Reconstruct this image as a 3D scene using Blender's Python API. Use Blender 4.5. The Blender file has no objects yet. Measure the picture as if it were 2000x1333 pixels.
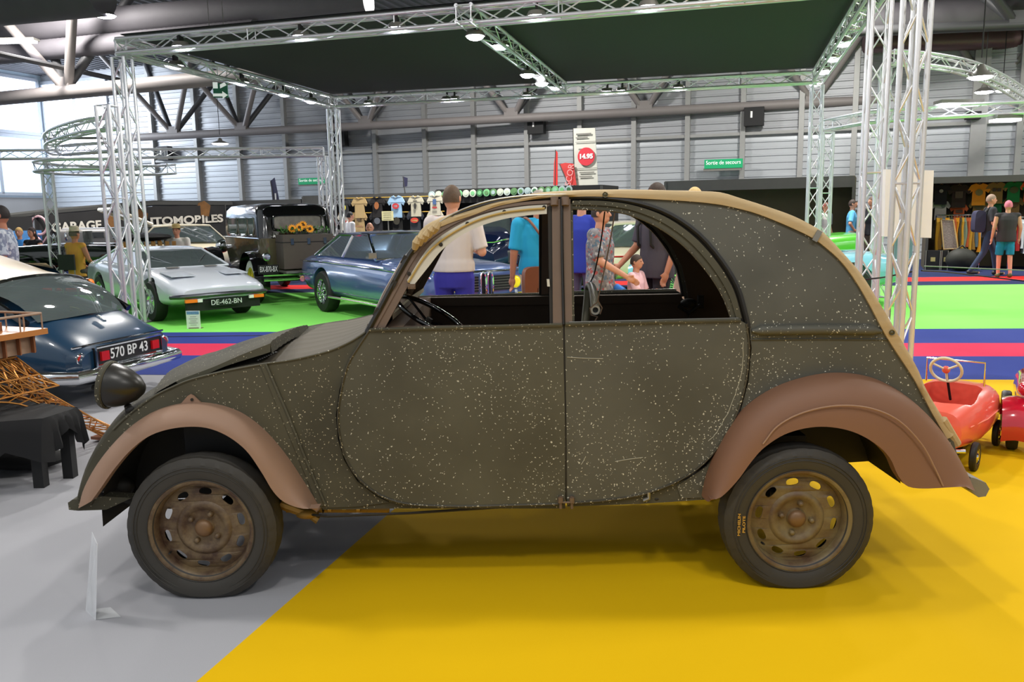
import bpy, bmesh, math, random
from mathutils import Vector as V, Matrix, noise
from mathutils.geometry import tessellate_polygon
random.seed(7)
C = bpy.context.scene.collection
SC = bpy.context.scene
# ------------------------------------------------------------------ camera
FPX, CH = 1614.0, 1.53
PITCH, ROLL = math.radians(8.8), 0.016
_R0 = V((1, 0, 0)); _U0 = V((0, math.sin(PITCH), math.cos(PITCH))); CF = V((0, math.cos(PITCH), -math.sin(PITCH)))
CR = _R0*math.cos(ROLL) - _U0*math.sin(ROLL); CU = _U0*math.cos(ROLL) + _R0*math.sin(ROLL)
EYE = V((0, 0, CH))
cd = bpy.data.cameras.new('camera'); cam = bpy.data.objects.new('camera', cd); C.objects.link(cam)
cd.sensor_width = 36; cd.lens = FPX/2000*36; cd.clip_end = 300
m3 = Matrix((CR, CU, -CF)).transposed()
cam.matrix_world = Matrix.Translation(EYE) @ m3.to_4x4()
SC.camera = cam
# ------------------------------------------------------------------ world and exposure
SC.view_settings.view_transform = 'Standard'; SC.view_settings.look = 'None'
SC.view_settings.gamma = 1; SC.view_settings.exposure = 0.0
w = bpy.data.worlds.new('world'); SC.world = w; w.use_nodes = True
w.node_tree.nodes['Background'].inputs[0].default_value = (.90, .96, 1, 1)
w.node_tree.nodes['Background'].inputs[1].default_value = 0.62

def alight(loc, size, power, col=(1, .97, .92), target=None):
    l = bpy.data.lights.new('hall_and_fill_light', 'AREA'); l.shape = 'DISK'; l.size = size; l.energy = power; l.color = col
    o = bpy.data.objects.new('hall_and_fill_light', l); C.objects.link(o); o.location = loc
    d = (V(target)-V(loc)) if target else V((0, 0, -1))
    o.rotation_euler = d.to_track_quat('-Z', 'Y').to_euler()
    return o
# unseen overhead lamps of the hall; second row added to brighten the green carpet
for (x, y, z, p) in ((-3.2, -1.2, 5.6, 90), (3.4, -1.4, 5.6, 110), (0, .2, 6.0, 90), (-4.6, 4.4, 5.6, 60), (5.2, 5.0, 5.6, 100), (.4, 4.6, 6.2, 80),
                     (-4, 11.4, 3.6, 80), (1, 12.4, 3.6, 110), (5, 11.4, 3.6, 90), (9.5, 10.5, 6.4, 260)):
    alight((x, y, z), .5, p)
# added tilted fill lights that brighten the shade under the olive car
for (x, y, z, p) in ((-2.5, 9.2, 5.0, 150), (2.6, 9.0, 5.0, 150), (-6.5, 4.6, 5.0, 90), (6.6, 4.4, 5.0, 90)):
    alight((x, y, z), .35, p, target=(x*.1, 3.6, 0))
for (x, y, z, p) in ((-12, 21, 7.6, 1300), (-2, 23.5, 7.6, 1300), (8, 20.5, 7.6, 1200), (16, 15, 7.6, 1000)):
    alight((x, y, z), 1.2, p)

# ------------------------------------------------------------------ unprojection of measured points
def ray(px, py):
    return CF + CR*((px-1000)/FPX) - CU*((py-666.5)/FPX)
def at(px, py, Y):
    d = ray(px, py); return EYE + d*(Y/d.y)
def gr(px, py, z=0.0):
    d = ray(px, py); return EYE + d*((z-CH)/d.z)

# ------------------------------------------------------------------ materials
MATS = {}
def lin(c):
    return tuple(((x/255)/12.92 if x/255 <= .04045 else ((x/255+.055)/1.055)**2.4) for x in c)
def mat(name, rgb, rough=.5, metal=0., var=.08, scale=6., bump=0., emit=0., coat=0., emitc=None, alpha=None, stretch=None):
    if name in MATS: return MATS[name]
    m = bpy.data.materials.new(name); m.use_nodes = True; nt = m.node_tree; b = nt.nodes['Principled BSDF']
    c = lin(rgb)
    b.inputs['Roughness'].default_value = rough; b.inputs['Metallic'].default_value = metal
    b.inputs['Coat Weight'].default_value = coat; b.inputs['Coat Roughness'].default_value = .06
    tc = nt.nodes.new('ShaderNodeTexCoord'); n = nt.nodes.new('ShaderNodeTexNoise'); n.inputs['Scale'].default_value = scale
    n.inputs['Detail'].default_value = 5
    src = tc.outputs['Object']
    if stretch:
        mp = nt.nodes.new('ShaderNodeMapping'); mp.inputs['Scale'].default_value = stretch
        nt.links.new(src, mp.inputs[0]); src = mp.outputs[0]
    nt.links.new(src, n.inputs['Vector'])
    mx = nt.nodes.new('ShaderNodeMix'); mx.data_type = 'RGBA'
    mx.inputs[6].default_value = tuple(x*(1-var) for x in c)+(1,); mx.inputs[7].default_value = tuple(min(1, x*(1+var)) for x in c)+(1,)
    nt.links.new(n.outputs['Fac'], mx.inputs[0]); nt.links.new(mx.outputs[2], b.inputs['Base Color'])
    if bump:
        bp = nt.nodes.new('ShaderNodeBump'); bp.inputs['Strength'].default_value = bump; bp.inputs['Distance'].default_value = .01
        nt.links.new(n.outputs['Fac'], bp.inputs['Height']); nt.links.new(bp.outputs[0], b.inputs['Normal'])
    if emit:
        b.inputs['Emission Color'].default_value = lin(emitc or rgb)+(1,); b.inputs['Emission Strength'].default_value = emit
    MATS[name] = m; return m
def glass_mat(name, tint, refl=.12, opac=.25):
    if name in MATS: return MATS[name]
    m = bpy.data.materials.new(name); m.use_nodes = True; nt = m.node_tree; nt.nodes.clear()
    o = nt.nodes.new('ShaderNodeOutputMaterial'); t = nt.nodes.new('ShaderNodeBsdfTransparent'); g = nt.nodes.new('ShaderNodeBsdfGlossy')
    d = nt.nodes.new('ShaderNodeBsdfDiffuse'); fr = nt.nodes.new('ShaderNodeFresnel'); fr.inputs[0].default_value = 1.45
    t.inputs[0].default_value = lin(tint)+(1,); g.inputs['Roughness'].default_value = .03; d.inputs[0].default_value = lin(tint)+(1,)
    nz = nt.nodes.new('ShaderNodeTexNoise'); nz.inputs['Scale'].default_value = 3
    md = nt.nodes.new('ShaderNodeMix'); md.data_type = 'FLOAT'; md.inputs[2].default_value = opac*.8; md.inputs[3].default_value = opac*1.2
    nt.links.new(nz.outputs['Fac'], md.inputs[0])
    a = nt.nodes.new('ShaderNodeMixShader'); b = nt.nodes.new('ShaderNodeMixShader'); ad = nt.nodes.new('ShaderNodeMath'); ad.operation = 'ADD'
    ad.inputs[1].default_value = refl*.5
    nt.links.new(md.outputs[0], a.inputs[0]); nt.links.new(t.outputs[0], a.inputs[1]); nt.links.new(d.outputs[0], a.inputs[2])
    nt.links.new(fr.outputs[0], ad.inputs[0]); nt.links.new(ad.outputs[0], b.inputs[0]); nt.links.new(a.outputs[0], b.inputs[1]); nt.links.new(g.outputs[0], b.inputs[2])
    nt.links.new(b.outputs[0], o.inputs[0]); MATS[name] = m; return m

def worn_paint(name, base, dark, fleck, amount=.5, rough=.62, fscale=62.):
    """matt olive paint with tiny chipped flecks"""
    m = bpy.data.materials.new(name); m.use_nodes = True; nt = m.node_tree; b = nt.nodes['Principled BSDF']; L = nt.links.new
    tc = nt.nodes.new('ShaderNodeTexCoord')
    n1 = nt.nodes.new('ShaderNodeTexNoise'); n1.inputs['Scale'].default_value = 2.6; n1.inputs['Detail'].default_value = 8; L(tc.outputs['Object'], n1.inputs['Vector'])
    mx = nt.nodes.new('ShaderNodeMix'); mx.data_type = 'RGBA'; mx.inputs[6].default_value = lin(base)+(1,); mx.inputs[7].default_value = lin(dark)+(1,)
    rp = nt.nodes.new('ShaderNodeMapRange'); rp.inputs[1].default_value = .42; rp.inputs[2].default_value = .66; L(n1.outputs['Fac'], rp.inputs[0]); L(rp.outputs[0], mx.inputs[0])
    # distortion of the coordinates makes the flecks irregular
    n2 = nt.nodes.new('ShaderNodeTexNoise'); n2.inputs['Scale'].default_value = 60; n2.inputs['Detail'].default_value = 2; L(tc.outputs['Object'], n2.inputs['Vector'])
    ad = nt.nodes.new('ShaderNodeVectorMath'); ad.operation = 'MULTIPLY_ADD'; ad.inputs[1].default_value = (.02, .02, .02)
    L(n2.outputs['Color'], ad.inputs[0]); L(tc.outputs['Object'], ad.inputs[2])
    fac = None
    for sc, th, keep in ((fscale, .17, .46*amount+.02), (fscale*1.7, .24, .60*amount+.03)):
        vo = nt.nodes.new('ShaderNodeTexVoronoi'); vo.inputs['Scale'].default_value = sc; L(ad.outputs[0], vo.inputs['Vector'])
        lt = nt.nodes.new('ShaderNodeMath'); lt.operation = 'LESS_THAN'; lt.inputs[1].default_value = th; L(vo.outputs['Distance'], lt.inputs[0])
        sp = nt.nodes.new('ShaderNodeSeparateColor'); L(vo.outputs['Color'], sp.inputs[0])
        # clustered: compare cell random with keep * cluster noise
        n3 = nt.nodes.new('ShaderNodeTexNoise'); n3.inputs['Scale'].default_value = 1.9; n3.inputs['Detail'].default_value = 3; L(tc.outputs['Object'], n3.inputs['Vector'])
        mr = nt.nodes.new('ShaderNodeMapRange'); mr.inputs[1].default_value = .38; mr.inputs[2].default_value = .66; mr.inputs[3].default_value = keep*.3; mr.inputs[4].default_value = keep*1.6; L(n3.outputs['Fac'], mr.inputs[0])
        l2 = nt.nodes.new('ShaderNodeMath'); l2.operation = 'LESS_THAN'; L(sp.outputs[0], l2.inputs[0]); L(mr.outputs[0], l2.inputs[1])
        mu = nt.nodes.new('ShaderNodeMath'); mu.operation = 'MULTIPLY'; L(lt.outputs[0], mu.inputs[0]); L(l2.outputs[0], mu.inputs[1])
        if fac is None: fac = mu.outputs[0]
        else:
            mm = nt.nodes.new('ShaderNodeMath'); mm.operation = 'MAXIMUM'; L(fac, mm.inputs[0]); L(mu.outputs[0], mm.inputs[1]); fac = mm.outputs[0]
    m2 = nt.nodes.new('ShaderNodeMix'); m2.data_type = 'RGBA'; m2.inputs[7].default_value = lin(fleck)+(1,)
    L(mx.outputs[2], m2.inputs[6]); L(fac, m2.inputs[0]); L(m2.outputs[2], b.inputs['Base Color'])
    b.inputs['Roughness'].default_value = rough
    bp = nt.nodes.new('ShaderNodeBump'); bp.inputs['Strength'].default_value = .12; bp.inputs['Distance'].default_value = .004; L(n1.outputs['Fac'], bp.inputs['Height']); L(bp.outputs[0], b.inputs['Normal'])
    MATS[name] = m; return m

def carpet(name, rgb, rough=.85, var=.06):
    m = mat(name, rgb, rough, 0, var, 1.3, 0)
    nt = m.node_tree; b = nt.nodes['Principled BSDF']; b.inputs['Specular IOR Level'].default_value = .12
    n = nt.nodes.new('ShaderNodeTexNoise'); n.inputs['Scale'].default_value = 260; tc = nt.nodes.new('ShaderNodeTexCoord'); nt.links.new(tc.outputs['Object'], n.inputs['Vector'])
    bp = nt.nodes.new('ShaderNodeBump'); bp.inputs['Strength'].default_value = .25; bp.inputs['Distance'].default_value = .002
    nt.links.new(n.outputs['Fac'], bp.inputs['Height']); nt.links.new(bp.outputs[0], b.inputs['Normal'])
    return m

OLIVE = worn_paint('olive_paint', (79, 77, 64), (66, 64, 52), (188, 185, 170), .36)
OLIVE_G = worn_paint('olive_paint_grey', (81, 80, 71), (70, 69, 60), (196, 193, 178), .46)
OLIVE_D = worn_paint('olive_paint_dark', (74, 71, 56), (58, 55, 42), (172, 164, 140), .42, rough=.82)
def primer():
    m = mat('brown_primer', (122, 86, 64), .6, 0, .10, 2.2, .06)
    return m
PRIMER = primer()
OLIVE_H = worn_paint('olive_hood', (66, 62, 48), (50, 47, 36), (150, 142, 118), .35, rough=.9)
PRIMER_L = mat('light_brown_primer', (142, 112, 92), .62, 0, .08, 2.4, .06)
CANVAS = mat('tan_canvas', (176, 152, 112), .85, 0, .10, 9, .3, stretch=(1, 1, 5))
BROWNFR = mat('brown_frame_paint', (104, 84, 68), .5, 0, .18, 9, .1)
CREAM = mat('cream_strip', (194, 188, 172), .6, 0, .06, 8)
BRASS = mat('ochre_rubber', (176, 148, 84), .6, 0, .08, 8)
BLACKR = mat('black_rubber', (22, 20, 18), .55, 0, .2, 10)
TYRE = mat('tyre_rubber', (50, 47, 42), .62, 0, .28, 7, .15)
def patina(name, c1, c2, sc=9, rough=.5):
    m = mat(name, c1, rough, .15, .0, sc, .2); nt = m.node_tree
    mx = [n for n in nt.nodes if n.type == 'MIX'][0]; mx.inputs[6].default_value = lin(c2)+(1,); mx.inputs[7].default_value = lin(c1)+(1,)
    nz = [n for n in nt.nodes if n.type == 'TEX_NOISE'][0]; nz.inputs['Detail'].default_value = 9; nz.inputs['Roughness'].default_value = .65
    rp = nt.nodes.new('ShaderNodeMapRange'); rp.inputs[1].default_value = .38; rp.inputs[2].default_value = .60
    nt.links.new(nz.outputs['Fac'], rp.inputs[0]); nt.links.new(rp.outputs[0], mx.inputs[0]); return m
RIMF = patina('rusty_rim', (112, 94, 68), (66, 46, 34))
RIMR = patina('olive_rim', (118, 104, 72), (88, 66, 46), 6)
SHADEIN = mat('shaded_interior', (74, 60, 48), .8, 0, .2, 6)  # brown darkened to paint in the shade under the roof
UNDER = mat('underbody', (40, 36, 30), .7, .2, .3, 8)
OCHREM = mat('ochre_metal', (140, 108, 44), .5, .4, .3, 8)
ALU = mat('truss_aluminium', (222, 224, 228), .32, .55, .06, 12)
CHROME = mat('chrome', (225, 228, 232), .08, 1, .02, 5)
BLACKM = mat('matt_black', (20, 20, 21), .7, 0, .15, 5)
BLACKG = mat('gloss_black', (12, 12, 14), .12, 0, .1, 3, coat=1)
WHITEM = mat('white_matt', (232, 232, 230), .6, 0, .03, 4)
STEEL = mat('steel', (150, 148, 142), .35, .8, .15, 14)
LAMPE = mat('lamp_glow', (240, 240, 255), .4, 0, 0, 1, emit=22, emitc=(240, 240, 255))
GLASS = glass_mat('clear_glass', (225, 232, 230), .10, .10)
GLASSD = glass_mat('car_glass', (120, 135, 135), .35, .45)
GREYM = mat('grey_paint', (120, 118, 112), .5, .2, .1, 6)
DGREY = mat('dark_grey_frame', (62, 62, 60), .5, .1, .1, 5)

# ------------------------------------------------------------------ mesh builder
class MB:
    def __init__(s): s.v = []; s.f = []
    def add(s, vs, fs):
        o = len(s.v); s.v += [V(p) for p in vs]; s.f += [tuple(i+o for i in f) for f in fs]; return s
    def box(s, c, size, rz=0., M=None):
        c = V(c); h = V(size)/2; R = Matrix.Rotation(rz, 3, 'Z') if M is None else M
        vs = [c + R @ V((h.x*a, h.y*b, h.z*d)) for a in (-1, 1) for b in (-1, 1) for d in (-1, 1)]
        return s.add(vs, [(0, 1, 3, 2), (4, 6, 7, 5), (0, 4, 5, 1), (2, 3, 7, 6), (0, 2, 6, 4), (1, 5, 7, 3)])
    def tube(s, path, r, n=8, closed=False, caps=True):
        P = [V(p) for p in path]; N = len(P); rs = r if isinstance(r, (list, tuple)) else [r]*N
        rings = []; up = None
        for i in range(N):
            a = P[i-1] if (i > 0 or closed) else P[i]; b = P[(i+1) % N] if (i < N-1 or closed) else P[i]
            t = (b-a)
            if t.length < 1e-9: t = V((0, 0, 1))
            t.normalize()
            if up is None:
                up = t.orthogonal().normalized()
            else:
                up = up - t*up.dot(t)
                up = up.normalized() if up.length > 1e-6 else t.orthogonal().normalized()
            w_ = t.cross(up)
            rings.append([P[i] + (up*math.cos(2*math.pi*k/n) + w_*math.sin(2*math.pi*k/n))*rs[i] for k in range(n)])
        vs = [p for R_ in rings for p in R_]; fs = []
        M = N if closed else N-1
        for i in range(M):
            j = (i+1) % N
            for k in range(n):
                fs.append((i*n+k, i*n+(k+1) % n, j*n+(k+1) % n, j*n+k))
        if caps and not closed:
            fs.append(tuple(range(n-1, -1, -1))); fs.append(tuple((N-1)*n+k for k in range(n)))
        return s.add(vs, fs)
    def lathe(s, prof, c=(0, 0, 0), ax='Y', n=48, close=False):
        """prof: (radius, axial) pairs"""
        c = V(c); vs = []; N = len(prof)
        for (r, a) in prof:
            for k in range(n):
                t = 2*math.pi*k/n; x, y = r*math.cos(t), r*math.sin(t)
                vs.append(c + (V((x, a, y)) if ax == 'Y' else V((x, y, a)) if ax == 'Z' else V((a, x, y))))
        fs = []
        for i in range(N if close else N-1):
            j = (i+1) % N
            for k in range(n): fs.append((i*n+k, i*n+(k+1) % n, j*n+(k+1) % n, j*n+k))
        return s.add(vs, fs)
    def grid(s, rows, closed=False, caps=False):
        n = len(rows[0]); vs = [p for r in rows for p in r]; fs = []
        for i in range(len(rows)-1):
            for k in range(n if closed else n-1):
                fs.append((i*n+k, i*n+(k+1) % n, (i+1)*n+(k+1) % n, (i+1)*n+k))
        if caps: fs.append(tuple(range(n-1, -1, -1))); fs.append(tuple((len(rows)-1)*n+k for k in range(n)))
        return s.add(vs, fs)
    def plate(s, loops, to3, d):
        """loops: 2D outlines (first = outer, rest = holes); to3 maps 2D to 3D; d: offset vector or function"""
        fl = [p for l in loops for p in l]; tri = tessellate_polygon([[V((p[0], p[1], 0)) for p in l] for l in loops])
        A = [V(to3(p)) for p in fl]; B = [a + (V(d)) for a in A]; n = len(fl)
        fs = [tuple(t) for t in tri] + [tuple(i+n for i in reversed(t)) for t in tri]; o = 0
        for l in loops:
            m = len(l)
            for i in range(m): a, b = o+i, o+(i+1) % m; fs.append((a, b, b+n, a+n))
            o += m
        return s.add(A+B, fs)
    def ell(s, c, r, n=16, m=10, R=None):
        c = V(c); vs = []; fs = []
        for i in range(m+1):
            p = math.pi*i/m
            for k in range(n):
                t = 2*math.pi*k/n; q = V((r[0]*math.sin(p)*math.cos(t), r[1]*math.sin(p)*math.sin(t), r[2]*math.cos(p)))
                vs.append(c + (R @ q if R else q))
        for i in range(m):
            for k in range(n): fs.append((i*n+k, i*n+(k+1) % n, (i+1)*n+(k+1) % n, (i+1)*n+k))
        return s.add(vs, fs)
    def mirror(s, Y):
        t = MB(); t.v = [V((p.x, 2*Y-p.y, p.z)) for p in s.v]; t.f = [tuple(reversed(f)) for f in s.f]; return t
    def build(s, name, m, parent=None, world=False, smooth=True, angle=38):
        me = bpy.data.meshes.new(name); vs = s.v
        if world and parent is not None:
            r = parent
            while r.parent: r = r.parent
            inv = r.matrix_basis.inverted(); vs = [inv @ p for p in vs]
        me.from_pydata([tuple(p) for p in vs], [], s.f); me.materials.append(m)
        bm = bmesh.new(); bm.from_mesh(me); bmesh.ops.remove_doubles(bm, verts=bm.verts, dist=1e-5)
        bmesh.ops.recalc_face_normals(bm, faces=bm.faces); bm.to_mesh(me); bm.free()
        if smooth:
            me.polygons.foreach_set('use_smooth', [True]*len(me.polygons)); me.set_sharp_from_angle(angle=math.radians(angle))
        o = bpy.data.objects.new(name, me); C.objects.link(o)
        if parent is not None: o.parent = parent
        return o

def tag(o, label=None, cat=None, group=None, kind=None):
    if label: o['label'] = label
    if cat: o['category'] = cat
    if group: o['group'] = group
    if kind: o['kind'] = kind
    return o
def thing(name, label, cat, loc=(0, 0, 0), rz=0., group=None):
    o = bpy.data.objects.new(name, None); C.objects.link(o); o.empty_display_size = .1
    o.location = loc; o.rotation_euler = (0, 0, rz)
    o.matrix_basis = Matrix.Translation(V(loc)) @ Matrix.Rotation(rz, 4, 'Z')
    return tag(o, label, cat, group)
def copy_tree(o, parent=None):
    c = o.copy(); C.objects.link(c); c.parent = parent
    for ch in list(o.children): copy_tree(ch, c)
    return c
def struct(o): o['kind'] = 'structure'; return o
def cr(pts, n=8, closed=False):
    """Catmull-Rom through 2D/3D points"""
    P = [V(p) for p in pts]; N = len(P); out = []
    for i in range(N if closed else N-1):
        p0 = P[i-1] if (i > 0 or closed) else P[i]*2-P[i+1]
        p1 = P[i]; p2 = P[(i+1) % N]; p3 = P[(i+2) % N] if (i+2 < N or closed) else p2*2-p1
        for k in range(n):
            t = k/n; out.append(.5*((2*p1)+(p2-p0)*t+(2*p0-5*p1+4*p2-p3)*t*t+(3*p1-p0-3*p2+p3)*t**3))
    if not closed: out.append(P[-1])
    return out
def resamp(P, n):
    P = [V(p) for p in P]; L = [0]
    for i in range(1, len(P)): L.append(L[-1]+(P[i]-P[i-1]).length)
    out = []; j = 0
    for k in range(n):
        s_ = L[-1]*k/(n-1)
        while j < len(L)-2 and L[j+1] < s_: j += 1
        d = L[j+1]-L[j]; t = 0 if d == 0 else (s_-L[j])/d
        out.append(P[j].lerp(P[j+1], min(1, max(0, t))))
    return out
def text_obj(name, body, size, mtl, parent=None, origin=(0, 0, 0), right=(1, 0, 0), up=(0, 0, 1), ext=.002, align='CENTER', width=None, bold=0.0):
    cu = bpy.data.curves.new(name, 'FONT'); cu.body = body; cu.size = size; cu.extrude = ext; cu.align_x = align; cu.align_y = 'CENTER'; cu.offset = bold
    o = bpy.data.objects.new(name, cu); C.objects.link(o)
    dg = bpy.context.evaluated_depsgraph_get(); dg.update(); me = bpy.data.meshes.new_from_object(o.evaluated_get(dg))
    bpy.data.objects.remove(o); bpy.data.curves.remove(cu)
    xs = [v.co.x for v in me.vertices]; sx = 1.
    if width and xs: sx = width/(max(xs)-min(xs))
    r = V(right).normalized(); u = V(up).normalized(); nrm = r.cross(u)
    for v in me.vertices: v.co = V(origin) + r*(v.co.x*sx) + u*v.co.y + nrm*v.co.z
    if parent is not None:
        q = parent
        while q.parent: q = q.parent
        inv = q.matrix_basis.inverted()
        for v in me.vertices: v.co = inv @ v.co
    me.materials.clear(); me.materials.append(mtl)
    me.name = name; ob = bpy.data.objects.new(name, me); C.objects.link(ob)
    if parent is not None: ob.parent = parent
    return ob
def realize(o, mods):
    """apply modifiers described by mods [(type, dict)] and return the plain mesh object"""
    for t, kw in mods:
        md = o.modifiers.new(t.lower(), t)
        for k, v_ in kw.items(): setattr(md, k, v_)
    dg = bpy.context.evaluated_depsgraph_get(); dg.update()
    me = bpy.data.meshes.new_from_object(o.evaluated_get(dg)); o.modifiers.clear()
    old = o.data; o.data = me; me.name = old.name+'_mesh'; bpy.data.meshes.remove(old)
    me.polygons.foreach_set('use_smooth', [True]*len(me.polygons))
    return o
#@@PARTS@@
# ================================================================== THE HALL
WP0, WD = V((0, 30.5, 0)), V((1, -.38, 0)).normalized()          # back wall line
WN = V((-WD.y, WD.x, 0)); WN = -WN if WN.y > 0 else WN           # towards the camera
def onwall(px, py, off=0.):
    d = ray(px, py); t = (WP0 + WN*off - EYE).dot(WN)/d.dot(WN); return EYE + d*t
def onseg(px, py, A, B):
    """point of the vertical plane through A-B seen at px, py"""
    A, B = V((A[0], A[1], 0)), V((B[0], B[1], 0)); n = V(((B-A).y, -(B-A).x, 0)).normalized(); d = ray(px, py)
    t = (A-EYE).dot(n)/d.dot(n); return EYE + d*t
CARP_GREY = carpet('grey_carpet', (158, 158, 163)); CARP_Y = carpet('yellow_carpet', (216, 172, 6)); CARP_B = carpet('blue_carpet', (48, 62, 134))
CARP_R = carpet('red_carpet', (206, 52, 84)); CARP_G = carpet('green_carpet', (128, 218, 96)); CARP_N = carpet('navy_carpet', (40, 48, 82))
fl = MB().box((0, 20, -.05), (70, 56, .1)).build('floor', CARP_GREY, smooth=False); struct(fl)
def linex(a, b, x): return V((x, a[1]+(b[1]-a[1])*(x-a[0])/(b[0]-a[0]), 0))
B0 = ((-3.4, 8.04), (3.88, 7.22)); B1 = ((-3.88, 9.21), (4.47, 8.37)); B2 = ((-4.24, 10.1), (4.91, 9.2)); B3 = ((-4.66, 11.12), (5.49, 10.3))
B4 = ((-4.44, 16.75), (9.02, 16.1)); B5 = ((-4.44, 17.6), (9.51, 16.99)); B6 = ((-4.44, 18.6), (10.06, 17.98)); B7 = ((-4.4, 25), (11.1, 24.4))
def carp(poly, m, z=.003):
    o = MB().plate([[(p[0], p[1]) for p in poly]], lambda p: (p[0], p[1], z), (0, 0, -z+.0002)).build('floor', m, smooth=False); return struct(o)
def strip(a, b, x0, x1, m): return carp([linex(*a, x0), linex(*a, x1), linex(*b, x1), linex(*b, x0)], m)
carp([(-1.70, .25), (-1.07, 2.55), (-.64, 4.13), (.30, 7.6), linex(*B0, .31), linex(*B0, 14), (14, -1.5), (-1.9, -1.5)], CARP_Y)
strip(B0, B1, -18, 14, CARP_B); strip(B1, B2, -18, 14, CARP_R); strip(B2, B3, -18, 14, CARP_B); strip(B3, B4, -18, 20, CARP_G)
strip(B4, B5, -18, 24, CARP_N); strip(B5, B6, -18, 24, carpet('scarlet_carpet', (222, 50, 48))); strip(B6, B7, -18, 24, CARP_N)
seam = MB().tube([(-12, 11.42, .004), (-4.41, 10.67, .004), (-2, 10.62, .004)], .008, 6).build('floor_cable', BLACKR); tag(seam, 'thin black cable lying on the blue carpet left of the green one', 'cable')

# back wall: horizontally ribbed cladding, darker tone above the rail imitates the fading light
CLAD = mat('wall_cladding', (172, 176, 180), .45, .3, .10, .8, 0, stretch=(1, 1, 14))
CLAD_SHADED = mat('wall_cladding_shaded', (158, 160, 164), .5, .2, .12, .8, 0, stretch=(1, 1, 14))
def ribbed(A, B, z0, z1, m, name, step=.22, depth=.03):
    n = int((z1-z0)/step); rows = []; nn = V((-(B-A).y, (B-A).x, 0)).normalized(); nn = -nn if nn.y > 0 else nn
    for i in range(n):
        z = z0 + i*step
        for dz, d in ((0, 0), (.62*step, 0), (.72*step, depth), (.94*step, depth)):
            rows.append([A + nn*d + V((0, 0, z+dz)), B + nn*d + V((0, 0, z+dz))])
    rows.append([A+V((0, 0, z1)), B+V((0, 0, z1))])
    return struct(MB().grid(rows).build(name, m, smooth=False))
WA, WB = WP0 - WD*22.4, WP0 + WD*26
ZR = 3.95; ZT = 8.0
ribbed(WA, WB, 0, ZR, CLAD, 'wall_back'); ribbed(WA, WB, ZR, ZT, CLAD_SHADED, 'wall_back')
rail = MB().tube([WA+WN*.12+V((0, 0, ZR)), WB+WN*.12+V((0, 0, ZR))], .06, 6); struct(rail.build('trim_1', mat('rail_grey', (170, 170, 168), .5, .3)))
POSTM = mat('post_grey', (150, 150, 148), .5, .3, .08)
pn = 2
for px in (303, 388, 470, 560, 650, 735, 832, 927, 1030, 1133, 1238, 1342, 1449, 1562, 1665, 1905, 1985):
    b = onwall(px, 330, .10); b.z = 0
    wd = .16 if px != 1905 else .42
    o = MB().box((b.x, b.y, ZT/2), (wd, .2, ZT), math.atan2(WD.y, WD.x)).build('trim_%d' % pn, POSTM if px % 2 else POSTM, smooth=False); struct(o); pn += 1
# side walls, ceiling
LWD = -V((.355, .935, 0)); LW0 = WA
lw_b = LW0 + LWD*34
WHITEPAN = mat('pale_wall_panel', (196, 212, 224), .6, 0, .05, 1)
GREYPAN = mat('grey_wall_panel', (150, 148, 146), .6, 0, .05, 1)
struct(MB().grid([[LW0+V((0, 0, 0)), lw_b], [LW0+V((0, 0, 2.55)), lw_b+V((0, 0, 2.55))]]).build('wall_left', GREYPAN, smooth=False))
struct(MB().grid([[LW0+V((0, 0, 2.55)), lw_b+V((0, 0, 2.55))], [LW0+V((0, 0, ZT)), lw_b+V((0, 0, ZT))]]).build('wall_left', WHITEPAN, smooth=False))
RW0 = WB; rw_b = RW0 + LWD*34
struct(MB().grid([[RW0, rw_b], [RW0+V((0, 0, ZT)), rw_b+V((0, 0, ZT))]]).build('wall_right', CLAD_SHADED, smooth=False))
CEILM = mat('ceiling_deck', (112, 112, 116), .7, .1, .1, 2)
rows = []
for i in range(0, 150):
    u = -25 + i*.34
    for d, h in ((0, 0), (.2, 0), (.24, -.06), (.32, -.06)):
        a = WP0 + WD*(u+d); rows.append([a + WN*-1 + V((0, 0, ZT+h)), a + WN*26 + V((0, 0, ZT+h))])
struct(MB().grid(rows).build('ceiling', CEILM, smooth=False))
# daylight windows, high on the left of the back wall and in the left wall
DAY = mat('daylight_pane', (238, 244, 255), .4, 0, 0, 1, emit=2.2, emitc=(228, 238, 255)); DAYB = mat('daylight_pane_blue', (222, 236, 250), .4, 0, 0, 1, emit=.55, emitc=(205, 228, 255))
MULL = mat('window_bar', (168, 172, 178), .5, .3)
def window(n, A, B, z0, z1, nb, pane, nrm):
    th = nrm*.06
    o = MB(); R_ = math.atan2((B-A).y, (B-A).x); L_ = (B-A).length; c = (A+B)/2
    for z in (z0, z1): o.box(c+th+V((0, 0, z)), (L_, .1, .14), R_)
    for i in range(nb+1): p = A.lerp(B, i/nb); o.box(p+th+V((0, 0, (z0+z1)/2)), (.1, .1, z1-z0), R_)
    f = struct(o.build('window_%d' % n, MULL, smooth=False))
    MB().grid([[A+nrm*.04+V((0, 0, z0)), B+nrm*.04+V((0, 0, z0))], [A+nrm*.04+V((0, 0, z1)), B+nrm*.04+V((0, 0, z1))]]).build('pane', pane, f, world=True, smooth=False)
a = onwall(98, 330); b = onwall(222, 330); a.z = b.z = 0
window(1, a, b, 3.75, 7.6, 2, DAY, WN)
LN = V((.935, -.355, 0))
window(2, LW0+LWD*.3, LW0+LWD*20, 5.35, 7.7, 9, DAY, LN)
window(3, LW0+LWD*.3, LW0+LWD*20, 2.7, 5.2, 9, DAYB, LN)
alight(LW0+LN*2.5+LWD*5+V((0, 0, 6)), 4, 1100, (.82, .9, 1), LW0+WD*9+V((0, 0, 2.5)))  # added area light, boosts the daylight spill on the back wall

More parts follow.
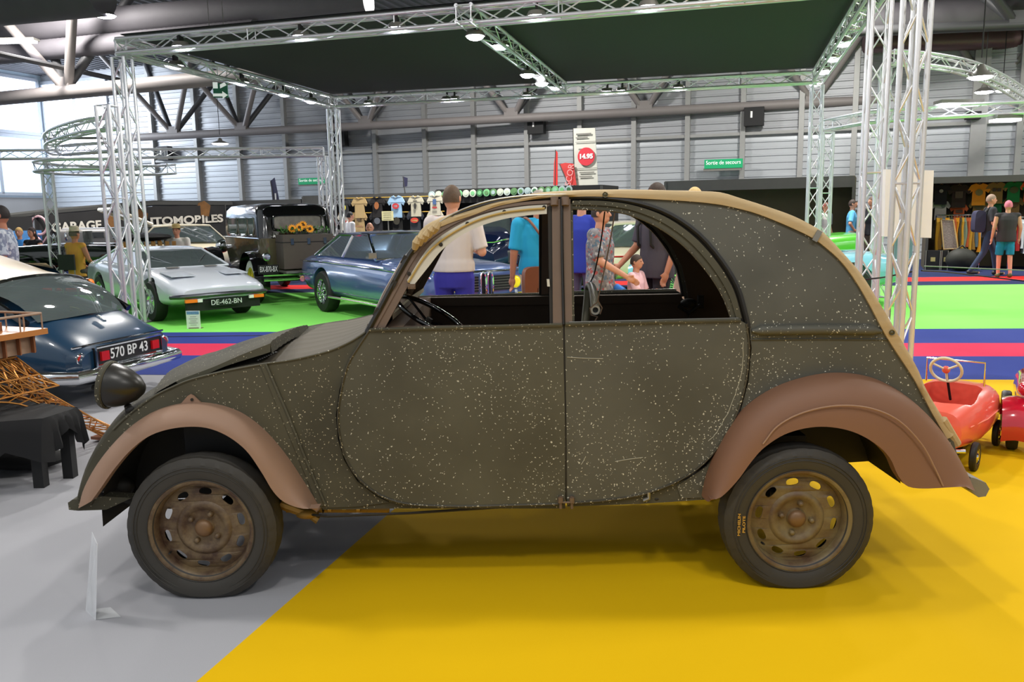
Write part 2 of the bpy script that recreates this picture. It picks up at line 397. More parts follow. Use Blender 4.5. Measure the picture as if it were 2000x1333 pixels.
# ---- air ducts and roof steelwork
DUCT = mat('spiral_duct', (96, 93, 98), .7, .1, .12, 3, 0)
def duct(pts, r, label, m=DUCT):
    P = resamp(pts, 160); rr = [r*(1+.03*(i % 2)) for i in range(160)]
    o = MB().tube(P, rr, 20).build('air_duct', m, angle=80); tag(o, label, 'air duct')
duct([gr(-160, 90, 6.8), gr(0, 66, 6.8), gr(150, 48, 6.8), gr(300, 35, 6.8), gr(720, 2, 6.8)], .36, 'thick grey spiral air duct, upper one of the pair at the left')
duct([gr(-160, 127, 6.2), gr(0, 106, 6.2), gr(150, 92, 6.2), gr(300, 78, 6.2), gr(500, 60, 6.2)], .27, 'thinner grey spiral air duct below the thick one at the left')
duct([gr(-100, 20, 6.6), gr(0, 10, 6.6), gr(200, -10, 6.6)], .45, 'grey air duct cut off by the top left corner')
duct([gr(1690, 40, 6.6), gr(1850, 32, 6.6), gr(2080, 20, 6.6)], .42, 'dark ribbed air duct at the top right')
duct([gr(1690, 84, 6.3), gr(1850, 80, 6.3), gr(2080, 74, 6.3)], .28, 'thin ribbed air duct below the big one at the top right', mat('reddish_duct', (110, 84, 86), .4, .4))
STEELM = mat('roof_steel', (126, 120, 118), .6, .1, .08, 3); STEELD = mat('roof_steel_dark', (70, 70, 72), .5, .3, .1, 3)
def roof_truss(label, A, B, r, nodes, zt, spread, rb, m):
    """bottom chord tube A-B with groups of braces that rise from nodes to the roof"""
    t = thing('roof_truss', label, 'roof truss', A)
    MB().tube([A, B], r, 20).build('bottom_chord', m, t, world=True)
    ax = (B-A).normalized()
    for f in nodes:
        p = A.lerp(B, f); MB().box(p+V((0, 0, r+.05)), (.5, .25, .3), math.atan2(ax.y, ax.x)).build('gusset', m, t, world=True, smooth=False)
        for sx in (-1, 1):
            for sy in (-1, 1):
                q = p + ax*sx*spread + WN*sy*spread*.55; q.z = zt
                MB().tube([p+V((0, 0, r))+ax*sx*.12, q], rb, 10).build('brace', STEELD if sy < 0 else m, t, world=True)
    return t
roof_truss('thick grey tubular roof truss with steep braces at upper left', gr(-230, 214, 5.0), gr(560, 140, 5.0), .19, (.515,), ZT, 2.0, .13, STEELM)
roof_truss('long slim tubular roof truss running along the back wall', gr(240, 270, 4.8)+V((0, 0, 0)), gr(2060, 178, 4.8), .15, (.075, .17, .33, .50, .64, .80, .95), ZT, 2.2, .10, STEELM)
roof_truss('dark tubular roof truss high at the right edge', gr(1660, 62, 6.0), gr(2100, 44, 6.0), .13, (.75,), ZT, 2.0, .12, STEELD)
for (p, q, r, z0) in (((0, 105), (240, 158), .07, 5.6),):
    o = MB().tube([gr(p[0]-30, p[1]-6, z0), gr(q[0], q[1], z0)], r, 8).build('roof_beam', STEELD); tag(o, 'thin dark roof beam sloping in front of the bright window', 'beam')

# ================================================================== TRUSSES
def truss(label, pts, w=.24, up=(0, 0, 1), pitch=.36, rc=.025, rb=.009, group=None, name='truss_beam', cat='truss beam', joints=True):
    P = [V(p) for p in pts]; up = V(up)
    t = thing(name, label, cat, P[0], 0, group)
    L_ = sum((P[i+1]-P[i]).length for i in range(len(P)-1)); n = max(2, int(L_/pitch)); n += n % 2
    Q = resamp(P, n+1); fr = []
    for i in range(n+1):
        d = (Q[min(n, i+1)]-Q[max(0, i-1)]).normalized(); u = (up-d*up.dot(d)).normalized(); s_ = d.cross(u); fr.append((u, s_))
    cor = ((1, 1), (1, -1), (-1, -1), (-1, 1)); ch = [[Q[i]+(fr[i][0]*a+fr[i][1]*b)*(w/2-rc) for i in range(n+1)] for a, b in cor]
    for c_ in ch: MB().tube(c_, rc, 10).build('chord', ALU, t, world=True)
    br = MB()
    for k in range(4):
        a, b = ch[k], ch[(k+1) % 4]
        for i in range(n):
            br.tube([(a if (i+k) % 2 else b)[i], (b if (i+k) % 2 else a)[i+1]], rb, 6, caps=False)
        ends = [0, n] + ([j for j in range(6, n-2, 6)] if joints else [])
        for e in ends: br.tube([a[e], b[e]], rb, 6)
    br.build('lattice', ALU, t, world=True)
    return t
ZB = 3.97
cFL, cBL, cBR, cFR = gr(236, 92, ZB), gr(650, 200, ZB), gr(1597, 151, ZB), gr(1722, -38, ZB)
def tower(label, top, h=None, w=.24, rz=0., group=None, base=True):
    t = truss(label, [(top.x, top.y, .012), (top.x, top.y, h or top.z)], w, (math.cos(rz), math.sin(rz), 0), .30, name='truss_tower', cat='truss tower', group=group)
    if base: MB().box((top.x, top.y, .006), (w*1.25, w*1.25, .012), rz).build('base_plate', STEEL, t, world=True, smooth=False)
    return t
SR = math.radians(-12)
tower('aluminium truss tower at the front left corner of the canopy stand', cFL, ZB-.15, rz=SR)
tower('aluminium truss tower at the back left corner of the canopy, by the blue coupe', cBL, ZB-.15, rz=SR)
tower('aluminium truss tower at the back right corner of the canopy', cBR, ZB-.15, rz=SR)
tower('aluminium truss tower at the front right corner of the canopy, left of the white board', cFR, ZB-.15, rz=SR)
truss('truss beam along the front edge of the dark canopy', [cFL, cFR])
truss('truss beam along the back edge of the dark canopy', [cBL, cBR])
truss('truss beam along the left edge of the dark canopy', [cFL, cBL])
truss('truss beam along the right edge of the dark canopy', [cFR, cBR])
mA, mB = gr(905, 25, ZB), gr(1096, 172, ZB)
truss('truss beam crossing the middle of the dark canopy, hung with spotlights', [mA, mB])
CANF = mat('dark_canopy_cloth', (38, 38, 40), .8, 0, .15, .5)
rows = []
for i in range(13):
    a = cFL.lerp(cBL, i/12); b = cFR.lerp(cBR, i/12)
    rows.append([a.lerp(b, k/16)+V((0, 0, .17-.02*math.sin(math.pi*i/12)*abs(math.sin(2*math.pi*k/16)))) for k in range(17)])
cn = MB().grid(rows); cn.grid([[p+V((0, 0, .01)) for p in r] for r in rows]); tag(cn.build('canopy_cloth', CANF), 'dark stretched cloth ceiling over the car stand', 'canopy')
# second stand (left), ring stand, right hand stand
tower('short truss tower just left of the front left canopy tower', gr(209, 207, 3.0), rz=SR)
truss('low truss beam running left behind the white sports car', [gr(-60, 303, 3.05), gr(632, 297, 3.05)])
tower('slim truss tower beside the back left canopy tower', gr(630, 297, 3.05), 2.95, rz=SR)
ringp = cr([gr(x, y, 3.05) for x, y in ((232, 238), (165, 248), (112, 264), (97, 278), (112, 294), (160, 291), (238, 286))], 5)
truss('round truss ring with a lamp, high in front of the bright window', ringp, joints=False, name='truss_ring', cat='truss ring')
tl = gr(92, 335, 2.55); tower('slim truss tower far left carrying a small curved truss', V((tl.x, tl.y, 2.5)), rz=.4)
ringq = [V((tl.x+1.2+1.3*math.cos(a), tl.y+.2+1.3*math.sin(a), 2.62)) for a in [math.radians(40)+math.radians(280)*i/20 for i in range(21)]]
truss('small curved truss on top of the far left tower', ringq, joints=False, name='truss_ring', cat='truss ring')
tw = gr(1750, 738); tower('tall thick truss tower in front of the white board at right', V((tw.x, tw.y, 4.6)), 4.6, w=.205, rz=math.radians(32))
arc = cr([gr(1738, 112, ZB), gr(1815, 118, ZB), gr(1905, 138, ZB), gr(1985, 178, ZB), gr(2040, 222, ZB)], 5)
truss('curved truss arch sweeping to the right edge of the picture', arc, joints=False)
tower('truss tower behind the thick one, holding the curved truss', V((arc[0].x, arc[0].y, ZB-.15)), rz=.2)
arc2 = cr([gr(1618, 244, 3.2), gr(1700, 229, 3.2), gr(1790, 222, 3.2), gr(2060, 207, 3.2)], 5)
truss('lower truss beam with a flat lamp crossing behind the right hand towers', arc2, joints=False)
tower('truss tower touching the back right canopy tower on its right', V((arc2[0].x, arc2[0].y, 3.05)), rz=SR)

# lamps
def lamp_at(p, label, r=.125, group=None, tilt=0.):
    t = thing('spotlight', label, 'spotlight', p, 0, group)
    MB().lathe([(0, .07), (r*.8, .065), (r*.98, .02), (r*1.05, 0), (r*.9, .005)], (0, 0, 0), 'Z', 16).build('housing', GREYM, t)
    MB().box((0, 0, .11), (.03, r*1.4, .08)).build('bracket', BLACKM, t, smooth=False)
    MB().ell((0, 0, .0), (r*.9, r*.9, r*.42), 14, 8).build('lens', LAMPE, t)
    return t
def hang(p, grp):
    q_ = onseg(p[0], p[1], *BEAMS[grp]); A, B = BEAMS[grp]; n_ = V(((B-A).y, -(B-A).x, 0)).normalized()
    n_ = n_ if n_.y < 0 else -n_; q_.z = max(3.66, min(3.9, q_.z-.02)); return q_ + n_*(.0)
ORD = ['first', 'second', 'third', 'fourth', 'fifth', 'sixth', 'seventh', 'eighth', 'ninth', 'tenth', 'eleventh', 'twelfth', 'thirteenth', 'fourteenth', 'fifteenth', 'sixteenth', 'seventeenth', 'eighteenth', 'nineteenth', 'twentieth', 'last']
BEAMS = {'front': (cFL, cFR), 'left': (cFL, cBL), 'mid': (mA, mB), 'back': (cBL, cBR), 'right': (cFR, cBR)}
for grp, lab, pts in (('front', 'spotlight clamped to the front beam of the canopy', ((352, 76), (587, 52), (775, 30), (1048, 9), (1267, 2))),
                      ('left', 'spotlight clamped to the left beam of the canopy', ((343, 125), (473, 159), (555, 182), (608, 196))),
                      ('mid', 'spotlight clamped to the middle beam of the canopy', ((928, 68), (977, 72), (1030, 144), (1055, 135), (1058, 161), (1085, 157))),
                      ('back', 'spotlight clamped to the back beam of the canopy', ((720, 187), (873, 175), (1030, 165), (1186, 156), (1325, 151))),
                      ('right', 'spotlight clamped to the right beam of the canopy', ((1649, 34), (1628, 76), (1611, 105), (1594, 132)))):
    for p in pts: lamp_at(hang(p, grp), ORD[pts.index(p)]+' '+lab+(', counted from the left' if True else ''), group='spotlights on the %s beam of the canopy' % grp)
for p in ((888, 191), (1325, 164), (1215, 171)):
    lamp_at(hang(p, 'back'), ORD[((888, 191), (1215, 171), (1325, 164)).index(p)]+' flat spotlight from the left hanging below the back canopy beam', .12, group='flat spotlights below the back canopy beam')
def _unused(): pass
def highbay(p, label, r=.3, group=None):
    t = thing('high_bay_lamp', label, 'ceiling lamp', p, 0, group)
    MB().lathe([(.04, .22), (.07, .18), (.09, .12), (r*.8, .05), (r, 0), (r*.93, .01)], (0, 0, 0), 'Z', 20).build('shade', GREYM, t)
    MB().ell((0, 0, .0), (r*.88, r*.88, .05), 16, 8).build('lens', LAMPE, t)
    MB().tube([(0, 0, .33), (0, 0, ZT-p.z-.06)], .012, 6).build('cable', BLACKM, t)
highbay(gr(205, 31, 6.2), 'round high bay lamp at upper left, nearer one', .26)
highbay(gr(110, 14, 6.6), 'round high bay lamp in the upper left corner', .24)
highbay(gr(1922, 180, 4.6), 'round lamp hanging at right under the curved truss, left one', .26)
highbay(gr(1958, 177, 4.75), 'round lamp hanging at right under the curved truss, right one', .2)
highbay(gr(1915, 151, 3.75), 'flat lamp just under the curved truss', .22)
highbay(gr(430, 281, 4.3), 'flat lamp hanging left of centre before the back wall', .34)
def floodbar(p, wd, label):
    t = thing('flood_light', label, 'flood light', p)
    MB().box((0, 0, .05), (wd, .3, .06)).build('housing', GREYM, t, smooth=False); MB().box((0, 0, .0), (wd*.92, .26, .04)).build('lens', LAMPE, t, smooth=False)
_f = onseg(1872, 203, gr(1790, 222, 3.2), gr(2060, 207, 3.2)); _f.z = 3.31; floodbar(_f, .75, 'long flat flood light on the low right truss beam')
_f = onseg(1965, 212, gr(1790, 222, 3.2), gr(2060, 207, 3.2)); _f.z = 3.0; floodbar(_f, .45, 'short flat flood light under the low right truss beam')
floodbar(gr(150, 276, 3.3), 1.2, 'bright flat flood light inside the round truss ring')
floodbar(gr(20, 82, 6.2), 1.4, 'bright tube light between the two left air ducts')

# wall fittings
def wallbox(px, py, wpx, hpx, label):
    c = onwall(px, py, .3); k = (c.y)/FPX
    t = thing('wall_box', label, 'wall box', c, math.atan2(WD.y, WD.x))
    MB().box((0, 0, 0), (wpx*k, .3, hpx*k)).build('case', BLACKM, t, smooth=False)
    MB().box((-wpx*k*.12, -.155, hpx*k*.1), (.06, .01, hpx*k*.35)).build('slot', WHITEM, t, smooth=False)
wallbox(1048, 246, 32, 30, 'small black box with a white slot high on the back wall, centre')
wallbox(1473, 228, 36, 34, 'black box with white slots high on the back wall, right')
wallbox(664, 270, 28, 30, 'black box on the back wall beside the back left tower')
wallbox(322, 300, 26, 26, 'black box on the back wall behind the low left beam')
wallbox(1900, 226, 26, 14, 'small black box on the wall behind the low right beam')
GREEN = mat('exit_green', (12, 150, 96), .5, 0, .02, 1, emit=.25)
SIGNW = mat('sign_white', (240, 245, 242), .5, 0, 0, 1, emit=.4)
def exitsign(px, py, wpx, hpx, label):
    c = onwall(px, py, .5); k = c.y/FPX; t = thing('exit_sign', label, 'exit sign', c, math.atan2(WD.y, WD.x))
    MB().box((0, 0, 0), (wpx*k*1.08, .1, hpx*k)).build('panel', GREEN, t, smooth=False)
    MB().box((-.03, .03, -hpx*k*.62), (wpx*k*1.08, .12, hpx*k*.3)).build('box', GREYM, t, smooth=False)
    text_obj('lettering', 'Sortie de secours', hpx*k*.62, SIGNW, t, c-WN*-.06+V((0, 0, hpx*k*.12)), WD, (0, 0, 1), .004, width=wpx*k*.98)
exitsign(1413, 320, 66, 17, 'green Sortie de secours sign on the back wall at the right')
exitsign(610, 354, 56, 12, 'green Sortie de secours sign half hidden by the back left tower')
c = gr(431, 177, 4.3); t = thing('arrow_sign', 'hanging green exit arrow sign below the roof pipe, upper left', 'exit sign', c, .15); k = c.y/FPX
MB().box((0, 0, 0), (26*k, .08, 26*k)).build('panel', mat('exit_green_dark', (10, 92, 66), .5, 0, .02, 1, emit=.1), t, smooth=False)
MB().plate([[(-.16, -.03), (.04, -.03), (.04, -.08), (.15, 0), (.04, .08), (.04, .03), (-.16, .03)]], lambda p: (p[0], -.05, p[1]-.1), (0, .01, 0)).build('arrow', SIGNW, t, smooth=False)
MB().plate([[(-.15, -.05), (-.05, -.05), (-.05, .08), (-.15, .08)]], lambda p: (p[0], -.05, p[1]+.09), (0, .01, 0)).plate([[(.0, -.05), (.14, .02), (.1, .08), (.0, .03)]], lambda p: (p[0], -.05, p[1]+.09), (0, .01, 0)).build('pictogram', SIGNW, t, smooth=False)
MB().tube([(-.15, 0, .2), (-.15, 0, ZT-c.z)], .008, 5).tube([(.15, 0, .2), (.15, 0, ZT-c.z)], .008, 5).build('hanger', STEEL, t)
# ================================================================== THE OLIVE CAR
YB, YC = 3.25, 3.875
def sideY(z): return YB + (0.11*max(0, (z-1.08)/.52)**1.2 if z > 1.08 else 0)
def S(px, py, off=0.):
    Y = YB
    for _ in range(6): p = at(px, py, Y-off); Y = sideY(p.z)
    return at(px, py, Y-off)
CARO = thing('prototype_car', 'weathered olive green small prototype car with canvas roof and brown fenders, parked side-on in front', 'car', (0, YC, 0))
def both(mb, name, m, parent, far=True, fm=None, fparent=None, **k):
    a = mb.build(name, m, parent, world=True, **k)
    b = mb.mirror(YC).build(name, fm or m, fparent or parent, world=True, **k) if far else None
    return a, b
def panel(px_outer, holes=(), off=0., th=.012, inner=None):
    """sheet metal panel from measured outline on the body side surface"""
    mb = MB(); mp = {}
    def loc(q): p = S(q[0], q[1], off); return (p.x, p.z)
    O = [loc(q) for q in px_outer]; Hs = [[loc(q) for q in h] for h in holes]
    return mb.plate([O]+Hs, lambda p: (p[0], sideY(p[1])-off, p[1]), (0, th, 0))
def seg(*pts, n=6): return [(p.x, p.y) for p in cr([(a, b, 0) for a, b in pts], n)]
def bead(px, r, off=0., n=6, closed=False):
    return MB().tube([S(a, b, off) for a, b in px], r, n, closed)

# --- outlines (front door, rear door, quarter, cowl side)
door_f_low = seg((722, 645), (700, 678), (680, 712), (667, 760), (660, 812), (664, 855), (675, 895), (700, 935), (742, 968), (800, 986), (900, 990), (1000, 988), (1104, 985))
door_f = door_f_low + [(1103, 800), (1099, 634)]
door_r_low = seg((1458, 633), (1463, 680), (1457, 745), (1440, 805), (1410, 862), (1375, 905), (1330, 937), (1270, 962), (1200, 976), (1108, 984))
door_r = [(1103, 634), (1445, 626)] + door_r_low + [(1106, 800)]
panel_mat = OLIVE
dmF, dfF = both(panel(door_f, off=.010), 'door', OLIVE, CARO)
dmR, dfR = both(panel(door_r, off=.010), 'door', OLIVE_G, CARO)
for (d0, d1), low in (((dmF, dfF), door_f_low), ((dmR, dfR), door_r_low)):
    a, b = both(bead(low[::2], .0045, .012), 'edge_bead', worn_paint('olive_edge', (66, 60, 46), (52, 48, 36), (190, 180, 150), 1.0) if 'olive_edge' not in MATS else MATS['olive_edge'], d0, fparent=d1)
# top edge mouldings of the doors
a, b = both(bead([(722, 645), (900, 640), (1098, 635)], .008, .014), 'waist_moulding', OLIVE_D, dmF, fparent=dfF)
a, b = both(bead([(1104, 634), (1300, 629), (1446, 626)], .008, .014), 'waist_moulding', OLIVE_D, dmR, fparent=dfR)
a, b = both(bead([(1112, 630), (1300, 625), (1442, 622)], .0028, .012), 'waist_strip', STEEL, dmR, fparent=dfR)
both(bead([(1101, 632), (1104, 800), (1107, 980)], .006, .004), 'door_gap_seal', BLACKR, CARO)
# inner door trims (roof shade put into their dark tone)
def inner(px, z): return panel(px, off=-.03, th=.01)
both(inner([(728, 650)] + door_f_low[6:] + [(1098, 640)], 0), 'inner_lining', SHADEIN, CARO)
both(inner([(1106, 640), (1440, 634)] + door_r_low[2:], 0), 'inner_lining', SHADEIN, CARO)
both(panel([(760, 640), (1098, 636), (1098, 658), (752, 662)], off=-.02, th=.045), 'waist_rail', SHADEIN, CARO)
both(panel([(1104, 636), (1448, 630), (1450, 652), (1104, 658)], off=-.02, th=.045), 'waist_rail', SHADEIN, CARO)
# --- window frames
of = seg((722, 645), (748, 600), (778, 545), (800, 505), (825, 473), (860, 445), (905, 421), (960, 404), (1020, 395), (1080, 391))
inf = seg((752, 640), (775, 600), (800, 555), (822, 518), (850, 482), (885, 455), (930, 435), (980, 422), (1030, 415), (1080, 413))
def ribbon(po, pi_, off, th, n=46):
    A = resamp([S(a, b, off) for a, b in po], n); B = resamp([S(a, b, off) for a, b in pi_], n); rows = []
    for a, b in zip(A, B): rows.append([a, b, b+V((0, th, 0)), a+V((0, th, 0))])
    return MB().grid(rows, closed=True, caps=True)
mid1 = seg((733, 643), (757, 600), (786, 547), (808, 508), (834, 474), (868, 449), (912, 427), (965, 410), (1022, 401), (1080, 397))
both(ribbon(of, mid1, .008, .03), 'window_frame', BROWNFR, dmF, fparent=dfF)
both(ribbon(mid1, seg((752, 640), (772, 603), (800, 553), (822, 513), (846, 480), (878, 455), (922, 433), (972, 417), (1025, 409), (1068, 405)), .002, .03), 'window_frame', BROWNFR, dmF, fm=SHADEIN, fparent=dfF)
# cream window channel with ochre rubber, starting above a torn lower end
ch_o = seg((795, 548), (822, 504), (846, 474), (880, 449), (925, 426), (975, 411), (1025, 403), (1068, 400)); ch_i = seg((806, 560), (838, 520), (862, 490), (896, 463), (938, 442), (985, 428), (1030, 421), (1068, 418))
chn = ribbon(ch_o, ch_i, .010, .012).build('window_channel', CREAM, dmF, world=True)
bead(seg((797, 552), (824, 509), (850, 480), (884, 455), (928, 432), (976, 417), (1025, 410), (1064, 407)), .0045, .016).build('channel_rubber', BRASS, dmF, world=True)
for (a, b) in ((799, 535), (913, 437), (861, 478), (1063, 405), (985, 414)):
    MB().lathe([(0, -.004), (.006, -.003), (.008, 0)], S(a, b, .014), 'Y', 12).build('screw', UNDER, dmF, world=True)
MB().box(S(804, 560, .012), (.03, .006, .02)).lathe([(0, -.007), (.004, -.006), (.004, 0)], S(799, 561, .014), 'Y', 8).lathe([(0, -.007), (.004, -.006), (.004, 0)], S(808, 561, .014), 'Y', 8).build('catch_plate', BROWNFR, dmF, world=True)
# dark jambs behind the seals
gap = seg((716, 650), (742, 603), (772, 548), (795, 506), (822, 470), (857, 440), (902, 415), (958, 397), (1020, 388), (1100, 385), (1180, 387), (1250, 398), (1310, 420), (1365, 458), (1410, 510), (1440, 560), (1455, 610), (1462, 640))
both(bead(gap[::2], .011, .0), 'door_opening_seal', BLACKR, CARO)
both(bead([(a, b-5) for a, b in gap[::2]][10:-22], .004, .010), 'drip_rail', STEEL, CARO, far=False)
jin = [(a+ (8 if a < 1000 else -12), b+10) for a, b in gap]; jout = [(a-(4 if a < 1000 else -8), b-4) for a, b in gap]
both(ribbon(jout, jin, -.012, .03, 70), 'door_jamb', UNDER, CARO, far=False)
both(ribbon(jout[:60], jin[:60], -.012, .03, 50), 'door_jamb', UNDER, CARO, far=False) if False else None
# rear door frame (olive band) and its inner lip
ro = seg((1118, 392), (1180, 393), (1240, 402), (1300, 424), (1355, 462), (1400, 512), (1432, 565), (1449, 622)); ri = seg((1118, 408), (1180, 411), (1230, 420), (1285, 444), (1335, 480), (1380, 530), (1412, 580), (1428, 623))
rm = [((a[0]+b[0])/2, (a[1]+b[1])/2) for a, b in zip(ro, ri)]
both(ribbon(ro, rm, .012, .03), 'window_frame', OLIVE_D, dmR, far=False)
both(ribbon(rm, ri, .004, .02), 'window_frame', OLIVE_D, dmR, far=False)
both(bead(ri, .004, .004), 'frame_lip', worn_paint('olive_lip', (72, 66, 48), (56, 50, 38), (220, 214, 196), 1.6), dmR, far=False)
# centre posts
both(panel([(1078, 390), (1095, 389), (1099, 634), (1080, 635)], off=.012, th=.04), 'centre_post', BROWNFR, dmF, fparent=dfF)
both(panel([(1099, 389), (1114, 389), (1118, 633), (1104, 634)], off=.012, th=.04), 'centre_post', BROWNFR, dmR, fparent=dfR)
both(panel([(1070, 400), (1079, 400), (1081, 634), (1074, 635)], off=.002, th=.03), 'post_flange', UNDER, dmF, fparent=dfF)
both(panel([(1114, 398), (1119, 398), (1122, 632), (1118, 633)], off=.004, th=.03), 'post_flange', OLIVE_D, dmR, fparent=dfR)
both(bead([(1097, 386), (1098, 500), (1101, 634)], .006, .016), 'post_seal', BLACKR, CARO)
for a in (1083, 1104): both(MB().tube([S(a, 386, .02), S(a, 402, .02)], .016, 10), 'post_knuckle', BROWNFR, CARO, far=False)
SCR = mat('bare_scratch', (176, 172, 154), .6)
for sc_ in (((1452, 668), (1450, 720), (1440, 760), (1425, 800), (1408, 832)), ((1410, 828), (1396, 850), (1384, 862)), ((1144, 892), (1140, 900), (1136, 908)), ((1202, 902), (1225, 898), (1255, 894)), ((1108, 698), (1140, 700), (1178, 701))):
    MB().tube([S(a+random.uniform(-1, 1), b, .0102) for a, b in cr([(x, y, 0) for x, y in sc_], 4) and [(p.x, p.y) for p in cr([(x, y, 0) for x, y in sc_], 4)]], .0013, 5).build('paint_scratch', SCR, dmR, world=True)
# --- cowl side / front wing panel with wheel arch
hood_edge = seg((150, 985), (158, 950), (176, 905), (208, 855), (250, 812), (300, 775), (340, 755), (375, 741), (440, 725), (510, 712), (560, 705), (600, 697), (645, 685), (680, 670), (702, 657), (722, 643))
arch_f = seg((615, 990), (585, 960), (555, 905), (520, 860), (475, 825), (420, 806), (370, 802), (315, 818), (265, 850), (228, 895), (200, 945), (178, 988))
cowl = hood_edge + [(716, 652), (697, 682), (677, 716), (663, 762), (656, 812), (660, 858), (672, 899), (697, 940), (735, 970), (760, 982), (700, 990), (628, 993)] + arch_f
both(panel(cowl, off=.0, th=.012), 'front_wing_panel', OLIVE_D, CARO)
both(panel([(508, 713), (519, 711), (637, 988), (622, 990)], off=.006, th=.01), 'seam_flange', OLIVE_D, CARO)
both(bead([(519, 711), (560, 805), (600, 905), (636, 988)], .004, .010), 'seam_bead', STEEL if False else OLIVE, CARO)
both(bead(hood_edge[20:], .004, .003), 'wing_edge', OLIVE, CARO)
# --- rear quarter
can_in = seg((1102, 384), (1180, 383), (1250, 386), (1340, 391), (1400, 397), (1460, 409), (1520, 430), (1580, 458), (1612, 479), (1642, 506), (1672, 545), (1702, 596), (1732, 653), (1762, 698), (1800, 757), (1840, 822), (1862, 860))
arch_r = seg((1850, 950), (1815, 880), (1770, 820), (1710, 775), (1640, 760), (1570, 775), (1500, 810), (1440, 865), (1405, 930), (1388, 972))
quarter = can_in + [(1885, 948)] + arch_r + [(1330, 974), (1250, 977), (1130, 985), (1108, 984)] + [(1200, 980), (1274, 966), (1334, 941), (1380, 909), (1415, 866), (1445, 808), (1462, 746), (1468, 680), (1463, 636), (1457, 608), (1442, 558), (1412, 507), (1367, 455), (1312, 417), (1251, 394), (1180, 389), (1102, 391)]
both(panel(quarter[:len(can_in)+1+len(arch_r)+1] + [(1322, 950), (1380, 912), (1415, 866), (1445, 808), (1462, 746), (1468, 680), (1463, 636), (1457, 608), (1442, 558), (1412, 507), (1367, 455), (1312, 417), (1251, 398), (1180, 391)], off=0, th=.012), 'rear_quarter_panel', OLIVE_G, CARO)
both(panel([(1108, 984), (1200, 978), (1274, 964), (1334, 939), (1400, 935), (1385, 976), (1250, 985), (1108, 990)], off=-.004, th=.02), 'sill', OLIVE_D, CARO)
both(panel([(628, 986), (700, 940), (760, 968), (900, 988), (1104, 982), (1104, 994), (760, 994), (630, 996)], off=-.006, th=.02), 'sill', OLIVE_D, CARO)
# quarter moulding
ml = [S(a, b, .006) for a, b in ((1468, 647), (1480, 646), (1600, 644), (1700, 645), (1722, 648))]
both(MB().tube(resamp(ml, 14), [.006]+[.021]*12+[.006], 12), 'quarter_moulding', OLIVE_G, CARO)
both(bead([(1468, 664), (1600, 663), (1735, 664)], .0025, .003), 'panel_seam', OLIVE_D, CARO)
rv = MB()
for i in range(9): rv.ell(S(1472+i*30, 659, .003), (.004, .003, .004), 6, 4)
both(rv, 'rivets', STEEL, CARO)
# body far rear pan + inner wheel wells
def xz(px, py, Y=YB): p = at(px, py, Y); return p.x, p.z
for (xc, zc, r, a0, a1) in ((-1.247, .30, .455, 2, 183), (1.16, .30, .44, 14, 172)):
    well = MB(); arc_ = [(xc+r*math.cos(a), zc+r*math.sin(a)) for a in [math.radians(a0+(a1-a0)*i/20) for i in range(21)]]
    well.grid([[V((x, YB+.01, z)), V((x, YB+.32, z))] for x, z in arc_])
    well.plate([[(x, z) for x, z in reversed(arc_)]], lambda p: (p[0], YB+.32, p[1]), (0, .01, 0))
    both(well, 'wheel_well', UNDER, CARO)

# --- brown fenders
def fender(outer, inner_, bulge, m, name, parent, lip=.05, n=60, m2=None):
    A = resamp([S(a, b, .002) for a, b in outer], n); B = resamp([at(a, b, YB-bulge) for a, b in inner_], n); rows = []
    for a, b in zip(A, B):
        r = []
        for k in range(9):
            t = k/8*math.pi/2; p = a.lerp(b, 1-math.cos(t)); p.y = a.y + (b.y-a.y)*math.sin(t)**.8; r.append(p)
        e = b.copy(); r.append(e + V((0, .01, 0))); r.append(e + V((0, lip, 0)))
        rows.append(r)
    mb = MB().grid(rows); return both(mb, name, m, parent, angle=60) if False else both(mb, name, m, parent)
ff = fender(seg((164, 985), (172, 950), (195, 905), (228, 862), (268, 824), (315, 798), (372, 786), (425, 790), (475, 808), (520, 843), (560, 890), (590, 935), (612, 970), (626, 992)),
       seg((178, 980), (196, 955), (222, 918), (255, 880), (292, 852), (340, 837), (395, 835), (440, 850), (480, 880), (510, 922), (533, 960), (556, 982), (590, 994), (622, 993)), .12, PRIMER_L, 'front_fender', CARO)
rf = fender(seg((1370, 968), (1380, 925), (1405, 865), (1445, 805), (1500, 763), (1565, 738), (1632, 728), (1700, 737), (1762, 768), (1812, 812), (1850, 862), (1878, 915), (1890, 950)),
       seg((1388, 976), (1408, 972), (1440, 940), (1468, 902), (1495, 873), (1540, 846), (1600, 834), (1660, 842), (1708, 866), (1738, 895), (1756, 932), (1785, 954), (1886, 951)), .13, PRIMER, 'rear_fender', CARO)
crs = [at(a, b, YB-.132) for a, b in seg((1490, 868), (1520, 832), (1570, 806), (1635, 793), (1700, 798), (1755, 822), (1800, 868), (1826, 915), (1842, 950))]
for o_, mir in ((rf[0], False), (rf[1], True)):
    mb = MB().tube(crs, .0035, 6)
    (mb.mirror(YC) if mir else mb).build('pressed_crease', mat('primer_pale', (150, 118, 96), .6), o_, world=True)
tabp = MB().plate([[(-.045, 0), (-.012, .035), (0, .042), (.012, .035), (.045, 0), (.03, -.02), (-.03, -.02)]], lambda p: (S(376, 789).x+p[0], YB-.014, S(376, 789).z+p[1]), (0, .008, 0))
tabp.build('mounting_tab', PRIMER_L, ff[0], world=True); 
MB().lathe([(0, -.004), (.006, -.003), (.006, 0)], S(375, 781, .016), 'Y', 10).build('bolt', UNDER, ff[0], world=True)

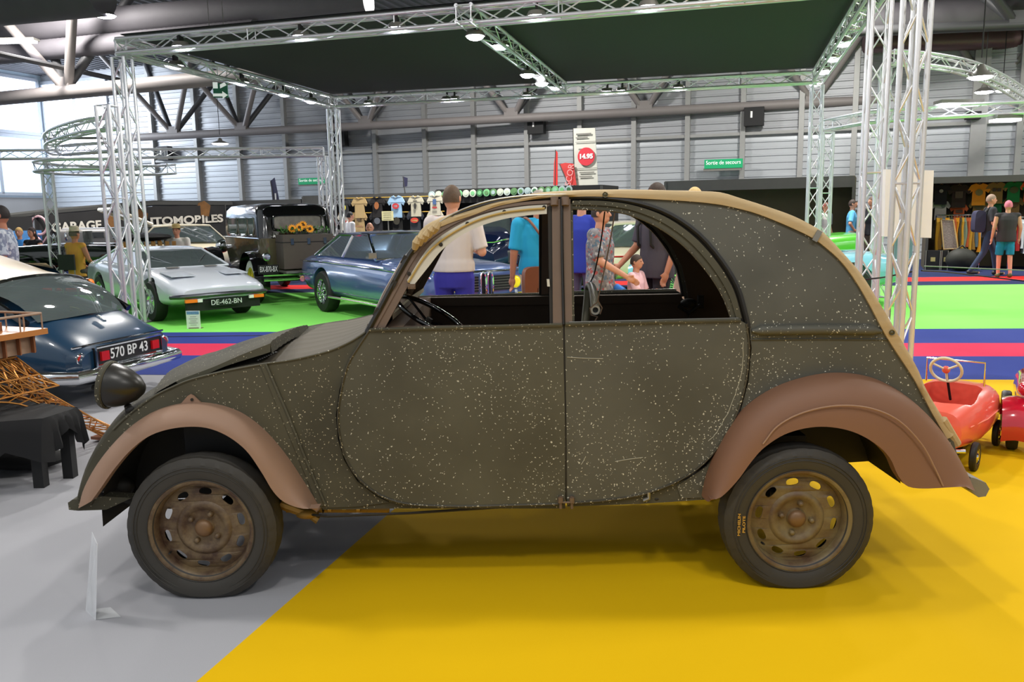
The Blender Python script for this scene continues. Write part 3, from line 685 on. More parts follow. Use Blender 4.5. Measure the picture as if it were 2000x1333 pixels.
# --- hood, lid, cowl
NE = resamp([S(a, b, .0) for a, b in hood_edge[:55]], 26)
crest_px = seg((152, 975), (170, 915), (200, 862), (232, 820), (262, 793), (300, 757), (345, 735), (400, 716), (450, 705), (510, 690), n=5)
CEp = [at(a, b, YC) for a, b in crest_px]
def crest_z(x):
    for p, q in zip(CEp, CEp[1:]):
        if p.x <= x <= q.x: return p.z+(q.z-p.z)*(x-p.x)/(q.x-p.x)
    return CEp[0].z if x < CEp[0].x else CEp[-1].z
CE = [V((p.x-.02, YC, max(p.z+.0, min(p.z+.09, crest_z(p.x-.02))))) for p in NE]
rows = []
for a, c in zip(NE, CE):
    r = []
    for k in range(13):
        t = k/12*math.pi/2; s1 = math.sin(t)
        r.append(V((a.x+(c.x-a.x)*s1, a.y+(YC-a.y)*(1-math.cos(t)), a.z+(c.z-a.z)*s1)))
    r += [V((p.x, 2*YC-p.y, p.z)) for p in reversed(r[:-1])]
    rows.append(r)
hood = MB().grid(rows).build('hood', OLIVE_H, CARO, world=True)
# raised lid
nl = resamp([at(a, b, YB+.03) for a, b in seg((300, 770), (345, 745), (375, 733), (420, 716), (470, 694), (528, 671))], 16)
fl_ = resamp([at(a, b, 2*YC-YB-.06) for a, b in seg((352, 722), (400, 698), (440, 686), (490, 666), (550, 650), (602, 637))], 16)
rows = []
for i, (a, b) in enumerate(zip(nl, fl_)):
    rows.append([a.lerp(b, k/20)+V((0, 0, .035*math.sin(math.pi*k/20)**.6*(1-.5*i/15)+(.0035 if k % 2 else 0))) for k in range(21)])
lid = MB().grid(rows); lid.grid([[p-V((0, 0, .012)) for p in r] for r in rows]).build('hood_lid', OLIVE_H, CARO, world=True, angle=50)
sidp = [nl[i] for i in range(3, 16)]; low = [at(a, b, YB+.03) for a, b in seg((352, 752), (400, 733), (440, 716), (480, 703), (510, 694), (528, 688))]; low = resamp(low, 13)
MB().grid([[p, q, q+V((0, .01, 0)), p+V((0, .01, 0))] for p, q in zip(sidp, low)], closed=True, caps=True).build('hood_lid_side', OLIVE_D, CARO, world=True)
rr = rows[-1]; MB().grid([[p, p-V((-.004, 0, .045))] for p in rr]).build('hood_lid_edge', OLIVE_H, CARO, world=True)
eng = MB(); e0, e1 = at(400, 752, YB+.05), at(560, 708, YB+.05)
eng.box(((e0.x+e1.x)/2-.05, YC, .66), (.5, 1.0, .30)).build('engine_bay', BLACKM, CARO, world=True)
# ribbed cowl between the lid and the windscreen
cn_ = resamp([S(a, b, 0) for a, b in seg((505, 713), (560, 706), (600, 698), (645, 686), (680, 671), (702, 658), (722, 643))], 18)
rows = []
for i, a in enumerate(cn_):
    r = []
    for k in range(61):
        u = k/60; y = a.y + (2*YC-2*a.y)*u; cr_ = math.sin(math.pi*u)**.55*(.012-.004*i/17)
        r.append(V((a.x, y, a.z+cr_+(.004*math.sin(u*math.pi*2*26)))))
    rows.append(r)
MB().grid(rows).build('ribbed_cowl', BROWNFR if False else mat('cowl_olive_brown', (76, 68, 53), .75, .0, .15, 8), CARO, world=True, angle=70)
ch = MB()
for i in range(9):
    p = at(505+i*4.2, 708-i*1.9, YB+.03); ch.ell(p+V((0, 0, .008)), (.006, .008, .004), 8, 6)
for i in range(5):
    p = at(612+i*4, 650-i*1.6, 2*YC-YB-.15); ch.ell(p+V((0, 0, .01)), (.010, .010, .008), 8, 6)
ch.build('hood_chain', BLACKR, CARO, world=True)
# firewall and dashboard
f0 = S(700, 700); MB().box((f0.x, YC, .72), (.03, 1.2, .62)).build('bulkhead', UNDER, CARO, world=True)
d0 = S(752, 655); MB().box((d0.x+.02, YC, d0.z-.02), (.10, 1.18, .10)).build('dashboard', BROWNFR, CARO, world=True)
# windscreen
pb, pt = S(726, 640, -.02), S(828, 470, -.02); fb, ft = V((pb.x, 2*YC-pb.y, pb.z)), V((pt.x, 2*YC-pt.y, pt.z))
ws = MB()
for a, b in ((pb, pt), (fb, ft)):
    pts = [a, a.lerp(b, .35)+V((-.012, 0, .012)), a.lerp(b, .7)+V((-.014, 0, .016)), b]; ws.tube(pts, .018, 8)
ws.tube([pb, fb], .022, 8).tube([pt, ft], .02, 8)
wso = ws.build('windscreen_frame', BROWNFR, CARO, world=True)
MB().grid([[pb, fb], [pb.lerp(pt, .35)+V((-.012, 0, .012)), fb.lerp(ft, .35)+V((-.012, 0, .012))], [pb.lerp(pt, .7)+V((-.014, 0, .016)), fb.lerp(ft, .7)+V((-.014, 0, .016))], [pt, ft]]).build('windscreen_glass', GLASS, wso, world=True)
ba, bb = pb+V((.03, .0, -.03)), fb+V((.03, 0, -.03))
MB().grid([[pb+V((-.01, 0, -.01)), fb+V((-.01, 0, -.01))], [pb+V((.085, 0, .05)), fb+V((.085, 0, .05))], [pb+V((.085, 0, .03)), fb+V((.085, 0, .03))], [pb+V((0, 0, -.05)), fb+V((0, 0, -.05))]]).build('screen_base_trim', mat('tan_trim', (128, 116, 94), .6, 0, .1, 7), CARO, world=True)
far_in = [( 2*YC-p.y) for p in (pb,)]
# outer front edge: dark rubber along the A post with small hinges
bead([(722, 640), (748, 592), (778, 535), (800, 497), (815, 478)], .012, .01).build('screen_post_rubber', BLACKR, CARO, world=True)
for a, b in ((736, 610), (768, 556), (790, 508)): MB().box(S(a, b, .012), (.02, .014, .035), M=Matrix.Rotation(math.radians(30), 3, 'Y')).build('screen_hinge', UNDER, CARO, world=True)

# --- canvas roof, front header to tail
can_out = seg((806, 495), (811, 468), (832, 441), (870, 425), (920, 411), (980, 392), (1070, 379), (1115, 376), (1160, 374), (1250, 373), (1340, 375), (1405, 377), (1445, 388), (1490, 402), (1550, 423), (1592, 444), (1612, 458), (1655, 504), (1685, 540), (1715, 588), (1745, 639), (1790, 717), (1808, 760), (1836, 808), (1862, 850))
can_inn = seg((812, 492), (818, 476), (838, 455), (876, 437), (920, 422), (980, 401), (1070, 386), (1115, 385), (1160, 384), (1250, 388), (1340, 393), (1400, 399), (1440, 407), (1480, 418), (1535, 440), (1580, 461), (1602, 475), (1640, 508), (1670, 547), (1700, 598), (1730, 655), (1776, 726), (1794, 756), (1822, 810), (1850, 858))
Nn = 90; A = resamp([S(a, b, .012) for a, b in can_inn], Nn); B = resamp([S(a, b, .006) for a, b in can_out], Nn); rows = []
for i, (a, b) in enumerate(zip(A, B)):
    wv = .003*math.sin(i*1.3)+.002*math.sin(i*2.9)
    r = [a+V((0, .012, 0)), a, a.lerp(b, .5)+V((0, -.008+wv, 0)), b+V((0, -.002, 0)), b+V((0, .02, .004))]
    for k in range(1, 8):
        u = k/8; q = b+V((0, .02+(YC-b.y-.02)*u, 0)); nrm = V((0, 0, 1)); q.z += .018*math.sin(u*math.pi/2); r.append(q)
    c = V((b.x, YC, b.z+.018)); r.append(c)
    r += [V((p.x, 2*YC-p.y, p.z)) for p in reversed(r[:-1])]
    rows.append(r)
MB().grid(rows).build('canvas_roof', CANVAS, CARO, world=True, angle=60)
crp = MB()
for i in range(5):
    a, b = at(810+i*9, 486-i*8, YB+.03), at(818+i*10, 462-i*7, YB+.02); crp.tube([a, a.lerp(b, .5)+V((0, -.012, .004*(i % 2))), b], [.012, .017, .010], 8)
crp.build('canvas_fold', CANVAS, CARO, world=True)
for a, b, nm in ((1182, 380.5, 'roof_fastener'), (1742, 650, 'roof_fastener')):
    p = S(a, b, .018); MB().lathe([(.0115, 0), (.011, -.004), (.008, -.003), (.0075, -.0015), (.004, -.004), (0, -.005)], p, 'Y', 20).build(nm, mat('dull_brass', (92, 88, 70), .45, .6, .1, 20), CARO, world=True)
MB().box(S(1596, 461, .022), (.022, .006, .045), M=Matrix.Rotation(math.radians(28), 3, 'Y')).build('roof_clip', STEEL, CARO, world=True)
rearp = at(1868, 868, YB+.02); MB().tube([at(1840, 820, YB-.0), rearp], .02, 8).build('canvas_tail', CANVAS, CARO, world=True)
# tail panel below the canvas
t0, t1 = at(1858, 855, YB), at(1888, 948, YB)
MB().grid([[t0, V((t0.x, 2*YC-t0.y, t0.z))], [t1, V((t1.x, 2*YC-t1.y, t1.z))], [t1+V((-.02, 0, 0)), V((t1.x-.02, 2*YC-t1.y, t1.z))]]).build('tail_panel', OLIVE_D, CARO, world=True)
# roof hoops and dark headlining
Al = resamp([S(a, b, -.03) for a, b in can_inn[6:]], 30)
rows = [[p+V((0, 0, -.01)), V((p.x, YC, p.z+.0)), V((p.x, 2*YC-p.y, p.z-.01))] for p in Al]
MB().grid(rows).build('headlining', SHADEIN, CARO, world=True)
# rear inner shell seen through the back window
both(panel(seg((1118, 400), (1200, 402), (1290, 425), (1365, 470), (1420, 540), (1450, 620))+[(1520, 640), (1640, 640), (1600, 520), (1500, 440), (1400, 405), (1200, 392)], off=-.03, th=.008), 'inner_quarter', SHADEIN, CARO, far=False)
panel(quarter[:len(can_in)+1+len(arch_r)+1] + [(1322, 950), (1380, 912), (1420, 866), (1452, 808), (1470, 746), (1474, 680), (1470, 636), (1464, 608), (1449, 558), (1418, 505), (1372, 451), (1315, 413), (1251, 395), (1180, 390)], off=-.016, th=.004).mirror(YC).build('inner_quarter', SHADEIN, CARO, world=True)
# floor platform and sill rails
z0 = .34
MB().box((.0, YC, .36), (2.15, 1.08, .05)).build('floor_pan', UNDER, CARO, world=True)
MB().box((1.0, YC, .55), (.5, .9, .04)).build('boot_floor', UNDER, CARO, world=True)
r1, r2 = at(560, 994, YB+.06), at(1380, 980, YB+.06)
MB().tube([r1, at(760, 994, YB+.06)], .018, 8).build('chassis_tube', OCHREM, CARO, world=True)
MB().tube([at(608, 1006, YB+.02), at(640, 1009, YB+.02), at(800, 1003, YB+.02), at(1090, 984, YB+.02)], .006, 6).build('brake_rod', UNDER, CARO, world=True)
mb = MB().ell(at(600, 1004, YB+.04), (.05, .03, .022), 12, 8).tube([at(548, 986, YB+.04), at(600, 1004, YB+.04)], .02, 8).tube([at(600, 1004, YB+.04), at(622, 1016, YB+.04)], [.012, .02], 8); mb.build('steering_joint', OCHREM, CARO, world=True)
for (a, b) in ((644, 994), (700, 994), (672, 992)):
    MB().tube([at(a-3, b, YB+.02), at(a+4, b, YB+.02)], .014 if a != 672 else .010, 8).build('tube_clamp', OCHREM if a != 672 else STEEL, CARO, world=True)
mb = MB()
for a in (1095, 1117): mb.tube([at(a, 970, YB-.02), at(a, 994, YB-.02)], .006, 8); mb.tube([at(a, 972, YB-.022), at(a, 982, YB-.022)], .011, 8)
mb.tube([at(1090, 982, YB-.024), at(1122, 982, YB-.024)], .004, 6); mb.build('door_hinge', BROWNFR, CARO, world=True)
MB().tube([at(1267, 962, YB-.01), at(1267, 974, YB-.012), at(1256, 978, YB-.012)], .008, 8).build('jacking_bracket', STEEL, CARO, world=True)
for a, b in ((1282, 975), (1345, 972)): MB().ell(at(a, b, YB+.01), (.012, .01, .008), 8, 6).build('sill_plug', UNDER, CARO, world=True)
# bumpers
b0 = at(146, 987, YB-.02)
MB().tube([V((b0.x, b0.y, b0.z)), V((b0.x-.01, YC, b0.z)), V((b0.x, 2*YC-b0.y, b0.z))], .024, 12).build('front_bumper', OLIVE_D, CARO, world=True)
MB().plate([[(a.x, a.z) for a in [at(x, y, YB) for x, y in ((130, 984), (150, 976), (200, 972), (255, 975), (205, 998), (150, 1000), (132, 998))]]], lambda p: (p[0], YB+.01, p[1]), (0, .06, 0)).build('bumper_bracket', OLIVE_D, CARO, world=True)
both(MB().tube([at(205, 962, YB+.1), at(290, 985, YB+.2), at(560, 985, YB+.2)], .022, 8), 'front_chassis_arm', UNDER, CARO)
MB().ell(at(235, 950, YB+.18), (.06, .05, .05), 12, 8).build('front_spring_pot', UNDER, CARO, world=True)
b1 = at(1900, 945, YB-.0)
MB().plate([[(a.x, a.z) for a in [at(x, y, YB) for x, y in ((1882, 925), (1893, 928), (1912, 936), (1919, 948), (1912, 962), (1898, 964), (1880, 950))]]], lambda p: (p[0], YB-.05, p[1]), (0, 1.35, 0)).build('rear_bumper', GREYM, CARO, world=True)
# headlamp on its bracket
hc = at(238, 752, YB+.02)
rot = Matrix.Rotation(math.radians(8), 3, 'Y')
prof = [(0, .140), (.022, .133), (.050, .108), (.074, .068), (.087, .026), (.090, 0), (.092, -.012), (.086, -.018), (.03, -.035), (0, -.038)]
hl = MB().lathe([(r, a) for r, a in prof], (0, 0, 0), 'X', 40)
hl.v = [hc + rot @ (p*1.0) + V((-.045, 0, 0)) for p in hl.v]; hlo = hl.build('headlamp', mat('headlamp_black', (34, 32, 28), .32, .1, .3, 12), CARO, world=True, angle=60)
rim_ = MB().lathe([(.093, -.02), (.098, -.01), (.098, 0), (.092, .004)], (0, 0, 0), 'X', 40); rim_.v = [hc+rot @ p+V((-.045, 0, 0)) for p in rim_.v]; rim_.build('lamp_ring', OLIVE_D, hlo, world=True)
MB().tube([hc+V((.015, 0, -.085)), hc+V((.02, .01, -.12)), hc+V((.05, .03, -.17))], [.014, .02, .012], 10).build('lamp_stalk', UNDER, hlo, world=True)
MB().ell(hc+V((.03, -.01, -.10)), (.016, .02, .014), 10, 8).build('lamp_pivot', BLACKM, hlo, world=True)

# --- seats tube, ropes, steering wheel, belt clamp
tb = MB().tube(cr([at(1163, 606, YB+.06), at(1160, 580, YB+.30), at(1156, 562, YB+.52), at(1150, 562, YB+.62), at(1146, 600, YB+.60), at(1140, 660, YB+.55)], 6), .019, 14, caps=False)
tb.build('seat_frame_tube', mat('khaki_tube', (112, 106, 84), .45, .2, .1, 9), CARO, world=True)
MB().lathe([(.0115, 0), (.0195, 0), (.0195, .02), (.0115, .02)], at(1163, 606, YB+.05), 'Y', 24, close=True).build('tube_end', STEEL, CARO, world=True)
MB().lathe([(0, 0), (.0115, 0)], at(1163, 606, YB+.062), 'Y', 16).build('tube_bore', BLACKM, CARO, world=True)
ropeM = mat('rope', (84, 66, 50), .9); rpb = mat('rope_dark', (30, 26, 24), .9)
MB().tube(cr([at(1201, 414, YB+.09), at(1190, 480, YB+.08), at(1172, 565, YB+.05), at(1167, 590, YB+.045)], 4), .0028, 6).build('rope', ropeM, CARO, world=True)
MB().tube([at(1167, 590, YB+.045), at(1152, 603, YB+.04), at(1155, 616, YB+.04), at(1167, 619, YB+.05), at(1155, 640, YB+.05)], .0028, 6).tube([at(1168, 588, YB+.045), at(1176, 602, YB+.04), at(1172, 614, YB+.04)], .0028, 6).build('rope_knot', ropeM, CARO, world=True)
MB().tube(cr([at(1181, 414, YB+.3), at(1174, 470, YB+.36), at(1162, 530, YB+.42), at(1154, 550, YB+.45)], 4), .003, 6).build('rope', rpb, CARO, world=True)
swc = at(842, 618, YB+.33); nrm = V((.50, -.10, .86)).normalized(); e1 = V((.86, .0, -.50)).normalized(); e2 = nrm.cross(e1).normalized()
sw = MB().tube([swc+(e1*math.cos(a)+e2*math.sin(a))*.165 for a in [2*math.pi*i/40 for i in range(40)]], .011, 10, closed=True)
swo = sw.build('steering_wheel', BLACKG, CARO, world=True)
for k in range(3):
    a = 2*math.pi*k/3+.4; MB().tube([swc-nrm*.03, swc+(e1*math.cos(a)+e2*math.sin(a))*.16], .006, 6).build('spoke', BLACKG, swo, world=True)
MB().tube([swc-nrm*.01, swc-nrm*.5], .014, 8).build('steering_column', UNDER, swo, world=True)
mb = MB().ell(at(1345, 592, 2*YC-YB-.12), (.045, .03, .025), 10, 8).tube([at(1325, 598, 2*YC-YB-.12), at(1345, 612, 2*YC-YB-.12), at(1368, 596, 2*YC-YB-.12)], .010, 8).box(at(1368, 590, 2*YC-YB-.1), (.03, .03, .07)); mb.build('latch_cluster', BLACKM, CARO, world=True)
both(panel([(1068, 546), (1073, 546), (1074, 560), (1069, 560)], off=.012, th=.02), 'door_catch', CREAM, dmF, far=False)

# --- wheels
def tyre_prof(R, wd, ri):
    pts = [(ri, -wd*.36), (ri+.01, -wd*.44), (R*.80, -wd*.52), (R*.90, -wd*.50), (R*.965, -wd*.40)]
    tr = []; n = 9
    for i in range(n):
        a = -wd*.38+wd*.76*i/(n-1); tr += [(R-.006*abs(a/(wd*.4))**2, a-.003), (R-.006, a+.003)] if 0 < i < n-1 else [(R-.006, a)]
    return pts+tr+[(r, -a) for r, a in reversed(pts)]
def main_wheel(c, rimm, phase, nuts, far=False):
    w_ = bpy.data.objects.new('wheel', None); C.objects.link(w_); w_.parent = CARO; w_.location = (c[0], c[1]-YC, .2869); w_.rotation_euler = (0, 0, math.pi if far else 0)
    R = .307
    tm = MB().lathe(tyre_prof(R, .135, .195), (0, 0, 0), 'Y', 120, close=False)
    for i_, p in enumerate(tm.v):
        if i_ % 4 == 0 and math.hypot(p.x, p.z) > .288: p.x *= .994; p.z *= .994
    for p in tm.v:                                  # soft tyre flattened where it stands
        lim = -.2865
        if p.z < -.2: p.y *= 1+.12*min(1, (-.2-p.z)/.0865)
        if p.z < -.27: u_ = (-.27-p.z)/.037; p.z = -.27-.0165*(1-(1-u_)**2)
    tm.build('tyre', TYRE, w_, angle=30)
    tl_ = MB()
    for k in range(3):
        rr_ = (.214, .255, .268)[k]; y = (-.066, -.0712, -.0705)[k]; tl_.tube([(rr_*math.cos(a), y, rr_*math.sin(a)) for a in [2*math.pi*i/72 for i in range(72)]], .0018, 5, closed=True)
    tl_.build('sidewall_ridges', TYRE, w_)
    # rim flanges
    MB().lathe([(.196, -.060), (.205, -.066), (.213, -.064), (.214, -.058), (.205, -.052), (.196, -.046), (.187, -.030), (.186, .012), (.196, .02)], (0, 0, 0), 'Y', 72).build('rim', rimm, w_, angle=50)
    # pierced disc
    def dish(r): return -.018 - .018*max(0, 1-abs(r-.125)/.06) if r < .2 else 0
    out = [(.186*math.cos(a), .186*math.sin(a)) for a in [2*math.pi*i/90 for i in range(90)]]; inn = [(.112*math.cos(a), .112*math.sin(a)) for a in [2*math.pi*i/60 for i in range(60)]]
    holes = [inn]
    for k in range(10):
        a0 = 2*math.pi*(k+phase)/10; h = []
        for i in range(18):
            t = 2*math.pi*i/18; u = .0255*math.copysign(abs(math.cos(t))**.8, math.cos(t)); v_ = .0135*math.copysign(abs(math.sin(t))**.8, math.sin(t)); r = .155+v_
            h.append((r*math.cos(a0+u/r), r*math.sin(a0+u/r)))
        holes.append(h)
    def d3(p):
        r = math.hypot(*p); return V((p[0], -.008-.016*math.cos((r-.130)/.06*1.3), p[1]))
    dsc = MB().plate([out]+holes, d3, (0, .005, 0)); dsc.build('rim_disc', rimm, w_, angle=50)
    MB().lathe([(.114, -.022), (.106, -.029), (.098, -.032), (.088, -.030), (.078, -.023), (.068, -.018), (.040, -.017), (.038, -.020), (.034, -.033), (.024, -.040), (.010, -.043), (0, -.043)], (0, 0, 0), 'Y', 60).build('hub', rimm, w_, angle=45)
    MB().lathe([(.036, -.017), (.036, -.033), (.030, -.043), (.016, -.049), (0, -.051)], (0, 0, 0), 'Y', 32).build('hub_cap', mat('hub_brown', (112, 84, 56), .45, .2, .15, 9), w_)
    for a in nuts:
        MB().lathe([(.012, -.016), (.012, -.028), (.010, -.034), (.006, -.0375), (0, -.038)], (.0625*math.cos(a), 0, .0625*math.sin(a)), 'Y', 12).build('wheel_nut', rimm, w_)
    a = math.radians(215); MB().tube([(.172*math.cos(a), -.03, .172*math.sin(a)), (.168*math.cos(a), -.055, .168*math.sin(a))], .0045, 6).build('valve', BLACKR, w_)
    MB().lathe([(0, 0), (.13, 0), (.13, .04), (0, .04)], (0, .01, 0), 'Y', 32).build('brake_drum', UNDER, w_) if False else MB().tube([(0, 0, 0), (0, .3, .0)], .03, 10).build('axle_stub', UNDER, w_)
    return w_
fc, rc2 = at(391, 1035, 3.16), at(1563, 1018, 3.16)
wf = main_wheel((fc.x, 3.16+.068, .296), RIMF, .35, [math.radians(x) for x in (63, 145, 238, 325)])
wr = main_wheel((rc2.x, 3.16+.068, .296), RIMR, -.28, [math.radians(x) for x in (77, 168, 255, 350)])
main_wheel((fc.x, 2*YC-3.228, .296), RIMF, .1, [1, 2.6, 4.1, 5.7], True); main_wheel((rc2.x, 2*YC-3.228, .296), RIMR, .1, [1, 2.6, 4.1, 5.7], True)
ochT = mat('ochre_lettering', (196, 150, 60), .6)
cw = V((rc2.x, 3.16, .296))
text_obj('tyre_lettering', 'MICHELIN', .0145, ochT, wr, (0, 0, 0), (0, 0, 1), (-1, 0, 0), .0008, width=.092, bold=.0003)
text_obj('tyre_lettering', 'PILOTE', .0145, ochT, wr, (0, 0, 0), (0, 0, 1), (-1, 0, 0), .0008, width=.070, bold=.0003)
wr_l = [o for o in C.objects if o.name.startswith('tyre_lettering')]
for o, x in zip(wr_l, (-.246, -.226)):
    for v_ in o.data.vertices: v_.co = v_.co + V((0, 0, 0))
    q = o.data; 
    inv = CARO.matrix_basis.copy()
    for v_ in q.vertices: v_.co = (inv @ v_.co) + V((x, -.0735 if x < -.23 else -.0715, -.005))
# ================================================================== PEDAL CARS, TABLE, TOWER MODEL, SIGNS NEAR THE CAR
PINK = mat('coral_enamel', (236, 96, 78), .3, 0, .08, 5, coat=.5); REDI = mat('deep_red', (150, 22, 22), .5, 0, .2, 12)
IVORY = mat('ivory_plastic', (226, 218, 188), .4); REDG = mat('gloss_red', (186, 18, 44), .15, 0, .1, 4, coat=1)
def small_wheel(parent, c, R, wd, rz=0., rim=CHROME, name='wheel', tm=None):
    o = MB().lathe([(R*.55, -wd/2), (R*.92, -wd/2), (R, -wd*.3), (R, wd*.3), (R*.92, wd/2), (R*.55, wd/2)], (0, 0, 0), 'Y', 28).build(name, tm or BLACKR, parent)
    o.location = c; o.rotation_euler = (0, 0, rz)
    MB().lathe([(0, -wd*.62), (R*.2, -wd*.6), (R*.3, -wd*.3), (R*.55, -wd*.4), (R*.58, -wd*.5), (R*.6, wd*.5), (R*.3, wd*.3), (0, wd*.6)], (0, 0, 0), 'Y', 24).build('rim', rim, o)
    return o
pc = gr(1862, 905)
PC = thing('pedal_car', 'coral pink toy pedal car with cream steering wheel, behind the tail of the olive car', 'pedal car', (2.71, 5.02, 0), math.radians(50))
# body: loft along x (front = +x towards the camera)
def ring(x, hw, zb, zt, n=20, e1=.5, e2=.6, tum=.1):
    out = []
    for k in range(n):
        t = 2*math.pi*k/n; c_, s_ = math.cos(t), math.sin(t)
        y = hw*math.copysign(abs(c_)**e1, c_); z = (zb+zt)/2+(zt-zb)/2*math.copysign(abs(s_)**e2, s_)
        y *= 1-tum*max(0, s_); out.append(V((x, y, z)))
    return out
R_ = [ring(*a) for a in ((-.46, .12, .16, .30), (-.44, .17, .13, .36), (-.30, .215, .12, .40), (-.1, .235, .11, .41), (.12, .24, .11, .42), (.32, .235, .12, .41), (.44, .21, .13, .37), (.50, .15, .16, .32))]
pb_ = MB().grid(R_, closed=True, caps=True).build('body', PINK, PC)
cut = MB().plate([[(p.x, p.y) for p in cr([(-.30, -.15, 0), (-.30, .15, 0), (.02, .165, 0), (.16, .14, 0), (.18, 0, 0), (.16, -.14, 0), (.02, -.165, 0)], 5, closed=True)]], lambda p: (p[0], p[1], .17), (0, 0, .5)).build('cut', PINK, PC)
realize(pb_, [('BOOLEAN', dict(operation='DIFFERENCE', solver='EXACT', object=cut))]); bpy.data.objects.remove(cut)
pb_.data.set_sharp_from_angle(angle=math.radians(40))
MB().box((-.06, 0, .175), (.44, .29, .01)).box((-.24, 0, .25), (.02, .28, .15)).box((.02, 0, .2), (.2, .28, .06)).build('seat', REDI, PC)
MB().tube([(.14, -.165, .42), (.13, -.165, .57), (.13, .165, .57), (.14, .165, .42)], .006, 8).build('windscreen_frame', CHROME, PC)
swp = V((-.02, .02, .53)); a1 = V((0, 1, 0)); a2 = V((-.45, 0, .9)).normalized()
sw_ = MB().tube([swp+(a1*math.cos(a)+a2*math.sin(a))*.088 for a in [2*math.pi*i/28 for i in range(28)]], .009, 8, closed=True)
for k in range(3):
    a = 2*math.pi*k/3+.5; sw_.tube([swp, swp+(a1*math.cos(a)+a2*math.sin(a))*.086], .007, 6)
so = sw_.build('steering_wheel', IVORY, PC); MB().ell(swp, (.012, .024, .024), 12, 8).build('boss', PINK, so); MB().tube([swp, swp+V((.17, 0, -.22))], .008, 6).build('column', BLACKM, so)
MB().tube([(-.46, -.2, .15), (-.49, -.1, .14), (-.50, 0, .14), (-.49, .1, .14), (-.46, .2, .15)], .012, 8).build('rear_bumper', CHROME, PC)
MB().tube([(.50, -.2, .15), (.53, -.1, .14), (.54, 0, .14), (.53, .1, .14), (.50, .2, .15)], .012, 8).build('bumper', CHROME, PC)
for x in (-.30, .36):
    for y in (-.22, .22): small_wheel(PC, (x, y, .085), .085, .035, 0 if y < 0 else math.pi)
MB().box((0, 0, .11), (.8, .3, .02)).build('chassis', BLACKM, PC)
for s_ in (-1, 1): MB().tube([ (x, s_*(hw+.003), z) for x, hw, z in ((-.36, .196, .27), (-.1, .235, .27), (.15, .24, .27), (.36, .226, .25), (.46, .185, .22))], .004, 6).build('side_bead', mat('coral_light', (246, 140, 120), .3), PC)
RC = thing('pedal_car', 'glossy dark red toy pedal car with orange wheels, cut off by the right edge', 'pedal car', (3.52, 5.33, 0), math.radians(-118))
R_ = [ring(*a) for a in ((-.5, .12, .2, .36), (-.3, .17, .16, .42), (.1, .17, .16, .42), (.4, .12, .17, .40), (.56, .08, .2, .36))]
MB().grid(R_, closed=True, caps=True).build('body', REDG, RC)
for s_ in (-1, 1):
    rows = []
    for i in range(15):
        a = math.radians(-25+i*14); rows.append([V((.40+.17*math.cos(a), s_*(.19+y), .15+.175*math.sin(a)+.02*math.cos(y*18))) for y in (-.08, -.04, 0, .04, .08)])
    MB().grid(rows).build('fender', REDG, RC)
    w_ = small_wheel(RC, (.40, s_*.20, .115), .115, .06, 0 if s_ < 0 else math.pi, mat('orange_rim', (210, 96, 30), .4)); small_wheel(RC, (-.35, s_*.20, .115), .115, .06, 0 if s_ < 0 else math.pi, MATS['orange_rim'])
    MB().ell((.42, s_*.15, .40), (.07, .045, .045), 14, 10).build('headlamp', REDG, RC)

# clear display stand with a sheet, seen almost edge on
hs = thing('sign_holder', 'clear acrylic sign holder standing edge-on on the grey floor before the front wheel', 'sign holder', gr(186, 1200))
def rel(px, py, Y): return at(px, py, Y)
Yh = gr(186, 1205).y
A_, B_ = gr(167, 1193), gr(186, 1212); dA = at(179, 1040, A_.y); dB = at(189, 1063, B_.y)
acr = glass_mat('acrylic', (244, 246, 250), .2, .7)
MB().add([A_, B_, dB, dA] + [p+V((.003, 0, 0)) for p in (A_, B_, dB, dA)], [(0, 1, 2, 3), (7, 6, 5, 4), (0, 4, 5, 1), (1, 5, 6, 2), (2, 6, 7, 3), (3, 7, 4, 0)]).build('sheet', acr, hs, world=True, smooth=False)
MB().grid([[A_+V((0, 0, .002)), B_+V((0, 0, .002))], [A_+V((.09, .02, .002)), B_+V((.09, .02, .002))]]).build('foot', acr, hs, world=True, smooth=False)
# small description board before the white car
hs = thing('sign_board', 'small white information board on the carpet before the white sports car', 'sign board', gr(379, 644))
c0 = gr(379, 643); k = c0.y/FPX
MB().box(c0+V((0, 0, 18*k)), (27*k, .01, 36*k)).build('panel', WHITEM, hs, world=True, smooth=False)
MB().box(c0+V((0, -.006, 32*k)), (24*k, .004, 6*k)).build('header', mat('print_header', (110, 150, 190), .5, 0, .5, 60), hs, world=True, smooth=False)
ln = MB()
for i in range(5): ln.box(c0+V((0, -.006, (8+i*4)*k)), ((12+5*(i % 2))*k, .003, .8*k))
ln.build('print', GREYM, hs, world=True, smooth=False)
MB().box(c0+V((0, -.006, 2*k)), (20*k, .004, 1.5*k)).box(c0+V((0, .05, .004)), (27*k, .1, .008)).build('foot', mat('print_brown', (120, 80, 70), .5), hs, world=True, smooth=False)

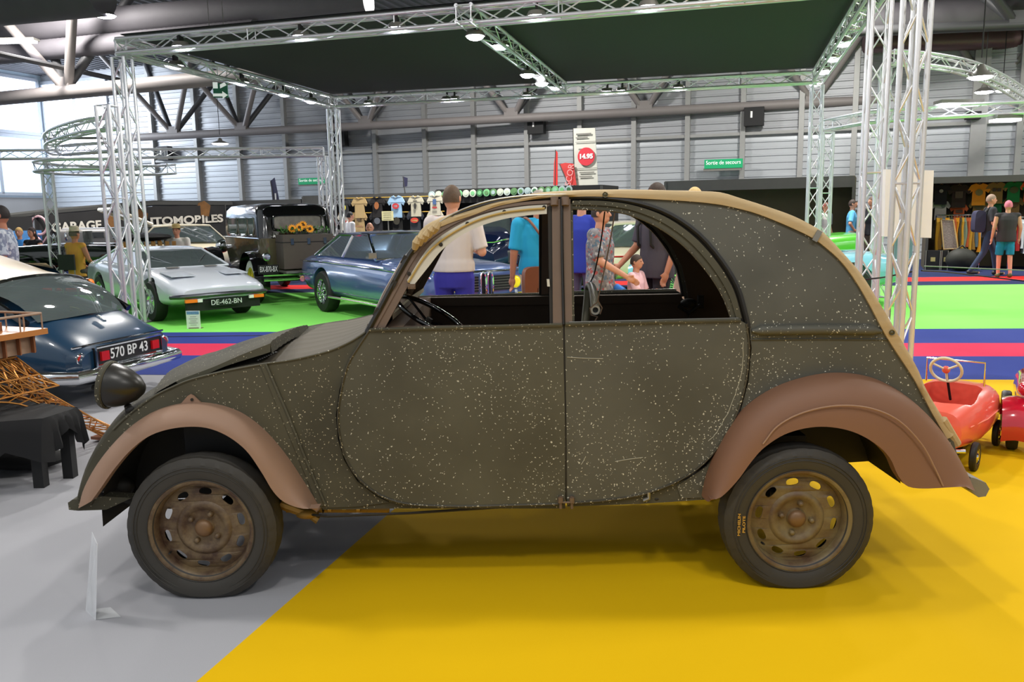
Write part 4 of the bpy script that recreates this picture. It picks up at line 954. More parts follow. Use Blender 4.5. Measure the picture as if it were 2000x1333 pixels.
# table under black cloth
CLOTH = mat('black_cloth', (17, 17, 19), .9, 0, .3, 6, .3)
TB = thing('draped_table', 'low table draped in black cloth at the left, under the tower model', 'table', (-3.2, 5.0, 0))
tc_ = [V((-2.66, 4.56, .42)), V((-2.60, 4.82, .42)), V((-4.9, 5.9, .42)), V((-4.9, 3.9, .42))]
def quadp(u, v_): return tc_[3].lerp(tc_[0], u).lerp(tc_[2].lerp(tc_[1], u), v_)
top = MB(); n = 48; rows = []
per = [(u/24, 0) for u in range(25)] + [(1, v_/16) for v_ in range(1, 17)] + [(1-u/24, 1) for u in range(1, 25)]
for j in range(7):
    r = []
    for i, (u, v_) in enumerate(per):
        p = quadp(u, v_); o_ = V((0, -1, 0)) if v_ == 0 else V((1, 0, 0)) if u == 1 else V((0, 1, 0))
        hang = .20+.06*math.sin(i*.55)+(.10 if 14 < i < 22 else 0)-(.06 if 25 < i < 38 else 0); t_ = j/6
        p = p + o_*(.02+.035*t_*(1+math.sin(i*1.9))*.6) + V((0, 0, -hang*t_+.002*math.sin(i)));
        if j == 0: p = quadp(u, v_)+V((0, 0, .004))
        r.append(p)
    rows.append(r)
top.grid(rows); top.grid([[quadp(u/12, v_/8)+V((0, 0, .004+.003*math.sin(u*2.1+v_*3))) for u in range(13)] for v_ in range(9)])
top.build('cloth', CLOTH, TB, world=True)
MB().add([p-V((0, 0, d)) for d in (0, .03) for p in tc_], [(0, 1, 2, 3), (7, 6, 5, 4), (0, 4, 5, 1), (1, 5, 6, 2), (2, 6, 7, 3), (3, 7, 4, 0)]).build('top', BLACKM, TB, world=True, smooth=False)
for x, y in ((-2.75, 4.63), (-2.67, 4.80), (-4.7, 4.2), (-4.7, 5.7)): MB().box((x, y, .195), (.06, .06, .39)).build('leg', BLACKM, TB, world=True, smooth=False)
MB().ell((-3.05, 5.0, .06), (.25, .15, .06), 16, 8).build('gathered_cloth', CLOTH, TB, world=True)

# iron tower model (generic lattice tower)
BRZ = mat('bronze_lattice', (186, 128, 66), .25, .75, .2, 10); BRZD = mat('brown_painted', (132, 82, 52), .45, .2, .15, 8); BRZP = mat('dusty_brown', (150, 122, 100), .55, 0, .1, 8)
TW = thing('tower_model', 'bronze lattice tower model straddling the black draped table at the left edge', 'model', (-3.55, 5.15, .428))
cx, cy = -3.58, 4.75; ry = math.radians(70)
def tp(x, y, z): return V((cx+x*math.cos(ry)-y*math.sin(ry), cy+x*math.sin(ry)+y*math.cos(ry), z))
zd = .726
def latt(mb, a0, a1, b0, b1, n, r=.006, ch=.009):
    """flat lattice between chord a0-a1 and chord b0-b1"""
    mb.tube([a0, a1], ch, 6); mb.tube([b0, b1], ch, 6)
    for i in range(n):
        p, q = a0.lerp(a1, i/n), a0.lerp(a1, (i+1)/n); s_, t_ = b0.lerp(b1, i/n), b0.lerp(b1, (i+1)/n)
        mb.tube([p, t_], r, 5, caps=False); mb.tube([s_, q], r, 5, caps=False); mb.tube([q, t_], r, 5, caps=False)
dw = .42
# legs
for sx, sy in ((1, -1), (1, 1), (-1, -1), (-1, 1)):
    lg = MB(); wt, wb = .17, .19; fx, fz = .79, .03
    if (sx, sy) != (1, -1): fx, fz = .50, .432
    tops = [tp(sx*(dw-a*wt), sy*(dw-b*wt), zd-.14) for a, b in ((0, 0), (1, 0), (1, 1), (0, 1))]
    bots = [tp(sx*(fx-a*wb), sy*(fx-b*wb), fz) for a, b in ((0, 0), (1, 0), (1, 1), (0, 1))]
    if (sx, sy) == (1, -1): bots = [V((-2.72+dx, 5.62+dy, .03)) for dx, dy in ((0, 0), (-.10, -.05), (-.16, .06), (-.06, .11))]
    for i in range(4): latt(lg, tops[i], bots[i], tops[(i+1) % 4], bots[(i+1) % 4], 7 if (sx, sy) == (1, -1) else 4, .004, .006)
    lg.build('leg', BRZ, TW, world=True)
    cb = bots[0].lerp(bots[2], .5); MB().box(cb+V((0, 0, .0 if fz > .1 else -.0)), (.22, .22, .02 if fz < .1 else .01), ry).build('foot', BRZD, TW, world=True, smooth=False)
# arches and upper lattice band under the deck
bd = MB()
for (a, b) in (((1, -1), (1, 1)), ((-1, -1), (1, -1)), ((-1, 1), (1, 1))):
    A0, B0_ = tp(a[0]*dw, a[1]*dw, zd-.02), tp(b[0]*dw, b[1]*dw, zd-.02); A1, B1_ = tp(a[0]*(dw+.08), a[1]*(dw+.08), zd-.14), tp(b[0]*(dw+.08), b[1]*(dw+.08), zd-.14)
    latt(bd, A0, B0_, A1, B1_, 14, .005, .007)
    A2, B2_ = tp(a[0]*(dw+.15), a[1]*(dw+.15), zd-.22), tp(b[0]*(dw+.15), b[1]*(dw+.15), zd-.22)
    latt(bd, A1, B1_, A2, B2_, 14, .004, .006)
    arcp = [A2.lerp(B2_, t/16)+V((0, 0, -.26*abs(t/8-1)**2.2)) for t in range(17)]; arcq = [p+V((0, 0, .05)) for p in arcp]
    for i in range(16): bd.tube([arcp[i], arcp[i+1]], .006, 5, caps=False); bd.tube([arcp[i], arcq[i+1]], .004, 5, caps=False); bd.tube([arcq[i], arcq[i+1]], .005, 5, caps=False)
bd.build('lattice_band', BRZ, TW, world=True)
MB().box(tp(0, 0, zd+.055), (2*dw+.12, 2*dw+.12, .11), ry).build('frieze', BRZP, TW, world=True, smooth=False)
fn = MB()
for i in range(11):
    for s_ in (-1, 1):
        u = -dw-.06+i*(2*dw+.12)/10; fn.box(tp(s_*(dw+.075), u, zd+.055), (.03, .008, .11), ry); fn.box(tp(u, s_*(dw+.075), zd+.055), (.008, .03, .11), ry)
fn.build('corbels', BRZD, TW, world=True, smooth=False)
MB().box(tp(0, 0, zd+.128), (2*dw+.26, 2*dw+.26, .035), ry).build('gallery_floor', mat('orange_brown', (176, 112, 56), .4, .1, .1, 8), TW, world=True, smooth=False)
gl = MB(); q = dw+.11
for s_ in (-1, 1):
    for i in range(8):
        u = -q+i*2*q/7; gl.tube([tp(s_*q, u, zd+.14), tp(s_*q, u, zd+.24)], .005, 5); gl.tube([tp(u, s_*q, zd+.14), tp(u, s_*q, zd+.24)], .005, 5)
    gl.tube([tp(s_*q, -q, zd+.24), tp(s_*q, q, zd+.24)], .008, 6); gl.tube([tp(-q, s_*q, zd+.24), tp(q, s_*q, zd+.24)], .008, 6)
gl.build('gallery_rail', BRZP, TW, world=True)
MB().box(tp(0, 0, zd+.17), (2*dw-.08, 2*dw-.08, .06), ry).build('pavilion', BRZD, TW, world=True, smooth=False)
for sx, sy in ((1, -1), (1, 1), (-1, -1), (-1, 1)):
    lg = MB(); h1 = 1.75
    tops = [tp(sx*(.13-a*.10), sy*(.13-b*.10), h1) for a, b in ((0, 0), (1, 0), (1, 1), (0, 1))]
    bots = [tp(sx*(.34-a*.13), sy*(.34-b*.13), zd+.14) for a, b in ((0, 0), (1, 0), (1, 1), (0, 1))]
    for i in range(4): latt(lg, tops[i], bots[i], tops[(i+1) % 4], bots[(i+1) % 4], 7, .004, .006)
    lg.build('upper_leg', BRZD, TW, world=True)
MB().box(tp(0, 0, 1.77), (.34, .34, .04), ry).build('upper_platform', BRZD, TW, world=True, smooth=False)
# white board and teal notice behind the right hand tower
t = thing('white_board', 'white rectangular board behind the thick truss tower at right', 'board', at(1777, 400, 7.75), .0)
bc = [at(a, b, 7.75) for a, b in ((1730, 331), (1824, 333), (1819, 465), (1727, 462))]
MB().add(bc+[p+V((0, .06, 0)) for p in bc], [(0, 1, 2, 3), (7, 6, 5, 4), (0, 4, 5, 1), (1, 5, 6, 2), (2, 6, 7, 3), (3, 7, 4, 0)]).build('panel', WHITEM, t, world=True, smooth=False)
for a in (1752, 1800): MB().tube([at(a, 340, 7.83), V((at(a, 340, 7.83).x, 7.83, .0))], .012, 6).build('post', STEEL, t, world=True)
t = thing('notice_panel', 'small pale teal notice under the white board behind the truss tower', 'notice', at(1767, 482, 7.9))
MB().box(at(1764, 484, 7.95), (.17, .02, .21)).build('panel', mat('pale_teal', (120, 176, 192), .5), t, world=True, smooth=False)
MB().tube([at(1764, 505, 7.97), V((at(1764, 505, 7.97).x, 7.97, 0))], .012, 6).build('post', STEEL, t, world=True)
for lab, pts in (('black barrier cord strung between the right hand truss towers', (at(1560, 552, 9.0), at(1700, 545, 8.4), at(1760, 535, 7.6), at(1785, 530, 7.35))), ('thin dark barrier cord running right from the thick truss tower', (at(1800, 529, 7.4), at(1850, 532, 8.2), at(1920, 540, 9.0), at(2060, 556, 9.4))), ('pale barrier cord running to the right edge above the red stripe', (at(1805, 520, 12), at(1900, 524, 12), at(2060, 531, 12)))):
    tag(MB().tube(cr(pts, 5), .008, 6).build('barrier_cord', BLACKR if 'pale' not in lab else GREYM), lab, 'cord')
tag(MB().tube(cr([gr(330, 655)+V((0, 0, .85)), gr(190, 640)+V((0, 0, .86)), gr(480, 575)+V((0, 0, .3)), gr(640, 580)+V((0, 0, .4))][:2], 4), .006, 5).build('barrier_cord', BLACKR), 'dark barrier cord in front of the white sports car', 'cord') if False else None
# ================================================================== BACKGROUND CARS
def closed_body(R_, name, m, parent, arches=(), R=.32, deep=.28, hw=.85, angle=35):
    o = MB().grid(R_, closed=True, caps=True).build(name, m, parent, angle=angle)
    if arches:
        c = MB()
        for x in arches:
            for s_ in (-1, 1): c.lathe([(0, 0), (R*1.16, 0), (R*1.16, deep*2), (0, deep*2)], (x, s_*hw-deep, R*1.02), 'Y', 36)
        cu = c.build('cut', m); cu.parent = parent
        bpy.context.view_layer.update()
        realize(o, [('BOOLEAN', dict(operation='DIFFERENCE', solver='EXACT', object=cu))]); bpy.data.objects.remove(cu)
        o.data.set_sharp_from_angle(angle=math.radians(angle))
        if len(o.data.materials) == 0: o.data.materials.append(m)
    return o
def road_wheel(parent, x, s_, y, R, wd=.18, rim=CHROME, spokes=0, white=False, n=32, rr=.62):
    o = MB().lathe([(R*rr, -wd/2), (R*.93, -wd/2), (R, -wd*.32), (R, wd*.32), (R*.93, wd/2), (R*rr, wd/2)], (0, 0, 0), 'Y', n).build('wheel', TYREB, parent)
    o.location = (x, y, R); o.rotation_euler = (0, 0, 0 if s_ < 0 else math.pi)
    if white: MB().lathe([(R*rr*1.02, -wd*.515), (R*.90, -wd*.515), (R*.90, -wd*.49), (R*rr*1.02, -wd*.49)], (0, 0, 0), 'Y', n, close=True).build('whitewall', WHITEM, o)
    d = R*rr
    if spokes:
        mb = MB().lathe([(d*.84, -wd*.2), (d*.9, -wd*.48), (d*1.02, -wd*.5), (d*1.02, wd*.4), (d*.9, wd*.3)], (0, 0, 0), 'Y', n)
        mb.lathe([(0, -wd*.62), (d*.16, -wd*.6), (d*.2, -wd*.2), (d*.2, wd*.2), (0, wd*.2)], (0, 0, 0), 'Y', 16)
        for k in range(spokes):
            a = 2*math.pi*k/spokes; mb.tube([(d*.17*math.cos(a), -wd*(.4 if k % 2 else .1), d*.17*math.sin(a)), (d*.9*math.cos(a+.12), -wd*.2, d*.9*math.sin(a+.12))], .006 if spokes > 16 else .013, 5)
        mb.build('rim', rim, o)
    else:
        MB().lathe([(0, -wd*.50), (d*.2, -wd*.48), (d*.3, -wd*.36), (d*.7, -wd*.30), (d*.85, -wd*.2), (d*.95, -wd*.47), (d*1.02, -wd*.5), (d*1.02, wd*.3), (0, wd*.3)], (0, 0, 0), 'Y', n).build('rim', rim, o)
    return o
TYREB = mat('tyre_black', (26, 26, 26), .6, 0, .2, 8); WELLB = BLACKM
def cab(parent, zb, zt, xb0, xb1, xt0, xt1, hb, ht, roofm, crown=.05, pill=.022, bp=None, rearfill=False, glass=None, framem=None, cthick=.03):
    """greenhouse: xb0/xt0 = windscreen foot/top, xb1/xt1 = rear window foot/top"""
    framem = framem or roofm
    def P(x, y, z): return V((x, y, z))
    g = glass or GLASSD; n = 8; bulge = .06
    ws = MB().grid([[P(xb0+(xt0-xb0)*t+bulge*math.sin(math.pi*u)*(1), (hb+(ht-hb)*t)*(1-2*u), zb+(zt-zb)*t) for u in [i/n for i in range(n+1)]] for t in (0, .5, 1)]).build('windscreen', g, parent)
    if not rearfill: MB().grid([[P(xb1+(xt1-xb1)*t-bulge*math.sin(math.pi*u), (hb+(ht-hb)*t)*(1-2*u), zb+(zt-zb)*t) for u in [i/n for i in range(n+1)]] for t in (0, .5, 1)]).build('rear_window', g, parent)
    for s_ in (-1, 1):
        MB().grid([[P(xb0+(xb1-xb0)*u, s_*hb, zb) for u in (0, .25, .5, .75, 1)], [P(xt0+(xt1-xt0)*u, s_*ht, zt) for u in (0, .25, .5, .75, 1)]]).build('side_window', g, parent)
    rows = []
    for i in range(13):
        u = i/12; x = xt0+.03+(xt1-xt0-.06)*u; z = zt+crown*math.sin(math.pi*(.15+.7*u)) - crown*.45
        rows.append([P(x, ht*1.03*math.sin(math.pi/2*(k-6)/6), z+crown*.5*math.cos(math.pi/2*(k-6)/6)) for k in range(13)])
    rf = MB().grid(rows); rf.grid([[p-V((0, 0, cthick)) for p in r] for r in rows]); rf.grid([[r[0] for r in rows], [r[0]-V((0, 0, cthick)) for r in rows]]); rf.grid([[r[-1] for r in rows], [r[-1]-V((0, 0, cthick)) for r in rows]])
    rf.grid([rows[0], [p-V((0, 0, cthick)) for p in rows[0]]]); rf.grid([rows[-1], [p-V((0, 0, cthick)) for p in rows[-1]]]); rf.build('roof', roofm, parent, angle=60)
    fr = MB()
    for s_ in (-1, 1):
        fr.tube([P(xb0, s_*hb, zb), P(xt0, s_*ht, zt), P(xt1, s_*ht, zt), P(xb1, s_*hb, zb)], pill, 8)
        for b in (bp or []): fr.tube([P(xb0+(xb1-xb0)*b, s_*hb, zb), P(xt0+(xt1-xt0)*b, s_*ht, zt)], pill*.9, 8)
    fr.tube([P(xb0, -hb, zb), P(xb0+bulge, 0, zb), P(xb0, hb, zb)], pill*.7, 6).tube([P(xt0, -ht, zt), P(xt0+bulge, 0, zt+crown*.3), P(xt0, ht, zt)], pill*.8, 6)
    fr.build('window_pillars', framem, parent)
def plate(parent, c, w_, h_, text, rz_dir, m_bg, m_fg, up=(0, 0, 1), bold=.0):
    """number plate: c local centre, rz_dir local reading direction"""
    r = V(rz_dir).normalized(); nrm = r.cross(V(up)).normalized(); M = Matrix((r, -nrm, V(up))).transposed()
    o = MB().box(c, (w_, .015, h_), M=M).build('number_plate', m_bg, parent, smooth=False)
    mw = parent.matrix_basis; q = mw @ (V(c)+nrm*.010)
    text_obj('plate_lettering', text, h_*.92, m_fg, o, q, mw.to_3x3() @ r, up, .002, width=w_*.9, bold=bold)
    return o
PLB = mat('plate_black', (16, 16, 18), .4); PLW = mat('plate_silver_digits', (216, 218, 220), .4, 0, .02, 1)
def lampd(mb_parent, name, c, r, d, m, n=16):
    R = V((0, 0, 1)).rotation_difference(V(d)).to_matrix(); return MB().ell(c, (r, r, r*.35), n, 8, R).build(name, m, mb_parent)

# --- white wedge nosed sports coupe
WP = mat('white_enamel', (206, 213, 222), .22, 0, .04, 2, coat=.7); AMBER = mat('amber_lens', (226, 120, 30), .25, 0, .05, 3, emit=.15); REDL = mat('red_lens', (176, 20, 26), .2, 0, .1, 3, emit=.05)
h1 = math.atan2(-.73, .69)
ax = V((-4.72, 12.42, 0)); hd = V((math.cos(h1), math.sin(h1), 0)); ctr = ax - hd*1.32
ctr = ctr + V((-.05, .35, 0)); WC = thing('sports_coupe', 'white wedge-nosed sports coupe on the green carpet behind the left truss towers', 'car', ctr, h1)
WC.scale = (.88, .86, .92); WC.matrix_basis = Matrix.Translation(ctr) @ Matrix.Rotation(h1, 4, 'Z') @ Matrix.Diagonal((.88, .86, .92, 1))
st = ((-2.25, .70, .42, .86), (-2.1, .82, .34, .93), (-1.3, .88, .24, .96), (0, .90, .22, .92), (.9, .89, .22, .86), (1.5, .88, .24, .78), (2.0, .85, .30, .68), (2.28, .78, .36, .60), (2.36, .70, .40, .56))
closed_body([ring(x, hw, zb, zt, 28, .35, .45, .08) for x, hw, zb, zt in st], 'body', WP, WC, (-1.28, 1.32), .33, hw=.88)
cab(WC, .84, 1.12, .95, -1.85, .15, -1.0, .76, .60, WP, .05, .022, (.42,))
for x in (-1.28, 1.32):
    for s_ in (-1, 1): road_wheel(WC, x, s_, s_*.78, .33, .2, CHROME, 0)
MB().tube([(2.18, -.86, .44), (2.36, -.76, .45), (2.43, 0, .46), (2.36, .76, .45), (2.18, .86, .44)], [.03, .035, .035, .035, .03], 8).build('bumper', mat('dark_chrome', (80, 84, 88), .2, .9), WC)
MB().box((2.30, 0, .29), (.1, 1.3, .16)).build('grille', BLACKM, WC, smooth=False)
plate(WC, (2.42, .0, .33), .52, .115, 'DE-462-BN', (0, 1, 0), PLB, PLW)
for s_ in (-1, 1):
    MB().box((2.39, s_*.60, .38), (.05, .2, .05)).build('indicator', AMBER, WC, smooth=False); MB().box((2.41, s_*.46, .38), (.04, .08, .05)).build('side_light', WHITEM, WC, smooth=False)
    MB().box((1.62, s_*.48, .765), (.5, .42, .012), M=Matrix.Rotation(.10, 3, 'Y')).build('headlamp_lid', WP, WC, smooth=False)
    MB().box((1.1, s_*.35, .848), (.10, .22, .01), M=Matrix.Rotation(.07, 3, 'Y')).build('bonnet_vent', GREYM, WC, smooth=False)
    MB().tube([(.82, s_*.25, .90), (.55, s_*.5, 1.02)], .008, 5).build('wiper', CHROME, WC)

# --- blue coupe
BLP = mat('blue_enamel', (82, 104, 152), .18, .15, .05, 2, coat=1)
h2 = math.radians(-55); hd = V((math.cos(h2), math.sin(h2), 0)); rA = V((-2.36, 13.75, 0)); ctr = rA + hd*1.2
BC = thing('coupe', 'blue pillarless coupe with chrome window frames and yellow headlamps beside the back left tower', 'car', ctr, h2)
st = ((-2.28, .66, .50, .80), (-2.22, .76, .40, .88), (-1.9, .83, .30, .93), (-1.2, .84, .24, .95), (0, .84, .24, .93), (1.0, .84, .24, .91), (1.8, .83, .26, .87), (2.20, .81, .30, .82), (2.30, .78, .34, .78), (2.33, .76, .38, .74))
closed_body([ring(x, hw, zb, zt, 28, .32, .42, .09) for x, hw, zb, zt in st], 'body', BLP, BC, (-1.2, 1.42), .33, hw=.83)
cab(BC, .90, 1.24, .62, -1.62, .08, -.95, .74, .58, BLP, .05, .028, (.52,), framem=CHROME, glass=glass_mat('clear_car_glass', (190, 205, 210), .2, .12))
for x in (-1.2, 1.42):
    for s_ in (-1, 1): road_wheel(BC, x, s_, s_*.745, .33, .2, CHROME, 22)
for s_ in (-1, 1):
    MB().tube([(-2.2, s_*.80, .80), (-1.0, s_*.845, .81), (1.0, s_*.845, .78), (2.25, s_*.80, .73)], .009, 6).build('waist_chrome', CHROME, BC)
    MB().tube([(-.9, s_*.85, .27), (1.05, s_*.85, .27)], .02, 6).build('sill_chrome', CHROME, BC)
    MB().box((.72, s_*.86, .97), (.10, .12, .08)).build('door_mirror', CHROME, BC)
    for dy in (.0, .17):
        lampd(BC, 'headlamp', (2.345, s_*(.64-dy), .62), .082, (1, 0, 0), mat('yellow_lens', (236, 206, 40), .15, 0, .05, 4, emit=.35)); MB().tube([(2.35, s_*(.64-dy)+.088*math.cos(a), .62+.088*math.sin(a)) for a in [2*math.pi*i/20 for i in range(20)]], .008, 5, closed=True).build('lamp_ring', CHROME, BC)
    MB().box((2.335, s_*.27, .62), (.02, .30, .20)).build('grille', BLACKM, BC, smooth=False)
    for i in range(5): MB().box((2.348, s_*.27, .55+i*.035), (.01, .30, .006)).build('grille_bar', STEEL, BC, smooth=False)
    MB().tube([(2.36, s_*.055+.042*math.copysign(abs(math.cos(a))**.7, math.cos(a)), .60+.17*math.copysign(abs(math.sin(a))**.7, math.sin(a))) for a in [2*math.pi*i/24 for i in range(24)]], .013, 6, closed=True).build('kidney_frame', CHROME, BC)
    MB().tube([(2.40, s_*.42, .38), (2.44, s_*.42, .44), (2.42, s_*.42, .52)], .022, 6).build('overrider', CHROME, BC)
MB().box((2.33, 0, .60), (.03, .14, .30)).build('grille_backing', BLACKM, BC, smooth=False)
MB().tube([(2.1, -.86, .44), (2.34, -.80, .44), (2.42, 0, .44), (2.34, .80, .44), (2.1, .86, .44)], .042, 8).build('front_bumper', CHROME, BC)
MB().tube([(-1.95, -.86, .50), (-2.26, -.80, .50), (-2.36, 0, .50), (-2.26, .80, .50), (-1.95, .86, .50)], .05, 8).build('rear_bumper', CHROME, BC)
MB().tube([(2.30, -.77, .775), (2.35, 0, .785), (2.30, .77, .775)], .014, 6).build('bonnet_chrome', CHROME, BC)
plate(BC, (2.47, .0, .40), .50, .11, '3000 CS', (0, 1, 0), WHITEM, PLB)

# --- vintage two tone saloon, seen from behind
VB = mat('olive_brown_enamel', (92, 86, 66), .2, .1, .05, 2, coat=1); YEL = mat('yellow_spokes', (226, 206, 60), .3)
h3 = math.radians(122); hd = V((math.cos(h3), math.sin(h3), 0)); lw = V((-4.62, 15.0, 0)); rgt = V((hd.y, -hd.x, 0)); ctr = lw + rgt*.70 + hd*1.5
VC = thing('vintage_saloon', 'black and olive-brown vintage saloon with yellow spoked wheels and a trunk of flowers', 'car', ctr, h3)
VC.scale = (1.05, 1.05, 1.05); VC.matrix_basis = Matrix.Translation(ctr) @ Matrix.Rotation(h3, 4, 'Z') @ Matrix.Diagonal((1.05, 1.05, 1.05, 1))
def vrow(z, hw, x0, x1, rc=.16, n=6):
    pts = []
    for cx_, cy_, a0 in ((x1-rc, hw-rc, 0), (x0+rc, hw-rc, 90), (x0+rc, -hw+rc, 180), (x1-rc, -hw+rc, 270)):
        for i in range(n+1): a = math.radians(a0+90*i/n); pts.append(V((cx_+rc*math.cos(a), cy_+rc*math.sin(a), z)))
    return pts
rows = [vrow(.55, .60, -1.72, .75), vrow(.9, .66, -1.78, .75), vrow(1.10, .67, -1.78, .75)]
MB().grid(rows, closed=True, caps=True).build('lower_body', VB, VC)
rows = [vrow(1.10, .665, -1.76, .72), vrow(1.45, .65, -1.70, .66), vrow(1.58, .635, -1.66, .62), vrow(1.66, .58, -1.56, .52, .2), vrow(1.69, .40, -1.3, .3, .2)]
MB().grid(rows, closed=True, caps=True).build('upper_body', BLACKG, VC)
for s_ in (-1, 1):
    for x0, x1 in ((-1.45, -1.12), (-1.02, -.45), (-.35, .30)):
        f_ = MB().tube([((x0+x1)/2+(x1-x0)/2*math.copysign(abs(math.cos(a))**.4, math.cos(a)), s_*(.668-.02*(math.sin(a) > 0)), 1.30+.15*math.copysign(abs(math.sin(a))**.4, math.sin(a))) for a in [2*math.pi*i/28 for i in range(28)]], .016, 6, closed=True).build('window_frame', VB, VC)
        MB().box(((x0+x1)/2, s_*.660, 1.30), ((x1-x0)*.96, .02, .29)).build('window_pane', mat('pane_green_grey', (88, 104, 96), .05, 0, .3, 4), f_, smooth=False)
    MB().tube([(-1.75, s_*.675, 1.10), (.75, s_*.67, 1.10)], .012, 6).build('belt_bead', CHROME, VC)
    for xw, w0, w1 in ((-1.5, -20, 200), (1.55, -10, 190)):
        rows = []
        for i in range(17):
            a = math.radians(w0+(w1-w0)*i/16); rr = .50 if i not in (0, 16) else .52
            rows.append([V((xw+rr*math.cos(a), s_*(.72+y), .40+.47*math.sin(a)+.02*(1-abs(y)/.13))) for y in (-.13, -.09, 0, .09, .13)])
        mb = MB().grid(rows); mb.build('fender', BLACKG, VC)
    MB().box((.05, s_*.74, .42), (2.2, .26, .03)).build('running_board', BLACKM, VC, smooth=False)
    for xw in (-1.5, 1.55): road_wheel(VC, xw, s_, s_*.70, .38, .15, YEL, 12, white=True, rr=.60)
    lampd(VC, 'headlamp', (1.95, s_*.42, .88), .14, (1, 0, 0), CHROME)
rw_ = MB().tube([(-1.79, .42*math.copysign(abs(math.cos(a))**.3, math.cos(a)), 1.36+.12*math.copysign(abs(math.sin(a))**.3, math.sin(a))) for a in [2*math.pi*i/28 for i in range(28)]], .012, 6, closed=True).build('rear_window', BLACKG, VC)
MB().box((-1.765, 0, 1.36), (.03, .82, .23)).build('window_pane', mat('pane_rear', (120, 116, 110), .05, 0, .5, 9), rw_, smooth=False)
R_ = [ring(.7, .56, .62, 1.12, 16, .5, .5, 0), ring(1.4, .42, .66, 1.10, 16, .5, .5, 0), ring(1.95, .32, .60, 1.08, 16, .5, .5, 0)]
MB().grid(R_, closed=True, caps=True).build('bonnet', VB, VC); MB().box((1.98, 0, .82), (.06, .5, .5)).build('radiator', CHROME, VC)
MB().box((0, 0, .42), (3.9, .8, .1)).build('chassis', BLACKM, VC, smooth=False)
trk = MB().box((-2.10, 0.0, .88), (.42, .86, .56)).build('luggage_trunk', mat('trunk_brown', (74, 66, 58), .6, 0, .1, 20), VC, smooth=False)
MB().box((-2.10, 0, 1.04), (.435, .875, .012)).build('lid_seam', BLACKM, trk, smooth=False)
for y in (-.28, 0, .28): MB().box((-2.32, y, 1.05), (.015, .05, .10)).build('clasp', CHROME, trk, smooth=False)
MB().box((-2.3, 0, .56), (.5, .95, .03)).build('luggage_rack', STEEL, VC, smooth=False)
for z in (.44, .52): MB().tube([(-2.38, -.80, z), (-2.45, 0, z), (-2.38, .80, z)], .022, 6).build('rear_bumper', CHROME, VC)
MB().lathe([(0, -.02), (.05, -.018), (.07, 0), (.07, .03)], (-2.0, .62, .80), 'X', 16).build('tail_lamp', CHROME, VC)
plate(VC, (-2.12, .64, .60), .34, .15, 'BX-870-BX', (0, -1, 0), PLB, PLW)
# flowers on the trunk
FL = thing('flower_arrangement', 'orange sunflowers with green foliage lying on the trunk of the vintage saloon', 'flowers', VC.matrix_basis @ V((-2.10, 0, 1.163)), h3)
fm = MB()
for i in range(150):
    c_ = V((random.gauss(0, .09), random.uniform(-.42, .42), random.uniform(.0, .10))); d = V((random.uniform(-1, 1), random.uniform(-1, 1), random.uniform(.1, 1))).normalized()*random.uniform(.05, .10); s_ = d.cross(V((0, 0, 1))).normalized()*.014
    fm.add([c_, c_+d*.5+s_, c_+d, c_+d*.5-s_], [(0, 1, 2, 3)])
fm.build('foliage', mat('leaf_green', (70, 120, 50), .6, 0, .3, 20), FL)
for (x, y, z) in ((-.06, .1, .12), (-.08, -.08, .09), (.04, 0, .16), (-.03, .22, .10)):
    f_ = MB(); c_ = V((x, y, z)); R = V((0, 0, 1)).rotation_difference(V((-1, .1, .35))).to_matrix()
    for k in range(14):
        a = 2*math.pi*k/14; u = R @ V((math.cos(a), math.sin(a), .15)); s_ = R @ V((-math.sin(a), math.cos(a), 0)); f_.add([c_, c_+u*.05+s_*.014, c_+u*.085, c_+u*.05-s_*.014], [(0, 1, 2, 3)])
    ff_ = f_.build('flower', mat('petal_orange', (244, 160, 20), .6, 0, .1, 9), FL); MB().ell(c_+R @ V((0, 0, .012)), (.028, .028, .014), 10, 6, R).build('flower_centre', mat('seed_brown', (70, 42, 20), .8), ff_)

# --- big blue saloon with fawn roof at the left, seen from behind
DSB = mat('petrol_blue_enamel', (20, 52, 78), .3, .0, .05, 2, coat=.45); FAWN = mat('fawn_roof', (160, 142, 112), .45, .1, .04, 2, coat=.2)
L_, R_t = gr(160, 705, .42), gr(322, 668, .42); wv = (R_t-L_); wv.z = 0
hd = V((-wv.y, wv.x, 0)).normalized(); h4 = math.atan2(hd.y, hd.x); mid = (L_+R_t)/2; mid.z = 0
ctr = mid + hd*2.35
DS = thing('long_saloon', 'long petrol blue saloon with fawn roof seen from behind at the left edge', 'car', ctr, h4)
wt = wv.length/2+.10
def dsring(x, hw, zb, zt, n=32):
    return ring(x, hw, zb, zt, n, .45, .62, .12)
st = ((-2.36, wt*.86, .30, .50), (-2.28, wt*1.0, .24, .58), (-2.0, wt*1.06, .20, .72), (-1.5, wt*1.12, .17, .86), (-.9, .80, .16, .94), (0, .86, .16, .92), (1.0, .88, .16, .88), (1.8, .84, .18, .78), (2.4, .6, .25, .55))
closed_body([dsring(*a) for a in st], 'body', DSB, DS, (1.4,), .33, hw=.86)
